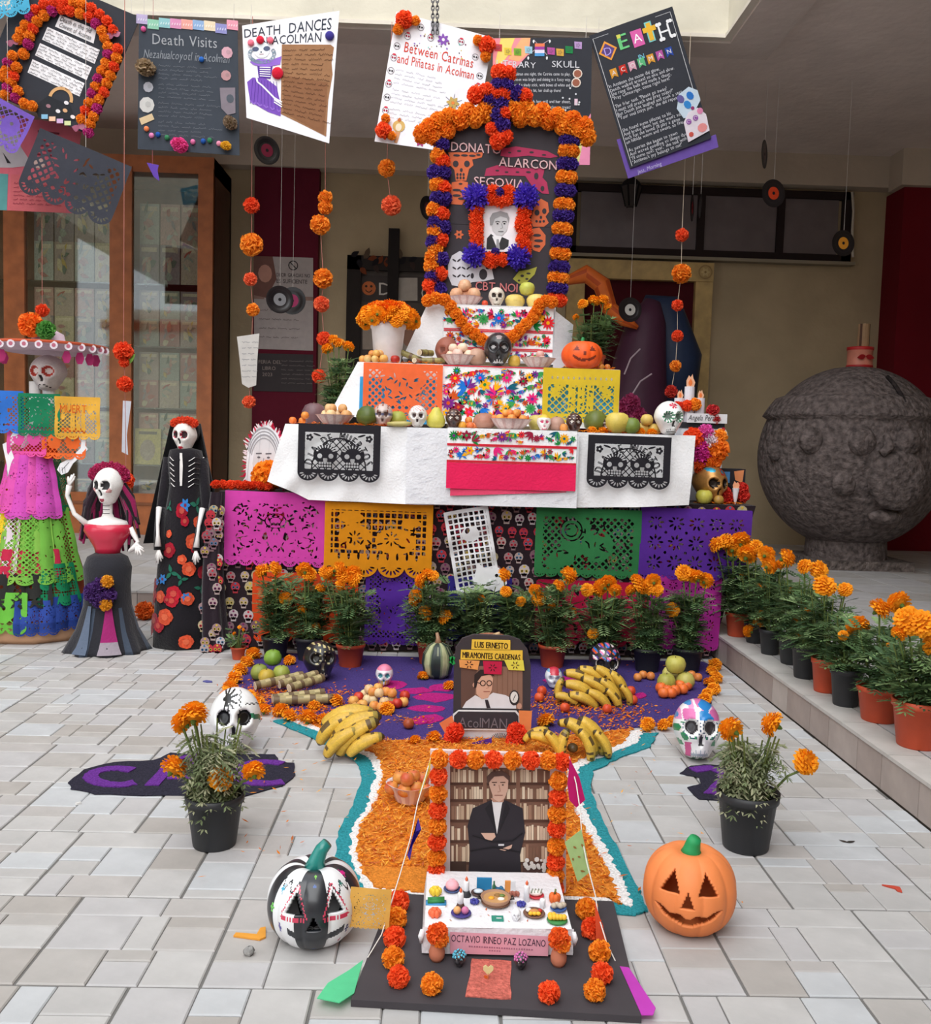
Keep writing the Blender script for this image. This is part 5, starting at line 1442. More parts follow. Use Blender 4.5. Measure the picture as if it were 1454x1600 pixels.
def mhead(px,py,r,label,group,z=.008,name='marigold_flower'):
 f=flo(px,py+r*.4,z);o=link(name,marigold_mesh(random.randrange(4),C(255,156,28)),None,f+Vector((0,0,pix(r,f.y)*.6)),(R(random.uniform(5,40)),R(random.uniform(-20,20)),random.uniform(0,6)),pix(r*1.2,f.y));return tag(o,label,'flower',group)
for a,b,r in((396,1024,11),(386,1036,10),(375,1048,11),(366,1062,12),(360,1076,12),(356,1088,12),(452,1034,9),(388,1090,10),(402,1100,11),(412,1110,10),(438,1112,12),(452,1120,11),(482,1124,14),(505,1126,10),(524,1096,11),(490,1104,9)):
 mhead(a,b,r,'marigold bloom edging the left side of the purple rug','marigolds edging the rug on the left')
for a,b,r in((1116,1040,10),(1112,1050,9),(1118,1060,10),(1108,1068,9),(1114,1078,10),(1104,1086,9),(1100,1094,10),(1094,1104,9),(1050,1128,9),(1036,1134,10),(1012,1132,10),(1008,1136,9)):
 mhead(a,b,r,'marigold bloom edging the right side of the purple rug','marigolds edging the rug on the right')
for a,b,r,t in((660,1058,8,'lone marigold bloom lying right below the striped gourd'),(701,1073,9,'marigold bloom half hidden at the left of the arched portrait'),(648,1158,9,'left of two marigold blooms before the rug front edge'),(678,1154,11,'right of two marigold blooms before the rug front edge'),(604,1110,11,'marigold bloom lying before the heap of tejocotes'),(852,1128,13,'marigold bloom behind the right front banana hand'),(842,1148,10,'marigold bloom tucked beside the orange paper flag'),(1066,1148,10,'marigold bloom at the turquoise band right end')):
 mhead(a,b,r,t,None)
 # fruit and skulls on the rug
def onf(px,py,z=.008):return flo(px,py,z)
def ff(name,label,px,py,rpx,kind,col,col2=None,group=None,dz=0.0,sc=(1,1,1),rot=None,var=0):
 p=onf(px,py);return fruit(name,label,p+Vector((0,0,pix(dz,p.y))),pix(rpx,p.y),kind,col,col2,group,rot,var,sc=sc)
LIME=C(112,140,50)
ff('guava','green guava at the left of the rug pile',405,1062,14,'round',C(116,134,54),C(140,148,66))
ff('guava','yellow green guava in front of the rug pile',416,1068,13,'round',C(190,160,56),C(170,150,60))
ff('guava','pale green guava at the right of the rug pile',439,1064,14,'round',C(136,152,62),C(156,164,74))
ff('guava','bright green guava topping the pile on the rug left',426,1056,14,'round',C(104,142,44),C(124,156,60),dz=17)
ff('guava','yellow green guava at the left foot of the right pyramid',1040,1078,15,'round',C(176,172,84),C(160,158,70))
ff('guava','yellow green guava at the right foot of the right pyramid',1070,1076,15,'round',C(176,170,84),C(186,176,96))
ff('guava','yellow guava behind the right pyramid',1046,1064,13,'round',C(206,196,110))
ff('guava','yellow green guava topping the right pyramid',1053,1074,16,'apple',C(180,176,80),C(194,184,92),dz=23)
heapc=[(1032,1084),(1042,1088),(1054,1088),(1066,1086),(1072,1080),(1062,1080),(1048,1092),(1036,1092)]
for k,(a,b)in enumerate(heapc):ff('tangerine','small orange fruit heaped below the right guava pyramid',a,b-2,9,'round',C(232,116,50),C(222,100,44),'small orange fruit below the pyramid')
for k,(a,b)in enumerate(((996,1064),(1004,1060),(1016,1062),(1090,1064),(1080,1060))):ff('tejocote','amber tejocote lying beside the right guava pyramid',a,b,7,'round',C(206,120,60),C(220,140,70),'tejocotes beside the right pyramid')
pile=[(560,1096,'r'),(552,1102,'o'),(570,1092,'c'),(582,1100,'c'),(600,1104,'c'),(612,1100,'c'),(596,1112,'o'),(584,1110,'o'),(620,1106,'r'),(632,1094,'r'),(630,1104,'o'),(566,1108,'o'),(556,1112,'o'),(574,1100,'c'),(608,1110,'r')]
CC={'r':(C(200,60,40),C(176,40,34)),'o':(C(216,130,60),C(200,100,50)),'c':(C(230,206,160),C(214,176,130))}
for k,(a,b,c)in enumerate(pile):
 ff('tejocote',{'r':'red crab apple in the heap on the rug','o':'amber crab apple in the heap on the rug','c':'cream coloured guava in the heap on the rug'}[c],a,b,8.5,'round',*CC[c],group='fruit heaped on the rug, '+{'r':'red','o':'amber','c':'cream'}[c])
for k,(a,b,c)in enumerate(((582,1100,'o'),(592,1102,'c'),(602,1100,'o'),(612,1102,'o'),(590,1094,'o'),(576,1096,'c'))):
 ff('tejocote','fruit on the upper layer of the heap on the rug',a,b,8,'round',*CC[c],group='upper fruit of the heap',dz=13)
ff('tejocote','single brown crab apple lying alone near the rug front',638,1138,9,'round',C(190,96,50),C(160,70,40))
for k,(a,b)in enumerate(((846,1086),(842,1096),(882,1112),(948,1114),(985,1086),(988,1100))):ff('crab_apple','red orange crab apple ringing the big banana bunch',a,b,8,'round',C(222,90,44),C(206,70,36),'crab apples round the bananas')
for k,(a,b,ln,rz,el,lab)in enumerate(((436,1078,.20,.55,.10,'longest sugar cane at the back left of the bundle'),(466,1076,.17,.62,.12,'sugar cane second from the back of the bundle'),(478,1082,.16,.75,.10,'short sugar cane at the bundle right'),(466,1096,.20,.42,.02,'thick sugar cane at the front of the bundle'),(474,1102,.22,.22,.0,'lowest front sugar cane lying almost sideways'))):
 p=onf(a,b);cane(lab,p+Vector((0,0,.022+(.016 if k<3 else 0))),ln,.017,rz,el,None,3,C(176,160,116))
def _bk(u,v,f):
 q=math.sin(u*11)*math.cos(v*9+u*3)
 if f>-.2 and v>.35 and abs(q)>.72:return C(200,186,130)
 if f>0 and-.30<v<.3 and any(.95<math.hypot((u-ex)/.25,(v-ez)/.23)<1.15 for ex,ez in EYES):return C(186,176,140)
 return None
p=onf(500,1062);skull('painted_skull','black skull with cream filigree tilted on the left of the rug',p,pix(52,p.y),skull_cols(C(34,32,34),C(24,22,22),1,None,C(120,110,90),C(190,180,150),_bk),GLAZE,rz=.3,rx=-.25)
p=onf(600,1070);skull('sugar_skull','little white and pink sugar skull with teal eyes on the rug',p,pix(28,p.y),skull_cols(C(226,220,226),C(60,140,150),.9,C(240,236,236),None,C(190,160,80),lambda u,v,f:C(226,130,160)if v>.55 else(C(224,196,90)if v<-.4 and f>0 and abs(math.sin(u*8))>.5 else None)),nu=44,nv=34)
p=onf(864,1074);skull('sugar_skull','little white sugar skull with red cap right of the arched portrait',p,pix(28,p.y),skull_cols(C(224,226,232),C(150,150,170),.7,None,None,C(160,150,160),lambda u,v,f:C(196,50,70)if v>.35 and abs(u)<.5 else(C(120,170,200)if v>.6 else None)),nu=44,nv=34)
PCO=[C(226,90,40),C(40,120,200),C(226,110,160),C(240,236,230),C(90,60,150)]
def _pk(u,v,f):
 if f>-.3 and v>.22:
  q=math.sin(u*8+1)*math.cos(v*10);k=int((u*5+v*7)%5)
  if abs(q)>.42:return PCO[k]
 if f>0 and any(.95<math.hypot((u-ex)/.25,(v-ez)/.23)<1.3 for ex,ez in EYES)and abs(math.sin(u*30))>.4:return C(200,190,180)
 if f>0 and v<-.3 and abs(math.sin(u*9)*math.sin(v*12))>.7:return C(190,80,100)
 return None
p=onf(943,1062);skull('painted_skull','dark skull covered in colourful folk painting behind the big banana bunch',p,pix(50,p.y),skull_cols(C(40,38,44),C(24,22,24),1,None,C(160,150,130),C(190,180,170),_pk),GLAZE,nu=80,nv=60)
p=onf(683,1058)
gd=thing('striped_gourd','dark green gourd with pale stripes and a dry stalk on the rug','gourd',p)
r=pix(25,p.y);rr2=random.Random(5)
def gc(i,j):
 k=j%10
 if k in(0,1,2):return jit(C(168,172,132),.1,rr2)
 if k in(3,9):return jit(C(110,122,90),.2,rr2)
 return C(40,52,48)if rr2.random()>.16 else C(126,132,106)
MB().lathe([(r*.1,.02*r),(r*.55,0),(r*.85,.3*r),(r,.95*r),(r*.92,1.55*r),(r*.62,2.05*r),(r*.3,2.22*r),(r*.12,2.22*r)],50,gc,rf=lambda a,t:1+.025*math.cos(10*a)).build('rind',FRUIT,gd,True)
MB().tube([(0,0,2.15*r),(-.02*r,0,2.5*r),(-.1*r,0,2.85*r)],[.26*r,.13*r,.1*r],8,C(160,124,96)).build('stalk',FRUIT,gd,True)
# bananas
_ban={}
def banana_mesh(var):
 if var in _ban:return _ban[var]
 rb=random.Random(var);n=14;pts=[];rad=[]
 for i in range(n+1):
  t=i/n;a=-.62+1.24*t
  pts.append((math.sin(a)*.8,0,(math.cos(a)-math.cos(.62))*.8))
  rad.append(.03+.115*math.sin(PI*min(1,max(0,.06+t*.9)))**.55 if .05<t<.95 else .035)
 spots=[(rb.randrange(2,12),rb.randrange(8))for _ in range(9)]
 def cf(i,j):
  if i<1 or i>n-2:return C(66,54,34)
  if(i,j)in spots:return C(96,74,40)
  if i>n-3:return C(150,130,60)
  return jit(mixc(C(216,176,66),C(190,150,60),(j%3)/2),.07,rb)
 _ban[var]=MB().tube(pts,rad,8,cf).mesh('banana',FRUIT,True)
 return _ban[var]
def bananas(label,px,py,items,z=.008):
 """items: (x px, y px of the banana's middle, length px, roll-in-picture angle deg, yaw deg, depth step)"""
 b=thing('banana_bunch',label,'bananas',onf(px,py,z));Yb=b.location.y
 for k,(a,c,ln,ang,yaw,d)in enumerate(items):
  q=at(a,c,Yb+d)-b.location;s_=pix(ln,Yb)
  o=link('banana',banana_mesh(k%5),b,(q.x,q.y,max(q.z,.10*s_)),(R(yaw),-R(ang),0),(s_,s_*1.15,s_*1.0))
 MB().ball((items[0][4]*0,.02,.03),(.018,.02,.015),C(84,66,40),8,6).build('crown',FRUIT,b,True)
 return b
bananas('hand of speckled ripe bananas lying over the turquoise band on the left',545,1182,[(545,1126,95,14,10,.07),(528,1140,85,40,20,.05),(558,1140,95,30,20,.03),(560,1154,92,42,25,.0),(535,1162,74,42,25,-.02),(572,1166,70,30,30,-.03)])
bananas('large bunch of small ripe bananas in the middle right of the rug',918,1102,[(878,1078,44,84,0,.02),(905,1064,62,-24,10,.06),(925,1060,62,-30,10,.07),(945,1062,60,-44,10,.06),(962,1072,58,-60,10,.05),(905,1082,64,-26,15,.02),(930,1078,66,-36,15,.03),(950,1082,58,-50,15,.02),(885,1096,50,-22,20,.0),(910,1098,58,-24,20,-.01),(934,1096,54,-40,20,-.01),(956,1096,50,-60,20,0),(975,1088,44,-64,10,.02)])
bananas('hand of pale freckled bananas in front, right of the arched portrait',895,1186,[(850,1160,60,-22,20,.04),(838,1150,50,26,10,.06),(862,1166,60,-60,20,.0),(884,1166,62,84,20,.0),(905,1154,84,-48,15,.04),(922,1152,80,-56,15,.05),(912,1166,62,-70,20,.0),(938,1164,56,-60,20,.02),(895,1140,60,-20,10,.08)])
p=onf(765,1068)
sq=thing('brown_squash','big brown squash half hidden behind the arched portrait','squash',p)
r=pix(42,p.y)
MB().lathe([(.1*r,.03*r),(.6*r,0),(.95*r,.45*r),(r,1.0*r),(.86*r,1.5*r),(.5*r,1.85*r),(.15*r,1.9*r)],40,C(168,110,84),rf=lambda a,t:1+.03*abs(math.cos(5*a))).build('rind',FRUIT,sq,True)
MB().tube([(.1*r,-.1*r,1.85*r),(.3*r,-.2*r,1.98*r)],[.10*r,.06*r],8,C(190,160,120)).build('stalk',FRUIT,sq,True)
gl=MB()
for k in range(6):
 a=k*1.05;gl.ball((.012*math.cos(a),.012*math.sin(a),.016),(.012,.012,.017),C(226,206,186),8,6)
gl.tube([(0,0,.02),(.01,0,.05)],[.009,.004],6,C(206,186,160));tag(gl.build('garlic_bulb',FRUIT,None,True,onf(812,1052)),'garlic bulb between the brown squash and the terracotta pot','garlic')
# marigold pots on the floor in front of the altar
def pot_px(label,px,py,pot,pw,phh,foltop,folw,blooms,var,z=0.0,wilt=0.0,dens=1.7,dy=None):
 loc=flo(px,py,z);loc.y+=pix(pw/2,loc.y)*.74;loc=on(px,loc.y,z);Y=loc.y
 rt,ph=pix(pw/2,Y),pix(phh,Y);bl_=[]
 for(a,b,r)in blooms:
  d=-pix(folw,Y)*random.uniform(.35,.7);q=at(a,b,Y+d);bl_.append((q.x-loc.x,q.z-z-ph,pix(r*1.1,Y),random.uniform(35,75),d))
 fh=at(px,foltop,Y).z-z-ph*.82
 return marigold_pot(label,loc,bl_,pot,rt,ph,fh,pix(folw,Y),var,wilt,None,0,dens)
pot_px('leftmost large marigold in a black pot before the skull cloth',430,1032,'black',44,36,905,30,[(410,892,12),(430,888,11),(446,935,10)],0)
pot_px('marigold in a black pot behind the black filigree skull',482,1036,'black',44,38,903,30,[(475,890,12),(482,897,12),(500,920,9),(472,952,7),(494,979,7)],1)
pot_px('marigold in a terracotta pot right of the black filigree skull',547,1046,'terra',46,38,912,33,[(516,896,11),(530,890,13),(536,900,11),(552,897,14),(554,906,12),(531,914,9),(507,894,10)],2)
pot_px('marigold in a terracotta pot behind the striped gourd',672,1042,'terra',46,38,912,40,[(658,907,12),(668,898,10),(650,932,11),(646,940,8),(665,958,12),(695,964,12),(676,900,9)],3)
pot_px('dense marigold in a black pot behind the brown squash',738,1038,'black',46,38,914,44,[(752,935,6)],1,dens=1.5)
pot_px('marigold in a black pot just right of the arched portrait',806,1040,'black',44,38,918,32,[(790,924,9),(813,940,8),(787,898,11),(838,938,9)],2)
pot_px('marigold in a terracotta pot behind the little red capped skull',862,1047,'terra',46,38,916,33,[(888,899,14),(873,915,10),(836,922,10),(843,936,11),(861,948,7)],0)
pot_px('marigold in a black pot behind the folk painted skull',940,1046,'black',46,38,926,32,[(917,922,10),(940,916,13),(950,910,12),(961,922,10),(926,990,9),(895,955,6),(932,924,11)],1)
pot_px('marigold in a black pot left of the right guava pyramid',1010,1054,'black',47,40,922,28,[(986,922,10),(1000,914,14),(1012,918,12),(1020,908,12),(1026,922,10),(994,906,10)],3)
pot_px('marigold in a black pot behind the right guava pyramid',1073,1054,'black',48,40,912,30,[(1068,895,13),(1088,901,12),(1103,907,12),(1050,953,11),(1078,898,11)],2)
mp=pot_px('tiny plant in a small terracotta pot by the cloth corner',372,1032,'terra',24,20,985,14,[(380,984,3),(366,990,3),(374,980,3)],1,dens=.5)
# marigold pots on the step
SZ=STEP_Z
pot_px('farthest marigold on the step, in a terracotta pot',1151,996,'terra',40,38,870,34,[(1120,851,13),(1134,846,13),(1157,845,15),(1145,856,14),(1161,902,8)],0,SZ)
pot_px('marigold on the step in a small black pot with low blooms',1178,1006,'black',34,32,880,30,[(1168,866,16),(1181,854,11),(1191,917,11),(1170,985,10),(1190,961,8),(1184,974,9)],1,SZ)
pot_px('marigold in the second black pot along the step',1202,1024,'black',36,40,890,32,[(1197,866,13),(1202,884,13),(1220,881,9)],2,SZ)
pot_px('marigold in the third black pot along the step',1236,1040,'black',46,46,900,36,[(1229,872,15),(1248,970,11),(1236,922,5),(1250,988,8)],3,SZ)
pot_px('marigold in the fourth black pot along the step',1256,1062,'black',44,54,912,34,[(1257,885,12),(1279,890,14),(1263,952,6)],0,SZ,dens=1.0)
pot_px('marigold on the step in the narrow terracotta pot',1288,1084,'terra',46,54,925,40,[(1288,915,17),(1320,921,11)],1,SZ,dens=1.3)
pot_px('marigold in the nearest black pot on the step',1320,1106,'black',52,60,965,42,[(1340,978,17),(1317,993,8)],2,SZ,dens=1.3)
pot_px('marigold in the wide terracotta pot second nearest on the step',1372,1132,'terra',72,56,980,52,[(1374,951,17),(1404,941,17),(1388,1008,4)],3,SZ,dens=1.4)
pot_px('nearest marigold on the step in a big terracotta pot cut by the frame',1432,1174,'terra',84,76,1000,62,[(1420,970,22),(1440,975,22),(1404,990,12),(1456,1008,16)],0,SZ,dens=1.6)
# the two wilting pots in front
pot_px('wilting marigold in a black pot on the left paving',335,1333,'black',92,84,1128,50,[(303,1116,22),(286,1128,18),(272,1199,20),(345,1216,19),(396,1205,17)],1,0,1.0,1.9)
pot_px('wilting marigold in a black pot on the right paving',1164,1338,'black',98,94,1142,52,[(1142,1139,19),(1206,1131,20),(1258,1190,20)],2,0,1.0,2.0)
# black sand lettering on the paving
def stroke(pts,w_,z0,z1,col,mb):
 """thick floor stroke through floor points"""
 lft=[];rgt=[]
 for i in range(len(pts)):
  a,b=pts[max(0,i-1)],pts[min(len(pts)-1,i+1)];dx,dy=b[0]-a[0],b[1]-a[1];l=math.hypot(dx,dy)or 1
  lft.append((pts[i][0]-dy/l*w_,pts[i][1]+dx/l*w_));rgt.append((pts[i][0]+dy/l*w_,pts[i][1]-dx/l*w_))
 layer(rough(lft+rgt[::-1],.003,rr,2),z0,z1,col,mb)
BS,PS=C(52,50,62),C(104,54,140)
s1=thing('sand_letters','purple letters on a black sand patch around the left wilting pot','sand drawing',(0,0,0))
tag(layer(rough(fpoly([(108,1224),(130,1204),(180,1192),(240,1190),(265,1178),(330,1180),(390,1180),(430,1180),(434,1190),(458,1194),(462,1212),(440,1230),(380,1246),(330,1244),(220,1244),(150,1242),(112,1234)]),.004,rr,3),.001,.004,BS).build('black_sand',SAND,s1),kind='stuff')
def arc_px(cx,cy,rx,ry,a0,a1,n=14):return fpoly([(cx+rx*math.cos(a0+(a1-a0)*i/n),cy-ry*math.sin(a0+(a1-a0)*i/n))for i in range(n+1)])
for k,seg in enumerate((arc_px(182,1216,40,13,.9,5.5),fpoly([(238,1230),(270,1192),(300,1182),(318,1205),(330,1232)]),fpoly([(262,1218),(325,1216)]),arc_px(415,1210,48,17,1.0,5.3))):
 m_=MB();stroke(seg,.02 if k!=2 else .012,.0035,.007,PS,m_);tag(m_.build('sand_letter',SAND,s1),kind='stuff')
s2=thing('sand_numeral','purple numeral on a black sand patch beside the right wilting pot','sand drawing',(0,0,0))
tag(layer(rough(fpoly([(1062,1210),(1078,1198),(1100,1196),(1140,1198),(1160,1205),(1165,1240),(1130,1252),(1090,1250),(1074,1232),(1096,1226),(1092,1216)]),.003,rr,3),.001,.004,BS).build('black_sand',SAND,s2),kind='stuff')
m_=MB();stroke(fpoly([(1082,1206),(1108,1202),(1130,1210),(1134,1222),(1120,1234),(1108,1240),(1140,1242)]),.022,.0035,.007,PS,m_);tag(m_.build('sand_stroke',SAND,s2),kind='stuff')
# the two big ceramic skulls on the paving
def _spider(u,v,f):
 if f<-.1:return None
 x,y=u+.28,v-.62
 if math.hypot(x/.16,y/.09)<1:return C(24,24,26)
 for k in range(8):
  a=(.35+.5*(k%4))*(1 if k<4 else-1)+(0 if k<4 else 0)
  dx,dy=math.cos(a*1.0),math.sin(a*1.0);t=x*dx+y*dy
  if 0<t<.42 and abs(-x*dy+y*dx)<.035:return C(24,24,26)
 if abs(u-.22-.03*math.sin(v*40))<.018 and .2<v<.9:return C(30,30,32)
 if .4<u<.9 and abs(v-.45-.03*math.sin(u*40))<.018:return C(30,30,32)
 if .58<u<.98 and abs(v-.05+.2*(u-.8))<.08:return C(44,120,86)
 if abs(u)<.45 and-.80<v<-.5 and(abs((u*11)%1-.5)>.42 or abs(v+.65)<.012):return C(30,30,30)
 return None
p=flo(366,1174);sk1=skull('ceramic_skull','glossy white ceramic skull with a black spider on the left paving',p,pix(80,p.y),skull_cols(C(240,240,240),C(22,22,24),1.0,None,C(30,30,30),None,_spider),GLAZE,nu=110,nv=80,rz=.16,hz=1.06,rx=-.25)
MB().lathe([(.11,1.02),(.10,1.06),(.105,1.10),(.09,1.12)],18,C(236,236,236)).build('neck_rim',GLAZE,sk1,True)
def _flow(u,v,f):
 if f<-.4:return C(60,110,180)if v>.2 else None
 if v>.28:
  if abs(u-.22)<.20-.1*math.sin(v*14):return C(40,130,200)
  q=math.sin(u*6+1.2)*math.cos(v*7)
  if q>.15:return C(214,110,170)
  if q<-.6:return C(60,140,200)
  return C(226,150,196)if math.sin(u*13)>.2 else C(236,232,236)
 if f>0:
  for ex,ez in EYES:
   d=math.hypot((u-ex)/.25,(v-ez)/.23)
   if 1.25<d<1.5 and(math.atan2(v-ez,u-ex)*16/6.283)%1<.5:return C(60,80,110)
  if abs(u)>.55 and-.45<v<.2 and abs(math.sin(u*12)+math.cos(v*14))>.8:return C(40,140,90)
  if-.3<v<-.16 and .18<abs(u)<.6 and abs(math.sin(u*18))>.5:return C(40,140,90)
  if v<-.80 and abs(u)<.55 and math.sin(u*18)>-.1:return C(30,120,80)
  if-.7<u<-.45 and-.75<v<-.4:return C(206,80,140)
 return None
p=flo(1088,1186);skull('ceramic_skull','white skull painted with pink, blue and green flowers on the right paving',p,pix(76,p.y),skull_cols(C(238,238,238),C(50,46,50),.9,C(236,236,236),C(50,50,54),C(170,180,190),_flow),GLAZE,nu=110,nv=80,rz=-.1,hz=1.06,rx=-.25)
# portrait stand in front
def pxplane(Y,org,k=1.0):
 """drawing sheet standing at depth Y: u, v are the picture columns and rows it was measured at"""
 o=Vector(org)
 def P(u,v,h=0.0):
  q=at(u,v,Y)-o;return(q.x,q.y-h,q.z)
 return P
def pslab(P,pts,th,col):
 """card cut to an outline measured in the picture, with thickness"""
 n=len(pts);m_=MB()
 ar=sum(pts[i][0]*pts[(i+1)%n][1]-pts[(i+1)%n][0]*pts[i][1]for i in range(n))
 if ar>0:pts=pts[::-1]
 m_.add([P(u,v,0)for u,v in pts],[tuple(range(n))],col);m_.add([P(u,v,-th)for u,v in pts],[tuple(range(n-1,-1,-1))],col)
 for i in range(n):
  a,b=pts[i],pts[(i+1)%n];m_.add([P(*a,0),P(*b,0),P(*b,-th),P(*a,-th)],[(3,2,1,0)],col)
 return m_
BZ=.014
bb=thing('base_board','black foam board lying on the paving under the front portrait','board',(0,0,0))
cr=[flo(548,1562,BZ),flo(1002,1588,BZ),flo(958,1408,BZ),flo(612,1396,BZ)]
layer([(p.x,p.y)for p in cr],.001,BZ,C(66,62,66)).build('board',CARD,bb)
rm=MB();layer(fpoly([(728,1558),(796,1562),(798,1502),(738,1498)]),BZ,BZ+.001,C(196,104,92),rm)
cz=lambda a,b:flo(a,b,BZ)
tag(rough and layer(rough([(cz(*q).x,cz(*q).y)for q in((728,1558),(797,1562),(799,1503),(738,1499))],.0016,rr,6),BZ,BZ+.002,C(200,108,96)).build('coral_sand_path',SAND,bb),kind='stuff')
PY=2.03
pb=thing('portrait_board','tall board with a photograph of a man, arms crossed, before bookshelves','portrait',on(779,PY,BZ))
P=pxplane(PY,pb.location)
zb=proj((pb.location.x,PY,BZ))[1]
pslab(P,[(672,zb-2),(884,zb+4),(884,1180),(672,1172)],.012,C(226,206,204)).build('backing',CARD,pb)
ph=MB();B=C(96,68,56)
ph.poly(P,[(703,1404),(858,1408),(858,1202),(703,1197)],C(118,86,72),.001)
rb=random.Random(8)
for row,(y0,y1)in enumerate(((1200,1222),(1228,1248),(1254,1280),(1288,1312),(1318,1346))):
 x=705
 while x<855:
  w_=rb.uniform(2.5,6)
  if not(762<x<766):
   t=rb.uniform(0,6);c=rb.choice([C(206,184,158),C(186,160,136),C(150,116,96),C(222,204,180),C(120,88,72),C(196,172,150)])
   ph.poly(P,[(x,y1),(x+w_-.6,y1),(x+w_-.6,y0+t),(x,y0+t)],c,.002)
  x+=w_
 ph.poly(P,[(703,y1+4),(858,y1+4),(858,y1),(703,y1)],C(84,58,48),.0025)
for xx in(754,806):ph.poly(P,[(xx,1350),(xx+6,1350),(xx+6,1200),(xx,1200)],C(130,94,78),.0028)
SU=C(48,44,50)
ph.poly(P,[(728,1402),(734,1330),(730,1290),(738,1262),(770,1248),(790,1250),(816,1262),(820,1300),(812,1335),(816,1402)],SU,.0034)
ph.poly(P,[(703,1404),(703,1345),(728,1345),(728,1404)],C(70,52,46),.003);ph.poly(P,[(816,1404),(858,1404),(858,1346),(816,1346)],C(86,60,56),.003)
for k in range(26):ph.disc(P,rb.uniform(816,852),rb.uniform(1338,1366),rb.uniform(2,4),C(216,210,206),.0052+k*2e-5,n=7)
ph.poly(P,[(768,1252),(776,1302),(784,1254),(788,1246),(770,1244)],C(222,220,222),.004)
ph.poly(P,[(768,1250),(757,1262),(775,1300)],C(38,35,40),.0046);ph.poly(P,[(790,1250),(796,1262),(779,1300)],C(38,35,40),.0046)
SKN=C(206,168,150)
ph.poly(P,[(766,1246),(770,1252),(786,1252),(788,1242)],C(180,138,120),.0046)
ph.poly(P,[(764,1226),(763,1214),(770,1207),(786,1206),(794,1214),(793,1232),(788,1246),(779,1252),(771,1247)],SKN,.005)
ph.poly(P,[(761,1226),(760,1212),(768,1204),(785,1203),(796,1211),(797,1228),(794,1218),(786,1211),(772,1212),(766,1218)],C(88,66,60),.0056)
for xx in(772,785):ph.line(P,[(xx-4,1221),(xx+4,1221)],1.4,C(90,64,56),.006);ph.disc(P,xx,1225,1.6,C(60,44,40),.006,1.0,8)
ph.line(P,[(779,1225),(781,1235),(777,1236)],1.0,C(160,118,100),.006);ph.line(P,[(772,1241),(785,1241)],1.3,C(140,90,80),.006)
ph.poly(P,[(751,1300),(772,1300),(774,1306),(768,1312),(758,1310)],SKN,.005);ph.poly(P,[(780,1326),(800,1318),(798,1324),(788,1328)],SKN,.005)
ph.line(P,[(738,1304),(770,1314),(800,1312),(816,1300)],1.6,C(30,28,32),.0052);ph.line(P,[(734,1328),(770,1322),(812,1330)],1.6,C(30,28,32),.0052);ph.rect(P,778,1320,787,1317,C(206,204,208),.0054)
ph.build('photo_print',CARD,pb)
def FP(px,py,r,c,Y=PY-.03,par=pb):
 pom(par,at(px,py,Y)-par.location,pix(r,Y),c)
O2,R2=C(255,150,24),C(255,86,30)
for k,x in enumerate((686,716,743,771,800,829,856)):FP(x,1186+k*.4,15,R2 if k%2 else O2)
FP(878,1190,15,R2)
for k,y in enumerate((1213,1240,1266,1291,1315,1340,1362,1382)):FP(685-k*.6,y,15,O2 if k%2 else R2)
for k,y in enumerate((1220,1246,1272,1295,1322,1346,1368,1388)):FP(872-k*.8,y,15,R2 if k%2 else O2)
TZ=BZ+.056
mt=thing('miniature_table','miniature white clothed table with a pink name strip before the portrait','miniature table',on(777,1.90,BZ))
ml=mt.location;f0,f1=flo(662,1490,BZ),flo(892,1498,BZ)
xl,xr,yf,yb=f0.x-ml.x,f1.x-ml.x,f0.y-.005-ml.y,2.0-ml.y
WT=C(232,230,234)
MB().box((xl+.01,yf+.006,.001),(xr-.01,yb-.004,.05),C(190,180,172)).build('box',CARD,mt)
clm=MB();clm.grid(lambda u,v:(xl+(xr-xl)*u,yf+(yb-yf)*v,.056+.0006*math.sin(u*20)*math.sin(v*9)),20,10,WT)
clm.grid(lambda u,v:(xl-.004+(xr-xl+.008)*u,yf-.0-.002*math.sin(u*12),.0565*(1-v)+.004*v),24,4,WT)
for sx,q in((xl,-1),(xr,1)):clm.grid(lambda u,v,sx=sx,q=q:(sx+q*.005*v,yf+(yb-yf)*u,.0565*(1-v)+.006*v),8,4,WT)
clm.build('cloth',CLOTH,mt,True)
for sx in(xl-.004,xr+.004):MB().tube([(sx,yf+.002,.05),(sx*1.015,yf-.004,.04),(sx*1.01,yf-.002,.026)],[.004,.006,.003],8,WT).build('cloth_knot',CLOTH,mt,True)
ns=MB();Pn=pxplane(ml.y+yf-.006,ml)
ns.poly(Pn,[(703,1490),(856,1494),(857,1463),(703,1456)],C(226,160,176),0)
o_=Pn(703,1474);Pm=lambda u,v,h:(o_[0]+u,o_[1]-h,o_[2]+v-u*.04)
wd=pix(146,1.85);sz=.020;ns.text(Pm,'OCTAVIO IRINEO PAZ LOZANO',.002,.004,sz,C(60,40,60),.0006,sx=wd/text_width('OCTAVIO IRINEO PAZ LOZANO',sz),wob=.03)
for k in range(26):ns.rect(Pm,.036+k*.0048,-.005,.036+k*.0048+rb.uniform(.002,.004),-.002,C(170,110,130),.0006)
for k in range(5):ns.rect(Pm,.075+k*.0048,-.011,.075+k*.0048+.003,-.0085,C(170,110,130),.0006)
ns.build('name_strip',CARD,mt)
def tt(px,py):return flo(px,py,TZ)
def pxs(n):return pix(n,1.92)
def mini(name,label,px,py,mb,material=CERAM,cat='miniature food',smooth=True,z=None,group=None):
 return tag(mb.build(name,material,None,smooth,tt(px,py)if z is None else flo(px,py,z)),label,cat,group)
def plate(r,col,n=20,rim=None):return MB().lathe([(r*.6,0),(r*.75,.001),(r,.005),(r*.96,.0065),(r*.6,.003),(.001,.003)],n,col,rf=rim)
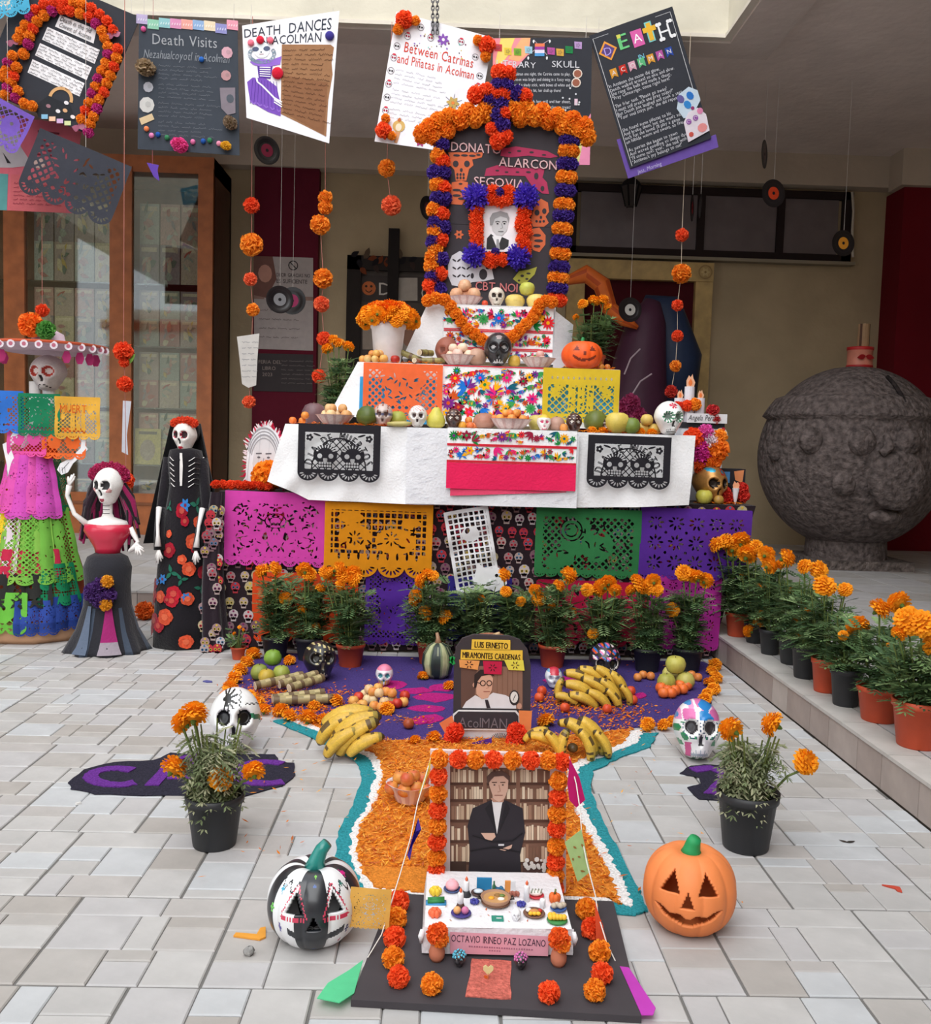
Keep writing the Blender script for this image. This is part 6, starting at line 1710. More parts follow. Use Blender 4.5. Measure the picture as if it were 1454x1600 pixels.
u=pxs(1)
m_=plate(14*u,C(70,84,130));m_.ball((0,0,.012),(11*u,11*u,.011),C(244,176,186),14,9)
for k in range(4):m_.tube([(10*u*math.cos(k*.785+.3),10*u*math.sin(k*.785+.3),.010),(4*u*math.cos(k*.785+.3),4*u*math.sin(k*.785+.3),.023),(-8*u*math.cos(k*.785+.3),-8*u*math.sin(k*.785+.3),.014)],1.6*u,6,C(246,190,198))
mini('mini_bread','miniature pink sugar bread on a blue plate',706,1392,m_)
def mcandle(label,px,py,h,flame=True,base=None):
 m_=MB().lathe([(4.6*u,0),(4.6*u,h*.92),(3.8*u,h),(.5*u,h)],12,C(238,238,242))
 if base:m_.lathe([(8*u,0),(8*u,.003),(6*u,.008),(5*u,.012)],12,base)
 if flame:m_.lathe([(1.5*u,h),(2.6*u,h+.004),(.3*u,h+.010)],8,C(226,110,70))
 return mini('mini_candle',label,px,py,m_,cat='candle')
mcandle('miniature white candle on a black base behind the pink bread',728,1400,.032,True,C(50,50,54))
mcandle('miniature white candle on a dark stand left of the stew bowl',719,1420,.034,True,C(80,50,44))
mcandle('miniature white candle right of the stew bowl',822,1408,.034)
mcandle('short miniature candle at the right of the table',847,1418,.018,False)
m_=plate(23*u,C(120,84,66),24);m_.lathe([(20*u,.004),(24*u,.016),(22*u,.016),(17*u,.010)],24,C(170,130,104));m_.lathe([(.1*u,.0135),(20*u,.013)],20,C(196,150,100),cap=False)
m_.ball((-7*u,-3*u,.014),(5*u,5*u,.003),C(240,170,50),10,5);m_.ball((8*u,-6*u,.014),(6*u,4*u,.003),C(240,236,230),10,5);m_.ball((3*u,6*u,.014),(6*u,4*u,.003),C(150,110,60),10,5);m_.ball((10*u,5*u,.014),(5*u,4*u,.003),C(110,130,70),10,5)
for sg in(-1,1):m_.tube([(sg*22*u,0,.010),(sg*28*u,-3*u,.013),(sg*27*u,5*u,.013),(sg*22*u,6*u,.010)],1.6*u,6,C(60,50,46))
mini('mini_stew_bowl','miniature clay bowl of stew with an egg in the table centre',774,1412,m_)
m_=plate(17*u,C(124,88,72),20);m_.ball((-8*u,4*u,.008),(5*u,5*u,.004),C(240,236,230),8,5);m_.ball((0,0,.008),(9*u,6*u,.004),C(206,140,80),10,5);m_.ball((9*u,2*u,.008),(4*u,4*u,.004),C(190,60,50),8,5)
for k in range(3):m_.ball((-6*u+6*k*u,-7*u,.008),(4*u,3*u,.004),C(240,190,60),8,5)
mini('mini_plate','miniature brown plate of mixed food right of the name strip centre',834,1430,m_)
m_=plate(15*u,C(70,60,130),16,lambda a,t:1+.06*math.cos(16*a));m_.ball((-6*u,0,.010),(6*u,5*u,.008),C(232,170,110),10,7);m_.ball((6*u,0,.010),(6*u,5*u,.008),C(206,120,160),10,7)
mini('mini_plate','miniature purple scalloped plate with two buns',720,1430,m_)
m_=plate(13*u,C(60,90,150),16)
for k in range(4):m_.ball((-7*u+5*k*u,(k%2)*3*u,.009),(5*u,5*u,.006),C(196,180,160),8,6)
mini('mini_plate','miniature blue plate of beige dumplings at the right edge',872,1422,m_)
m_=MB().lathe([(13*u,0),(16*u,.004),(15*u,.006),(1*u,.004)],16,C(60,130,70))
for k in range(7):m_.ball((-10*u+5*(k%5)*u,(-3+6*(k//5))*u,.011),4.6*u,C(244,190,60),8,6)
mini('mini_fruit_tray','miniature green tray of yellow fruit at the right front corner',870,1440,m_)
m_=MB().box((-16*u,-6*u,0),(16*u,8*u,.003),C(70,150,200))
for k in range(3):m_.tube([(-13*u,(-3+4*k)*u,.006),(13*u,(-1+4*k)*u,.007)],3*u,8,C(50,130,70))
mini('mini_tamales','miniature blue tray with green tamales at the left edge',681,1412,m_)
for lab,px_,py_,cc in(('miniature yellow flower at the back left of the little table',680,1398,C(236,200,60)),('miniature coral flower at the left front of the little table',679,1432,C(236,110,70))):
 m_=MB()
 for k in range(6):m_.ball((6*u*math.cos(k*1.05),6*u*math.sin(k*1.05),.008),(4.5*u,4.5*u,.008),cc,8,6)
 m_.ball((0,0,.012),(4.5*u,4.5*u,.007),cc,8,6);mini('mini_flower',lab,px_,py_,m_,cat='miniature flower')
for lab,px_,py_ in(('miniature blue flower left of the stew bowl',741,1412),('miniature blue flower right of the stew bowl',814,1416)):
 m_=MB()
 for k in range(7):m_.ball((5*u*math.cos(k*.9),5*u*math.sin(k*.9),.005),(3*u,3*u,.004),C(64,64,150),7,5)
 mini('mini_flower',lab,px_,py_,m_,cat='miniature flower')
mini('mini_book','miniature green booklet lying in the table middle front',777,1437,MB().box((-9*u,-6*u,0),(9*u,7*u,.004),C(50,140,120)).rect(lambda a,b,h:(a,b,.004+h),-2*u,-3*u,6*u,0,C(226,226,226),.0004),smooth=False,cat='miniature book')
m_=MB().box((-12*u,-1.5*u,0),(12*u,2*u,.028),C(44,130,180));mini('mini_book','miniature blue book standing at the table back',756,1392,m_,smooth=False,cat='miniature book')
m_=MB().box((-9*u,-2*u,0),(0,2*u,.024),C(226,150,80)).box((0,-2*u,0),(8*u,2*u,.024),C(224,226,230));mini('mini_book','miniature orange and white book standing at the table back right',797,1394,m_,smooth=False,cat='miniature book')
m_=plate(12*u,C(90,70,66));m_.ball((0,0,.008),(8*u,6*u,.004),C(210,220,230),10,6);mini('mini_plate','miniature dark plate of white food behind the blue flower',747,1398,m_)
m_=MB();
for k in range(7):m_.ball((6*u*math.cos(k*.9),4*u*math.sin(k*.9),.006+.003*(k%2)),(4*u,4*u,.005),C(50,110,150),8,6)
m_.lathe([(3*u,0),(3*u,.016),(1.4*u,.020),(1.4*u,.026)],8,C(60,110,80),-8*u);mini('mini_bottle','miniature green bottle with blue trinkets behind the stew bowl',779,1396,m_)
m_=plate(13*u,C(200,60,70));m_.ball((0,2*u,.008),(11*u,7*u,.006),C(232,226,220),10,6)
for k in range(4):m_.tube([(-8*u+5*k*u,-3*u,.012),(-5*u+5*k*u,6*u,.014)],1*u,5,C(150,160,140))
mini('mini_plate','miniature red plate of white enchiladas at the back right',837,1402,m_)
m_=MB()
for k in range(5):m_.ball((5*u*math.cos(k*1.26),5*u*math.sin(k*1.26),.010),(5*u,5*u,.010),C(226,110,50),8,7)
m_.tube([(0,0,.018),(1*u,0,.028)],1.6*u,6,C(110,120,60));mini('mini_pumpkin','miniature orange pumpkin at the right back corner of the little table',866,1410,m_)
m_=MB()
for k in range(5):m_.ball(((k-2)*3*u,(k%2)*2*u,.007),(3*u,3*u,.006),C(166,100,84),7,5)
mini('mini_tamales','miniature reddish heap beside the white and orange book',803,1402,m_)
o=skull('mini_skull','tiny plain white skull on the little table',tt(806,1437),15*u,skull_cols(C(232,232,236),C(190,190,196),.8),CERAM,nu=30,nv=24)
m_=MB()
for k in range(16):
 q=tt(rb.uniform(690,850),rb.uniform(1404,1445))-tt(770,1425);a=rb.uniform(0,6);l=rb.uniform(4,9)*u
 m_.add([(q.x,q.y,.001),(q.x+l*math.cos(a),q.y+l*math.sin(a),.003),(q.x+l*.6*math.cos(a+.5),q.y+l*.6*math.sin(a+.5),.0015)],[(0,1,2)],rb.choice([C(206,110,60),C(190,90,50),C(190,150,120)]))
tag(mini('table_petals','dry petals strewn over the little white table',770,1425,m_,PETAL,'petals',False),kind='stuff')
for lab,px_,py_ in(('small clay vase with an orange flower left of the name strip',682,1500),('small clay vase with an orange flower right of the name strip',872,1508)):
 v=thing('flower_vase',lab,'vase',flo(px_,py_,BZ))
 MB().lathe([(8*u,0),(11.5*u,.008),(12*u,.018),(9.5*u,.030),(9*u,.034),(11*u,.038),(8*u,.038),(7*u,.03)],20,C(196,120,92)).build('vase',CERAM,v,True)
 pom(v,(0,0,.052),16*u,C(244,100,24));pom(v,(.006,-.006,.044),12*u,C(250,140,30))
for lab,px_,py_,cc in(('tiny black skull with blue curls before the little table',717,1508,C(90,180,206)),('tiny black skull with pink curls before the little table',813,1512,C(206,110,170))):
 o=skull('mini_skull',lab,flo(px_,py_,BZ),19*u,skull_cols(C(50,46,50),C(226,226,226),.35,C(50,46,50),C(30,30,30)),GLAZE,nu=36,nv=28)
 cm_=MB()
 for d in fib(26,.05):cm_.ball((d[0]*.46,d[1]*.5,.70+d[2]*.42),.12,jit(cc,.15),7,5)
 cm_.build('curls',CERAM,o,True)
hm=thing('heart_marker','little gold heart on a stick standing in the coral sand','marker',flo(762,1530,BZ+.002))
s_=9*u;Ph=lambda a,b,h:(a,-h,b)
MB().tube([(0,0,0),(0,0,.012)],1*u,6,C(200,120,80)).build('stick',CARD,hm)
slabpts=[(0,.008),(s_*.8,.018),(s_*.8,.024),(s_*.4,.027),(0,.023),(-s_*.4,.027),(-s_*.8,.024),(-s_*.8,.018)]
slab(slabpts,-.001,.001,C(220,206,150)).build('heart',CARD,hm)
MB().leafp(Ph,-.001,.002,7*u,5*u,2.4,C(226,110,50),.001).build('petal',PETAL,hm)
for a,b,c,lab in((622,1412,R2,'red tissue flower at the board back left corner'),(618,1438,O2,'orange tissue flower second in the left row on the black board'),(616,1468,R2,'red tissue flower third in the left row on the black board'),(614,1500,O2,'orange tissue flower fourth in the left row on the black board'),(622,1530,R2,'red tissue flower nearest in the left row on the black board'),(674,1541,O2,'orange tissue flower left of the coral sand path'),(916,1424,O2,'orange tissue flower at the board back right corner'),(924,1454,R2,'red tissue flower second in the right row under the red flag'),(936,1490,O2,'orange tissue flower third in the right row on the black board'),(940,1524,R2,'red tissue flower fourth in the right row on the black board'),(928,1551,O2,'orange tissue flower nearest in the right row on the black board'),(857,1554,R2,'red tissue flower right of the coral sand path')):
 f=flo(a,b+10,BZ);r=pix(18,f.y);o=pom(None,f+Vector((0,0,r*.8)),r,c);o.name='tissue_flower';tag(o,lab,'paper flower','tissue flowers on the black board')
def flag(par,pts,col,Y,holes=(),th=.0006,name='paper_flag'):
 P=pxplane(Y,par.location);m_=pslab(P,pts,th,col)
 return m_.build(name,PAPER,par)
def flagf(par,pts,col):
 o=layer([tuple((flo(a,b,.016)-par.location)[:2])for a,b in pts],.0152-par.location.z,.0165-par.location.z,col).build('paper_flag',PAPER,par);return o
sl=thing('flag_string','white string with small paper flags falling from the portrait to the board left corner','bunting',at(672,1182,PY-.02))
lp=[(674,1180,2.0),(664,1215,1.97),(652,1255,1.94),(641,1310,1.9),(625,1365,1.86),(608,1420,1.82),(596,1460,1.79),(575,1495,1.75),(560,1525,1.72),(546,1560,1.68)]
MB().tube([at(*q)-sl.location for q in lp],.0012,5,C(226,222,216)).build('string',CARD,sl)
flag(sl,[(673,1183),(654,1240),(660,1234),(672,1200)],C(232,196,70),1.985)
flag(sl,[(653,1278),(640,1345),(636,1336),(648,1300),(658,1296)],C(84,60,170),1.915)
g_=picado_mb(pix(66,1.8),pix(68,1.8),'dots',C(234,180,90),8,nx=70,scallops=8,wave=.001).build('paper_flag',PAPER,sl);g_.location=at(580,1388,1.8)-sl.location;g_.rotation_euler=(0,R(3),0)
flagf(sl,[(567,1500),(553,1552),(530,1567),(495,1560),(512,1536),(545,1516)],C(96,206,150))
sr=thing('flag_string','white string with small paper flags falling from the portrait to the board right corner','bunting',at(888,1182,PY-.02))
rp=[(889,1182,2.0),(900,1225,1.96),(906,1265,1.93),(909,1310,1.9),(917,1350,1.87),(930,1400,1.84),(934,1430,1.82),(948,1475,1.78),(966,1512,1.74),(985,1550,1.70),(1000,1580,1.67)]
MB().tube([at(*q)-sr.location for q in rp],.0012,5,C(226,222,216)).build('string',CARD,sr)
flag(sr,[(890,1186),(905,1215),(914,1250),(900,1262),(889,1250),(886,1225)],C(200,30,110),1.97)
flag(sr,[(908,1296),(922,1362),(902,1378),(882,1316)],C(178,206,140),1.89)
flag(sr,[(929,1408),(948,1470),(932,1500),(930,1440)],C(242,96,60),1.81)
flagf(sr,[(968,1510),(982,1512),(1024,1575),(1020,1586),(1002,1586)],C(200,70,190))
hd=MB();Pg=pxplane(1.89,sr.location)
for a,b,l,t in((895,1322,7,.6),(908,1318,6,1.2),(902,1338,5,.2),(914,1336,6,1.2),(906,1360,8,.2),(894,1340,5,1.3)):hd.leafp(Pg,a,b,l,3,t,C(160,110,60),.0012)
hd.build('cut_pattern',PAPER,sr)
# arched portrait on the rug
AY=3.14
ab=thing('arched_portrait','black arched board with a photograph of a man in glasses and a name plate','portrait',on(767,AY,.008))
P=pxplane(AY,ab.location)
arc=[(828+0*k,1172)for k in range(1)]+[(829,1040),(824,1015),(812,1000),(795,994),(740,992),(722,998),(712,1012),(709,1035),(707,1170)]
pslab(P,arc,.02,C(60,54,58)).build('board',CARD,ab)
ph=MB()
ph.poly(P,[(720,1106),(816,1108),(816,1042),(720,1040)],C(136,104,88),.001);ph.poly(P,[(720,1106),(740,1106),(745,1042),(720,1040)],C(96,72,64),.0014)
for k in range(5):ph.rect(P,776+k*8,1104,777+k*8,1044,C(120,90,74),.0016)
ph.poly(P,[(722,1106),(728,1096),(742,1086),(755,1092),(770,1082),(790,1086),(806,1096),(806,1107)],C(214,216,222),.002)
ph.poly(P,[(744,1084),(743,1060),(750,1050),(764,1050),(770,1060),(768,1078),(762,1090),(752,1092)],C(206,164,142),.003)
ph.poly(P,[(740,1074),(741,1054),(750,1046),(766,1046),(772,1056),(764,1054),(752,1056),(746,1064),(744,1074)],C(46,36,36),.0036)
for xx in(754,764):ph.ring(P,xx,1067,4,1.3,C(30,24,24),.004,12)
ph.line(P,[(744,1066),(750,1067)],1.2,C(30,24,24),.004);ph.line(P,[(755,1080),(765,1080)],1.2,C(150,90,80),.004);ph.line(P,[(761,1068),(763,1074),(759,1075)],.8,C(170,120,100),.004);ph.disc(P,741,1070,3,C(196,150,130),.003,4,8)
ph.poly(P,[(757,1093),(762,1093),(766,1106),(760,1106)],C(50,44,50),.003)
ph.disc(P,803,1090,8,C(50,46,48),.003,12,14);ph.disc(P,803,1089,6,C(214,216,214),.0036,9,14);ph.line(P,[(801,1094),(805,1085)],1,C(60,60,60),.004)
ph.disc(P,811,1103,4,C(196,150,130),.003,5,8)
ph.build('photo_print',CARD,ab)
def plaque(pts,txt,tcol,col,x0,y0,wpx,hpx,name='name_plate',h=.004):
 m_=pslab(lambda u,v,q=0:P(u,v,h+q),pts,.003,col);o_=P(x0,y0);s_=pix(hpx,AY)/.73;w_=pix(wpx,AY)
 Pm=lambda u,v,q:(o_[0]+u,o_[1]-h-q,o_[2]+v-u*.028);m_.text(Pm,txt,0,0,s_,tcol,.001,sx=w_/text_width(txt,s_));m_.text(Pm,txt,.0012,0,s_,tcol,.001,sx=w_/text_width(txt,s_));m_.build(name,CARD,ab)
plaque([(736,1014),(797,1015),(797,1000),(737,999)],'LUIS ERNESTO',C(60,44,30),C(226,186,66),741,1011,53,10)
plaque([(719,1030),(816,1032),(816,1016),(720,1015)],'MIRAMONTES CARDENAS',C(60,44,30),C(226,186,66),722,1027,92,10)
for c_,pts in((C(240,170,100),[(717,1030),(749,1032),(746,1046),(718,1042)]),(C(206,40,80),[(754,1032),(784,1033),(783,1053),(756,1052)]),(C(236,226,90),[(787,1030),(817,1031),(819,1047),(794,1046)])):
 m_=pslab(lambda u,v,q=0:P(u,v,.007+q),pts,.001,c_);cx,cy=sum(q[0]for q in pts)/4,sum(q[1]for q in pts)/4
 for k in range(6):
  a=k*1.05;m_.leafp(lambda u,v,q:P(u,v,.007+q),cx+2*math.cos(a),cy+2*math.sin(a),5,1.6,a,C(70,40,40),.001)
 m_.build('mini_flag',PAPER,ab)
m_=pslab(lambda u,v,q=0:P(u,v,.012+q),[(706,1139),(812,1140),(812,1116),(806,1109),(716,1108),(707,1115)],.004,C(224,224,226));m_.build('plaque_rim',CARD,ab)
m_=pslab(lambda u,v,q=0:P(u,v,.014+q),[(709,1136),(809,1137),(809,1117),(804,1111),(716,1110),(709,1117)],.003,C(56,52,58))
o_=P(716,1133);m_.text(lambda u,v,q:(o_[0]+u,o_[1]-.016-q,o_[2]+v-u*.028),'AcolMAN',0,0,.05,C(110,104,112),.0006,sx=.8,wob=.05);m_.build('plaque',CARD,ab)
pslab(lambda u,v,q=0:P(u,v,.004+q),[(712,1166),(820,1168),(812,1140),(716,1138)],.003,C(214,212,216)).build('lower_print',CARD,ab)
m_=MB()
for k in range(16):
 a=.3+k*.17;m_.line(lambda u,v,q:P(u,v,.005+q),[(781,1160),(781+18*math.cos(a),1160-16*math.sin(a))],1.0,rb.choice([C(60,56,60),C(120,96,70),C(40,40,44)]),.001+k*1e-5)
for k in range(6):m_.line(lambda u,v,q:P(u,v,.005+q),[(724+3*k,1164),(722+2*k,1150)],.8,C(80,80,84),.001)
m_.rect(lambda u,v,q:P(u,v,.005+q),778,1172,784,1152,C(50,46,50),.002);m_.build('lower_drawing',CARD,ab)
for a,b,c in((711,1143,R2),(706,1155,R2),(806,1142,R2),(803,1156,R2),(812,1150,R2)):
 pom(ab,at(a,b,AY-.05)-ab.location,pix(14,AY),C(244,64,30))
for lab,pts,c_,Yf in(('orange',[(686,1130),(706,1118),(716,1150),(702,1158)],C(238,140,90),AY-.04),('orange',[(810,1110),(831,1111),(829,1142),(822,1146),(812,1138)],C(242,150,90),AY-.04),('purple',[(724,1164),(768,1153),(768,1172),(726,1172)],C(92,50,160),AY-.07),('blue',[(798,1160),(846,1170),(846,1175),(798,1170)],C(60,120,170),AY-.07)):
 pslab(pxplane(Yf,ab.location),pts,.0008,c_).build('paper_flag',PAPER,ab)
bt=MB()
for a,b in(((704,1036),(709,1026)),((704,1026),(709,1038))):bt.line(lambda u,v,q:P(u,v,q),[a,b],5,C(40,160,80),.002)
bt.build('green_bow',PAPER,ab)
# pumpkins on the paving
def face2(a,t):
 if tri(a,t,-.43,.58,.24,.18)or tri(a,t,.43,.58,.24,.18):return True
 if tri(a,t,-.02,.49,.15,.12):return True
 k=abs(a)/.78
 if k<1:return .345+.14*k*k<t<.43+.065*k*k-.012*math.cos(a*16)
 return False
p=flo(1074,1446)
pumpkin('clay_pumpkin','orange clay jack-o-lantern with a green stem on the right paving',p,pix(75,p.y),pix(71,p.y),C(232,134,76),10,1,C(36,146,86),face2,nu=180,nv=110,rz=-math.asin(p.x/p.length),stemr=.18,stemh=.42,stemlean=(.04,.2),inner=C(50,30,22))
WHT,BLA=C(232,232,234),C(38,40,46)
DEC=[(-.95,.60,.05,C(60,160,190)),(.95,.48,.06,C(200,210,60)),(1.1,.33,.07,C(206,216,70)),(1.28,.44,.06,C(30,90,160)),(1.05,.70,.06,C(206,40,130)),(.72,.64,.035,C(60,120,110)),(-.85,.33,.05,C(60,60,150)),(.72,.30,.045,C(60,50,110)),(-1.1,.45,.04,C(110,190,90)),(.6,.2,.03,C(190,50,90)),(.85,.38,.02,C(206,40,60)),(-.02,.74,.04,C(120,190,70)),(-.05,.66,.03,C(40,80,150)),(-.05,.12,.04,C(40,70,130))]
def wcol(a,t):
 for da,dt,dr,c in DEC:
  dt+=.1;d=math.hypot((a-da)*.55,(t-dt));q=math.atan2(t-dt,a-da)
  if d<dr*.55*(1+.45*math.cos(6*q)):return c
 for ca in(-.50,.42):
  k=(t-.55)/.19
  if-.16<k<1.16:
   e=abs(a-ca)-.22*(1-k)
   if .03<e<.065 and(a*9+t*40)%1<.75:return C(206,60,90)
  if-.26<k<-.1 and abs(a-ca)<.27 and(a*14)%1<.7:return C(206,60,90)
 m=.36+.16*a*a
 if abs(a)<.62 and abs(t-m)<.028:return BLA
 if-.46<a<.24:return BLA
 if .24<=a<.98:
  if abs(t-(.72+.04*math.sin(a*20)))<.012:return BLA
  return WHT
 if-1.08<a<=-.46:
  if abs(t-(.74+.04*math.sin(a*22)))<.012:return BLA
  if abs(a+.9-.08*math.sin(t*30))<.025 and t<.3:return BLA
  return WHT
 if .98<=a<1.42 or-1.55<a<=-1.08:return BLA if t>.38 or a<0 else WHT
 return WHT if int(a*2.2)%2 else BLA
def wface(a,t):return tri(a,t,-.50,.55,.21,.17)or tri(a,t,.42,.55,.21,.17)or tri(a,t,-.06,.43,.18,.12)
p=flo(490,1464)
pumpkin('painted_pumpkin','white and black hand painted jack-o-lantern with a teal stem on the left paving',p,pix(76,p.y),pix(68,p.y),WHT,10,1,C(30,128,120),wface,nu=200,nv=120,rz=-math.asin(p.x/p.length)+.05,colfn=wcol,stemr=.17,stemh=.62,stemlean=(.13,.1),inner=C(20,20,22),material=GLAZE)
# basket of peaches by the petal path
p=flo(640,1258);p.z=.012
bk=thing('plastic_basket','small white lattice basket of peaches left of the front portrait','basket',p)
s_=pix(1,p.y)
bm_=MB()
bm_.lathe([(20*s_,0),(22*s_,2*s_),(36*s_,30*s_),(38*s_,31*s_),(35*s_,30*s_),(20*s_,3*s_)],24,lambda i,j:C(242,232,232)if(i+j)%2 else C(220,196,198),rf=lambda a,t:1+.04*math.cos(4*a));bm_.build('basket',PLAST,bk,True)
for k,(a,b,d)in enumerate(((612,1230,0),(632,1234,-.03),(650,1230,-.02),(664,1234,0),(624,1214,.02),(646,1212,.01),(636,1216,-.03),(660,1216,.02))):
 q=at(a,b,p.y+d-.01);fruit('peach','blushing yellow peach heaped in the white lattice basket',q-Vector((0,0,11*s_)),11.5*s_,'round',C(216,150,66),C(196,80,50),'peaches in the basket',None,k%3)
 # litter on the paving
def scrap(label,px,py,pts,col,name='paper_scrap',h=.004):
 f=flo(px,py);s_=pix(1,f.y);m_=MB();pg=[(a*s_,-b*s_*2.0)for a,b in pts]
 ar=sum(pg[i][0]*pg[(i+1)%len(pg)][1]-pg[(i+1)%len(pg)][0]*pg[i][1]for i in range(len(pg)))
 if ar<0:pg=pg[::-1]
 layer(pg,.0005,h,col,m_);return tag(m_.build(name,PAPER,None,False,(f.x,f.y,0)),label,'litter')
scrap('bent strip of orange paper beside the painted pumpkin',393,1462,[(-28,3),(-26,-2),(8,0),(10,-10),(18,-12),(24,4),(16,8)],C(240,168,70))
scrap('small red paper scrap alone on the right paving',1394,1388,[(-14,-4),(4,-2),(12,0),(8,8),(2,6),(2,2)],C(206,84,66))
scrap('tiny blue paper scrap on the paving near the rug',325,1065,[(-8,1),(-4,-2),(6,0),(8,3),(0,4)],C(96,96,160))
scrap('tiny white scrap on the left paving',122,1257,[(-4,1),(2,-2),(5,0),(0,2)],C(230,228,226),h=.006)
m_=MB();m_.ball((0,0,.008),(.011,.010,.009),C(150,148,146),10,7,.15);tag(m_.build('pebble',BASALT,None,True,flo(389,1492)),'small grey crumpled pebble near the painted pumpkin','pebble')
m_=MB();m_.leafp(XY,0,0,.03,.012,.4,C(60,56,54),.001);m_.leafp(XY,.004,0,.024,.010,2.4,C(70,62,58),.0014);tag(m_.build('dry_leaf',LEAF,None,False,flo(1322,1317)),'curled dry leaf on the right paving','leaf')
# posters and strands under the eave
HY=6.1
def quadP(cs,Wq,Hq,Y,org):
 """sheet mapping over four measured corners (tl, tr, br, bl); u to the right, v up"""
 (ax,ay),(bx,by),(cx,cy),(dx,dy)=cs;o=Vector(org)
 def P(u,v,h=0.0):
  s,t=u/Wq,1-v/Hq
  x=(ax*(1-s)+bx*s)*(1-t)+(dx*(1-s)+cx*s)*t;y=(ay*(1-s)+by*s)*(1-t)+(dy*(1-s)+cy*s)*t
  q=at(x,y,Y)-o;return(q.x,q.y-h-.004*math.sin(s*3.1),q.z)
 return P
def scrib(mb,P,u,v,ln,s,col,rr,h=.002,wd=.7):
 """a line of handwriting too small to read: pen zigzags broken into words"""
 x=u
 while x<u+ln:
  w_=rr.uniform(2,5)*s;pts=[];y=0;n=int(w_/s*3)+2
  for i in range(n):pts.append((x+w_*i/n,v+s*(rr.uniform(.0,.75)if i%2 else rr.uniform(-.05,.2))))
  mb.line(P,pts,wd,col,h);x+=w_+s*.7
def poster(name,label,cs,Wq,Hq,col,Y=HY,th=.004):
 t=thing(name,label,'poster',at((cs[2][0]+cs[3][0])/2,(cs[2][1]+cs[3][1])/2,Y));P=quadP(cs,Wq,Hq,Y,t.location)
 m_=MB();m_.grid(lambda a,b:P(a*Wq,b*Hq,0),8,8,col);m_.grid(lambda a,b:P((1-a)*Wq,b*Hq,-th),8,8,col);m_.build('sheet',CARD,t)
 return t,P
def strings(par,pts,Y0,z1=CEIL_Z-.06):
 m_=MB()
 for a,b in pts:
  p=at(a,b,Y0);m_.tube([p-par.location,Vector((p.x,p.y,z1))-par.location],.0015,4,C(206,200,196))
 m_.build('string',CARD,par)
rp_=random.Random(91)
SLT=C(46,48,56)
t,P=poster('hanging_poster','black poster with an arch of orange and magenta flowers and white text strips',[(44,-47),(219,27),(142,212),(-33,138)],190,200,SLT,HY)
k_=.15625
for a,b,c in[(440,40,1),(540,30,1),(630,30,1),(735,25,0),(825,45,0),(915,80,1),(995,145,1),(1065,210,1),(1130,300,1),(355,100,1),(300,165,2),(520,110,2),(440,155,0),(370,215,0),(620,90,1),(700,110,1),(800,135,0),(890,170,1),(960,240,2),(1020,310,0),(1045,380,0),(255,255,0),(330,290,1),(205,325,0),(295,360,0),(180,390,0),(280,440,2),(1080,465,0),(1175,490,1),(1080,545,2),(1165,580,0),(1060,635,0),(1140,665,1),(1020,710,0),(1105,755,0),(980,790,2),(1065,835,0),(955,870,0),(1040,920,1),(920,935,2),(990,995,0),(890,1030,0),(970,1085,2),(855,1105,1),(935,1165,0),(815,1195,0),(900,1240,0),(885,1325,2),(125,560,0),(235,540,0),(80,630,2),(165,670,0),(60,710,0),(30,770,0),(135,765,1),(110,830,0),(75,880,2),(180,915,0),(55,950,0),(155,980,2),(240,1035,0),(320,1060,0)]:
 pom(t,at(a*k_,b*k_,HY-.03)-t.location,pix(8,HY),(C(255,150,30),C(255,84,36),C(204,44,134))[c],'paper_flower',n=60)
P1=pxplane(HY-.004,t.location)
def strip(cs,lines,title=None):
 m_=pslab(P1,[(a*k_,b*k_)for a,b in cs],.002,C(232,230,234));(ax,ay),(bx,by),(cx,cy),(dx,dy)=[(a*k_,b*k_)for a,b in cs]
 L=math.hypot(bx-ax,by-ay);Hs=math.hypot(dx-ax,dy-ay);Q=quadP([(ax,ay),(bx,by),(cx,cy),(dx,dy)],L,Hs,HY-.005,t.location)
 if title:
  for i,tx in enumerate(title):m_.text(Q,tx,3+2*i,Hs*(.58-.46*i),Hs*.52,C(40,36,40),.002,sx=(L-10)/text_width(tx,Hs*.52),slant=.1)
 else:
  for i in range(4):scrib(m_,Q,2,Hs*(.78-.235*i),L-rp_.uniform(5,12),Hs*.2,C(44,40,46),rp_)
 m_.build('text_strip',CARD,t)
strip([(600,150),(965,295),(935,435),(550,265)],0,('Death in the old','Convent of Acolman'));strip([(475,268),(998,500),(945,638),(420,395)],4);strip([(400,430),(918,672),(865,800),(350,552)],4);strip([(325,592),(845,832),(795,965),(275,725)],4)
m_=MB();m_.ring(P1,95,155,17,5,C(206,160,110),.003,14,3.4,6.6);m_.poly(P1,[(55,165),(75,150),(110,165),(118,188),(60,184)],C(36,38,44),.002)
for i,c in enumerate((C(130,180,210),C(232,190,160),C(206,170,210),C(206,214,160))):m_.rect(P1,65+i*12,186+i*3.4,75+i*12,179+i*3.4,c,.004)
for a,b,c in((102,173,C(206,160,120)),(76,166,C(150,110,120)),(91,174,C(220,216,220)),(104,161,C(220,216,220)),(114,183,C(230,220,220))):m_.disc(P1,a,b,4,c,.004,3,8,.4)
m_.build('paper_scene',CARD,t)
for a,b in((25,72),(181,60),(127,204)):
 m_=MB()
 for sg in(-1,1):m_.leafp(P1,a,b,11,11,.35-(1.3 if sg>0 else-1.0)+(0 if sg>0 else PI-1.2),C(176,100,130),.035)
 m_.leafp(P1,a,b,12,9,-.5,C(186,120,146),.036);m_.leafp(P1,a,b,12,9,3.4,C(170,100,126),.036);m_.build('butterfly',PAPER,t)
strings(t,[(60,0),(205,24)],HY+.03)
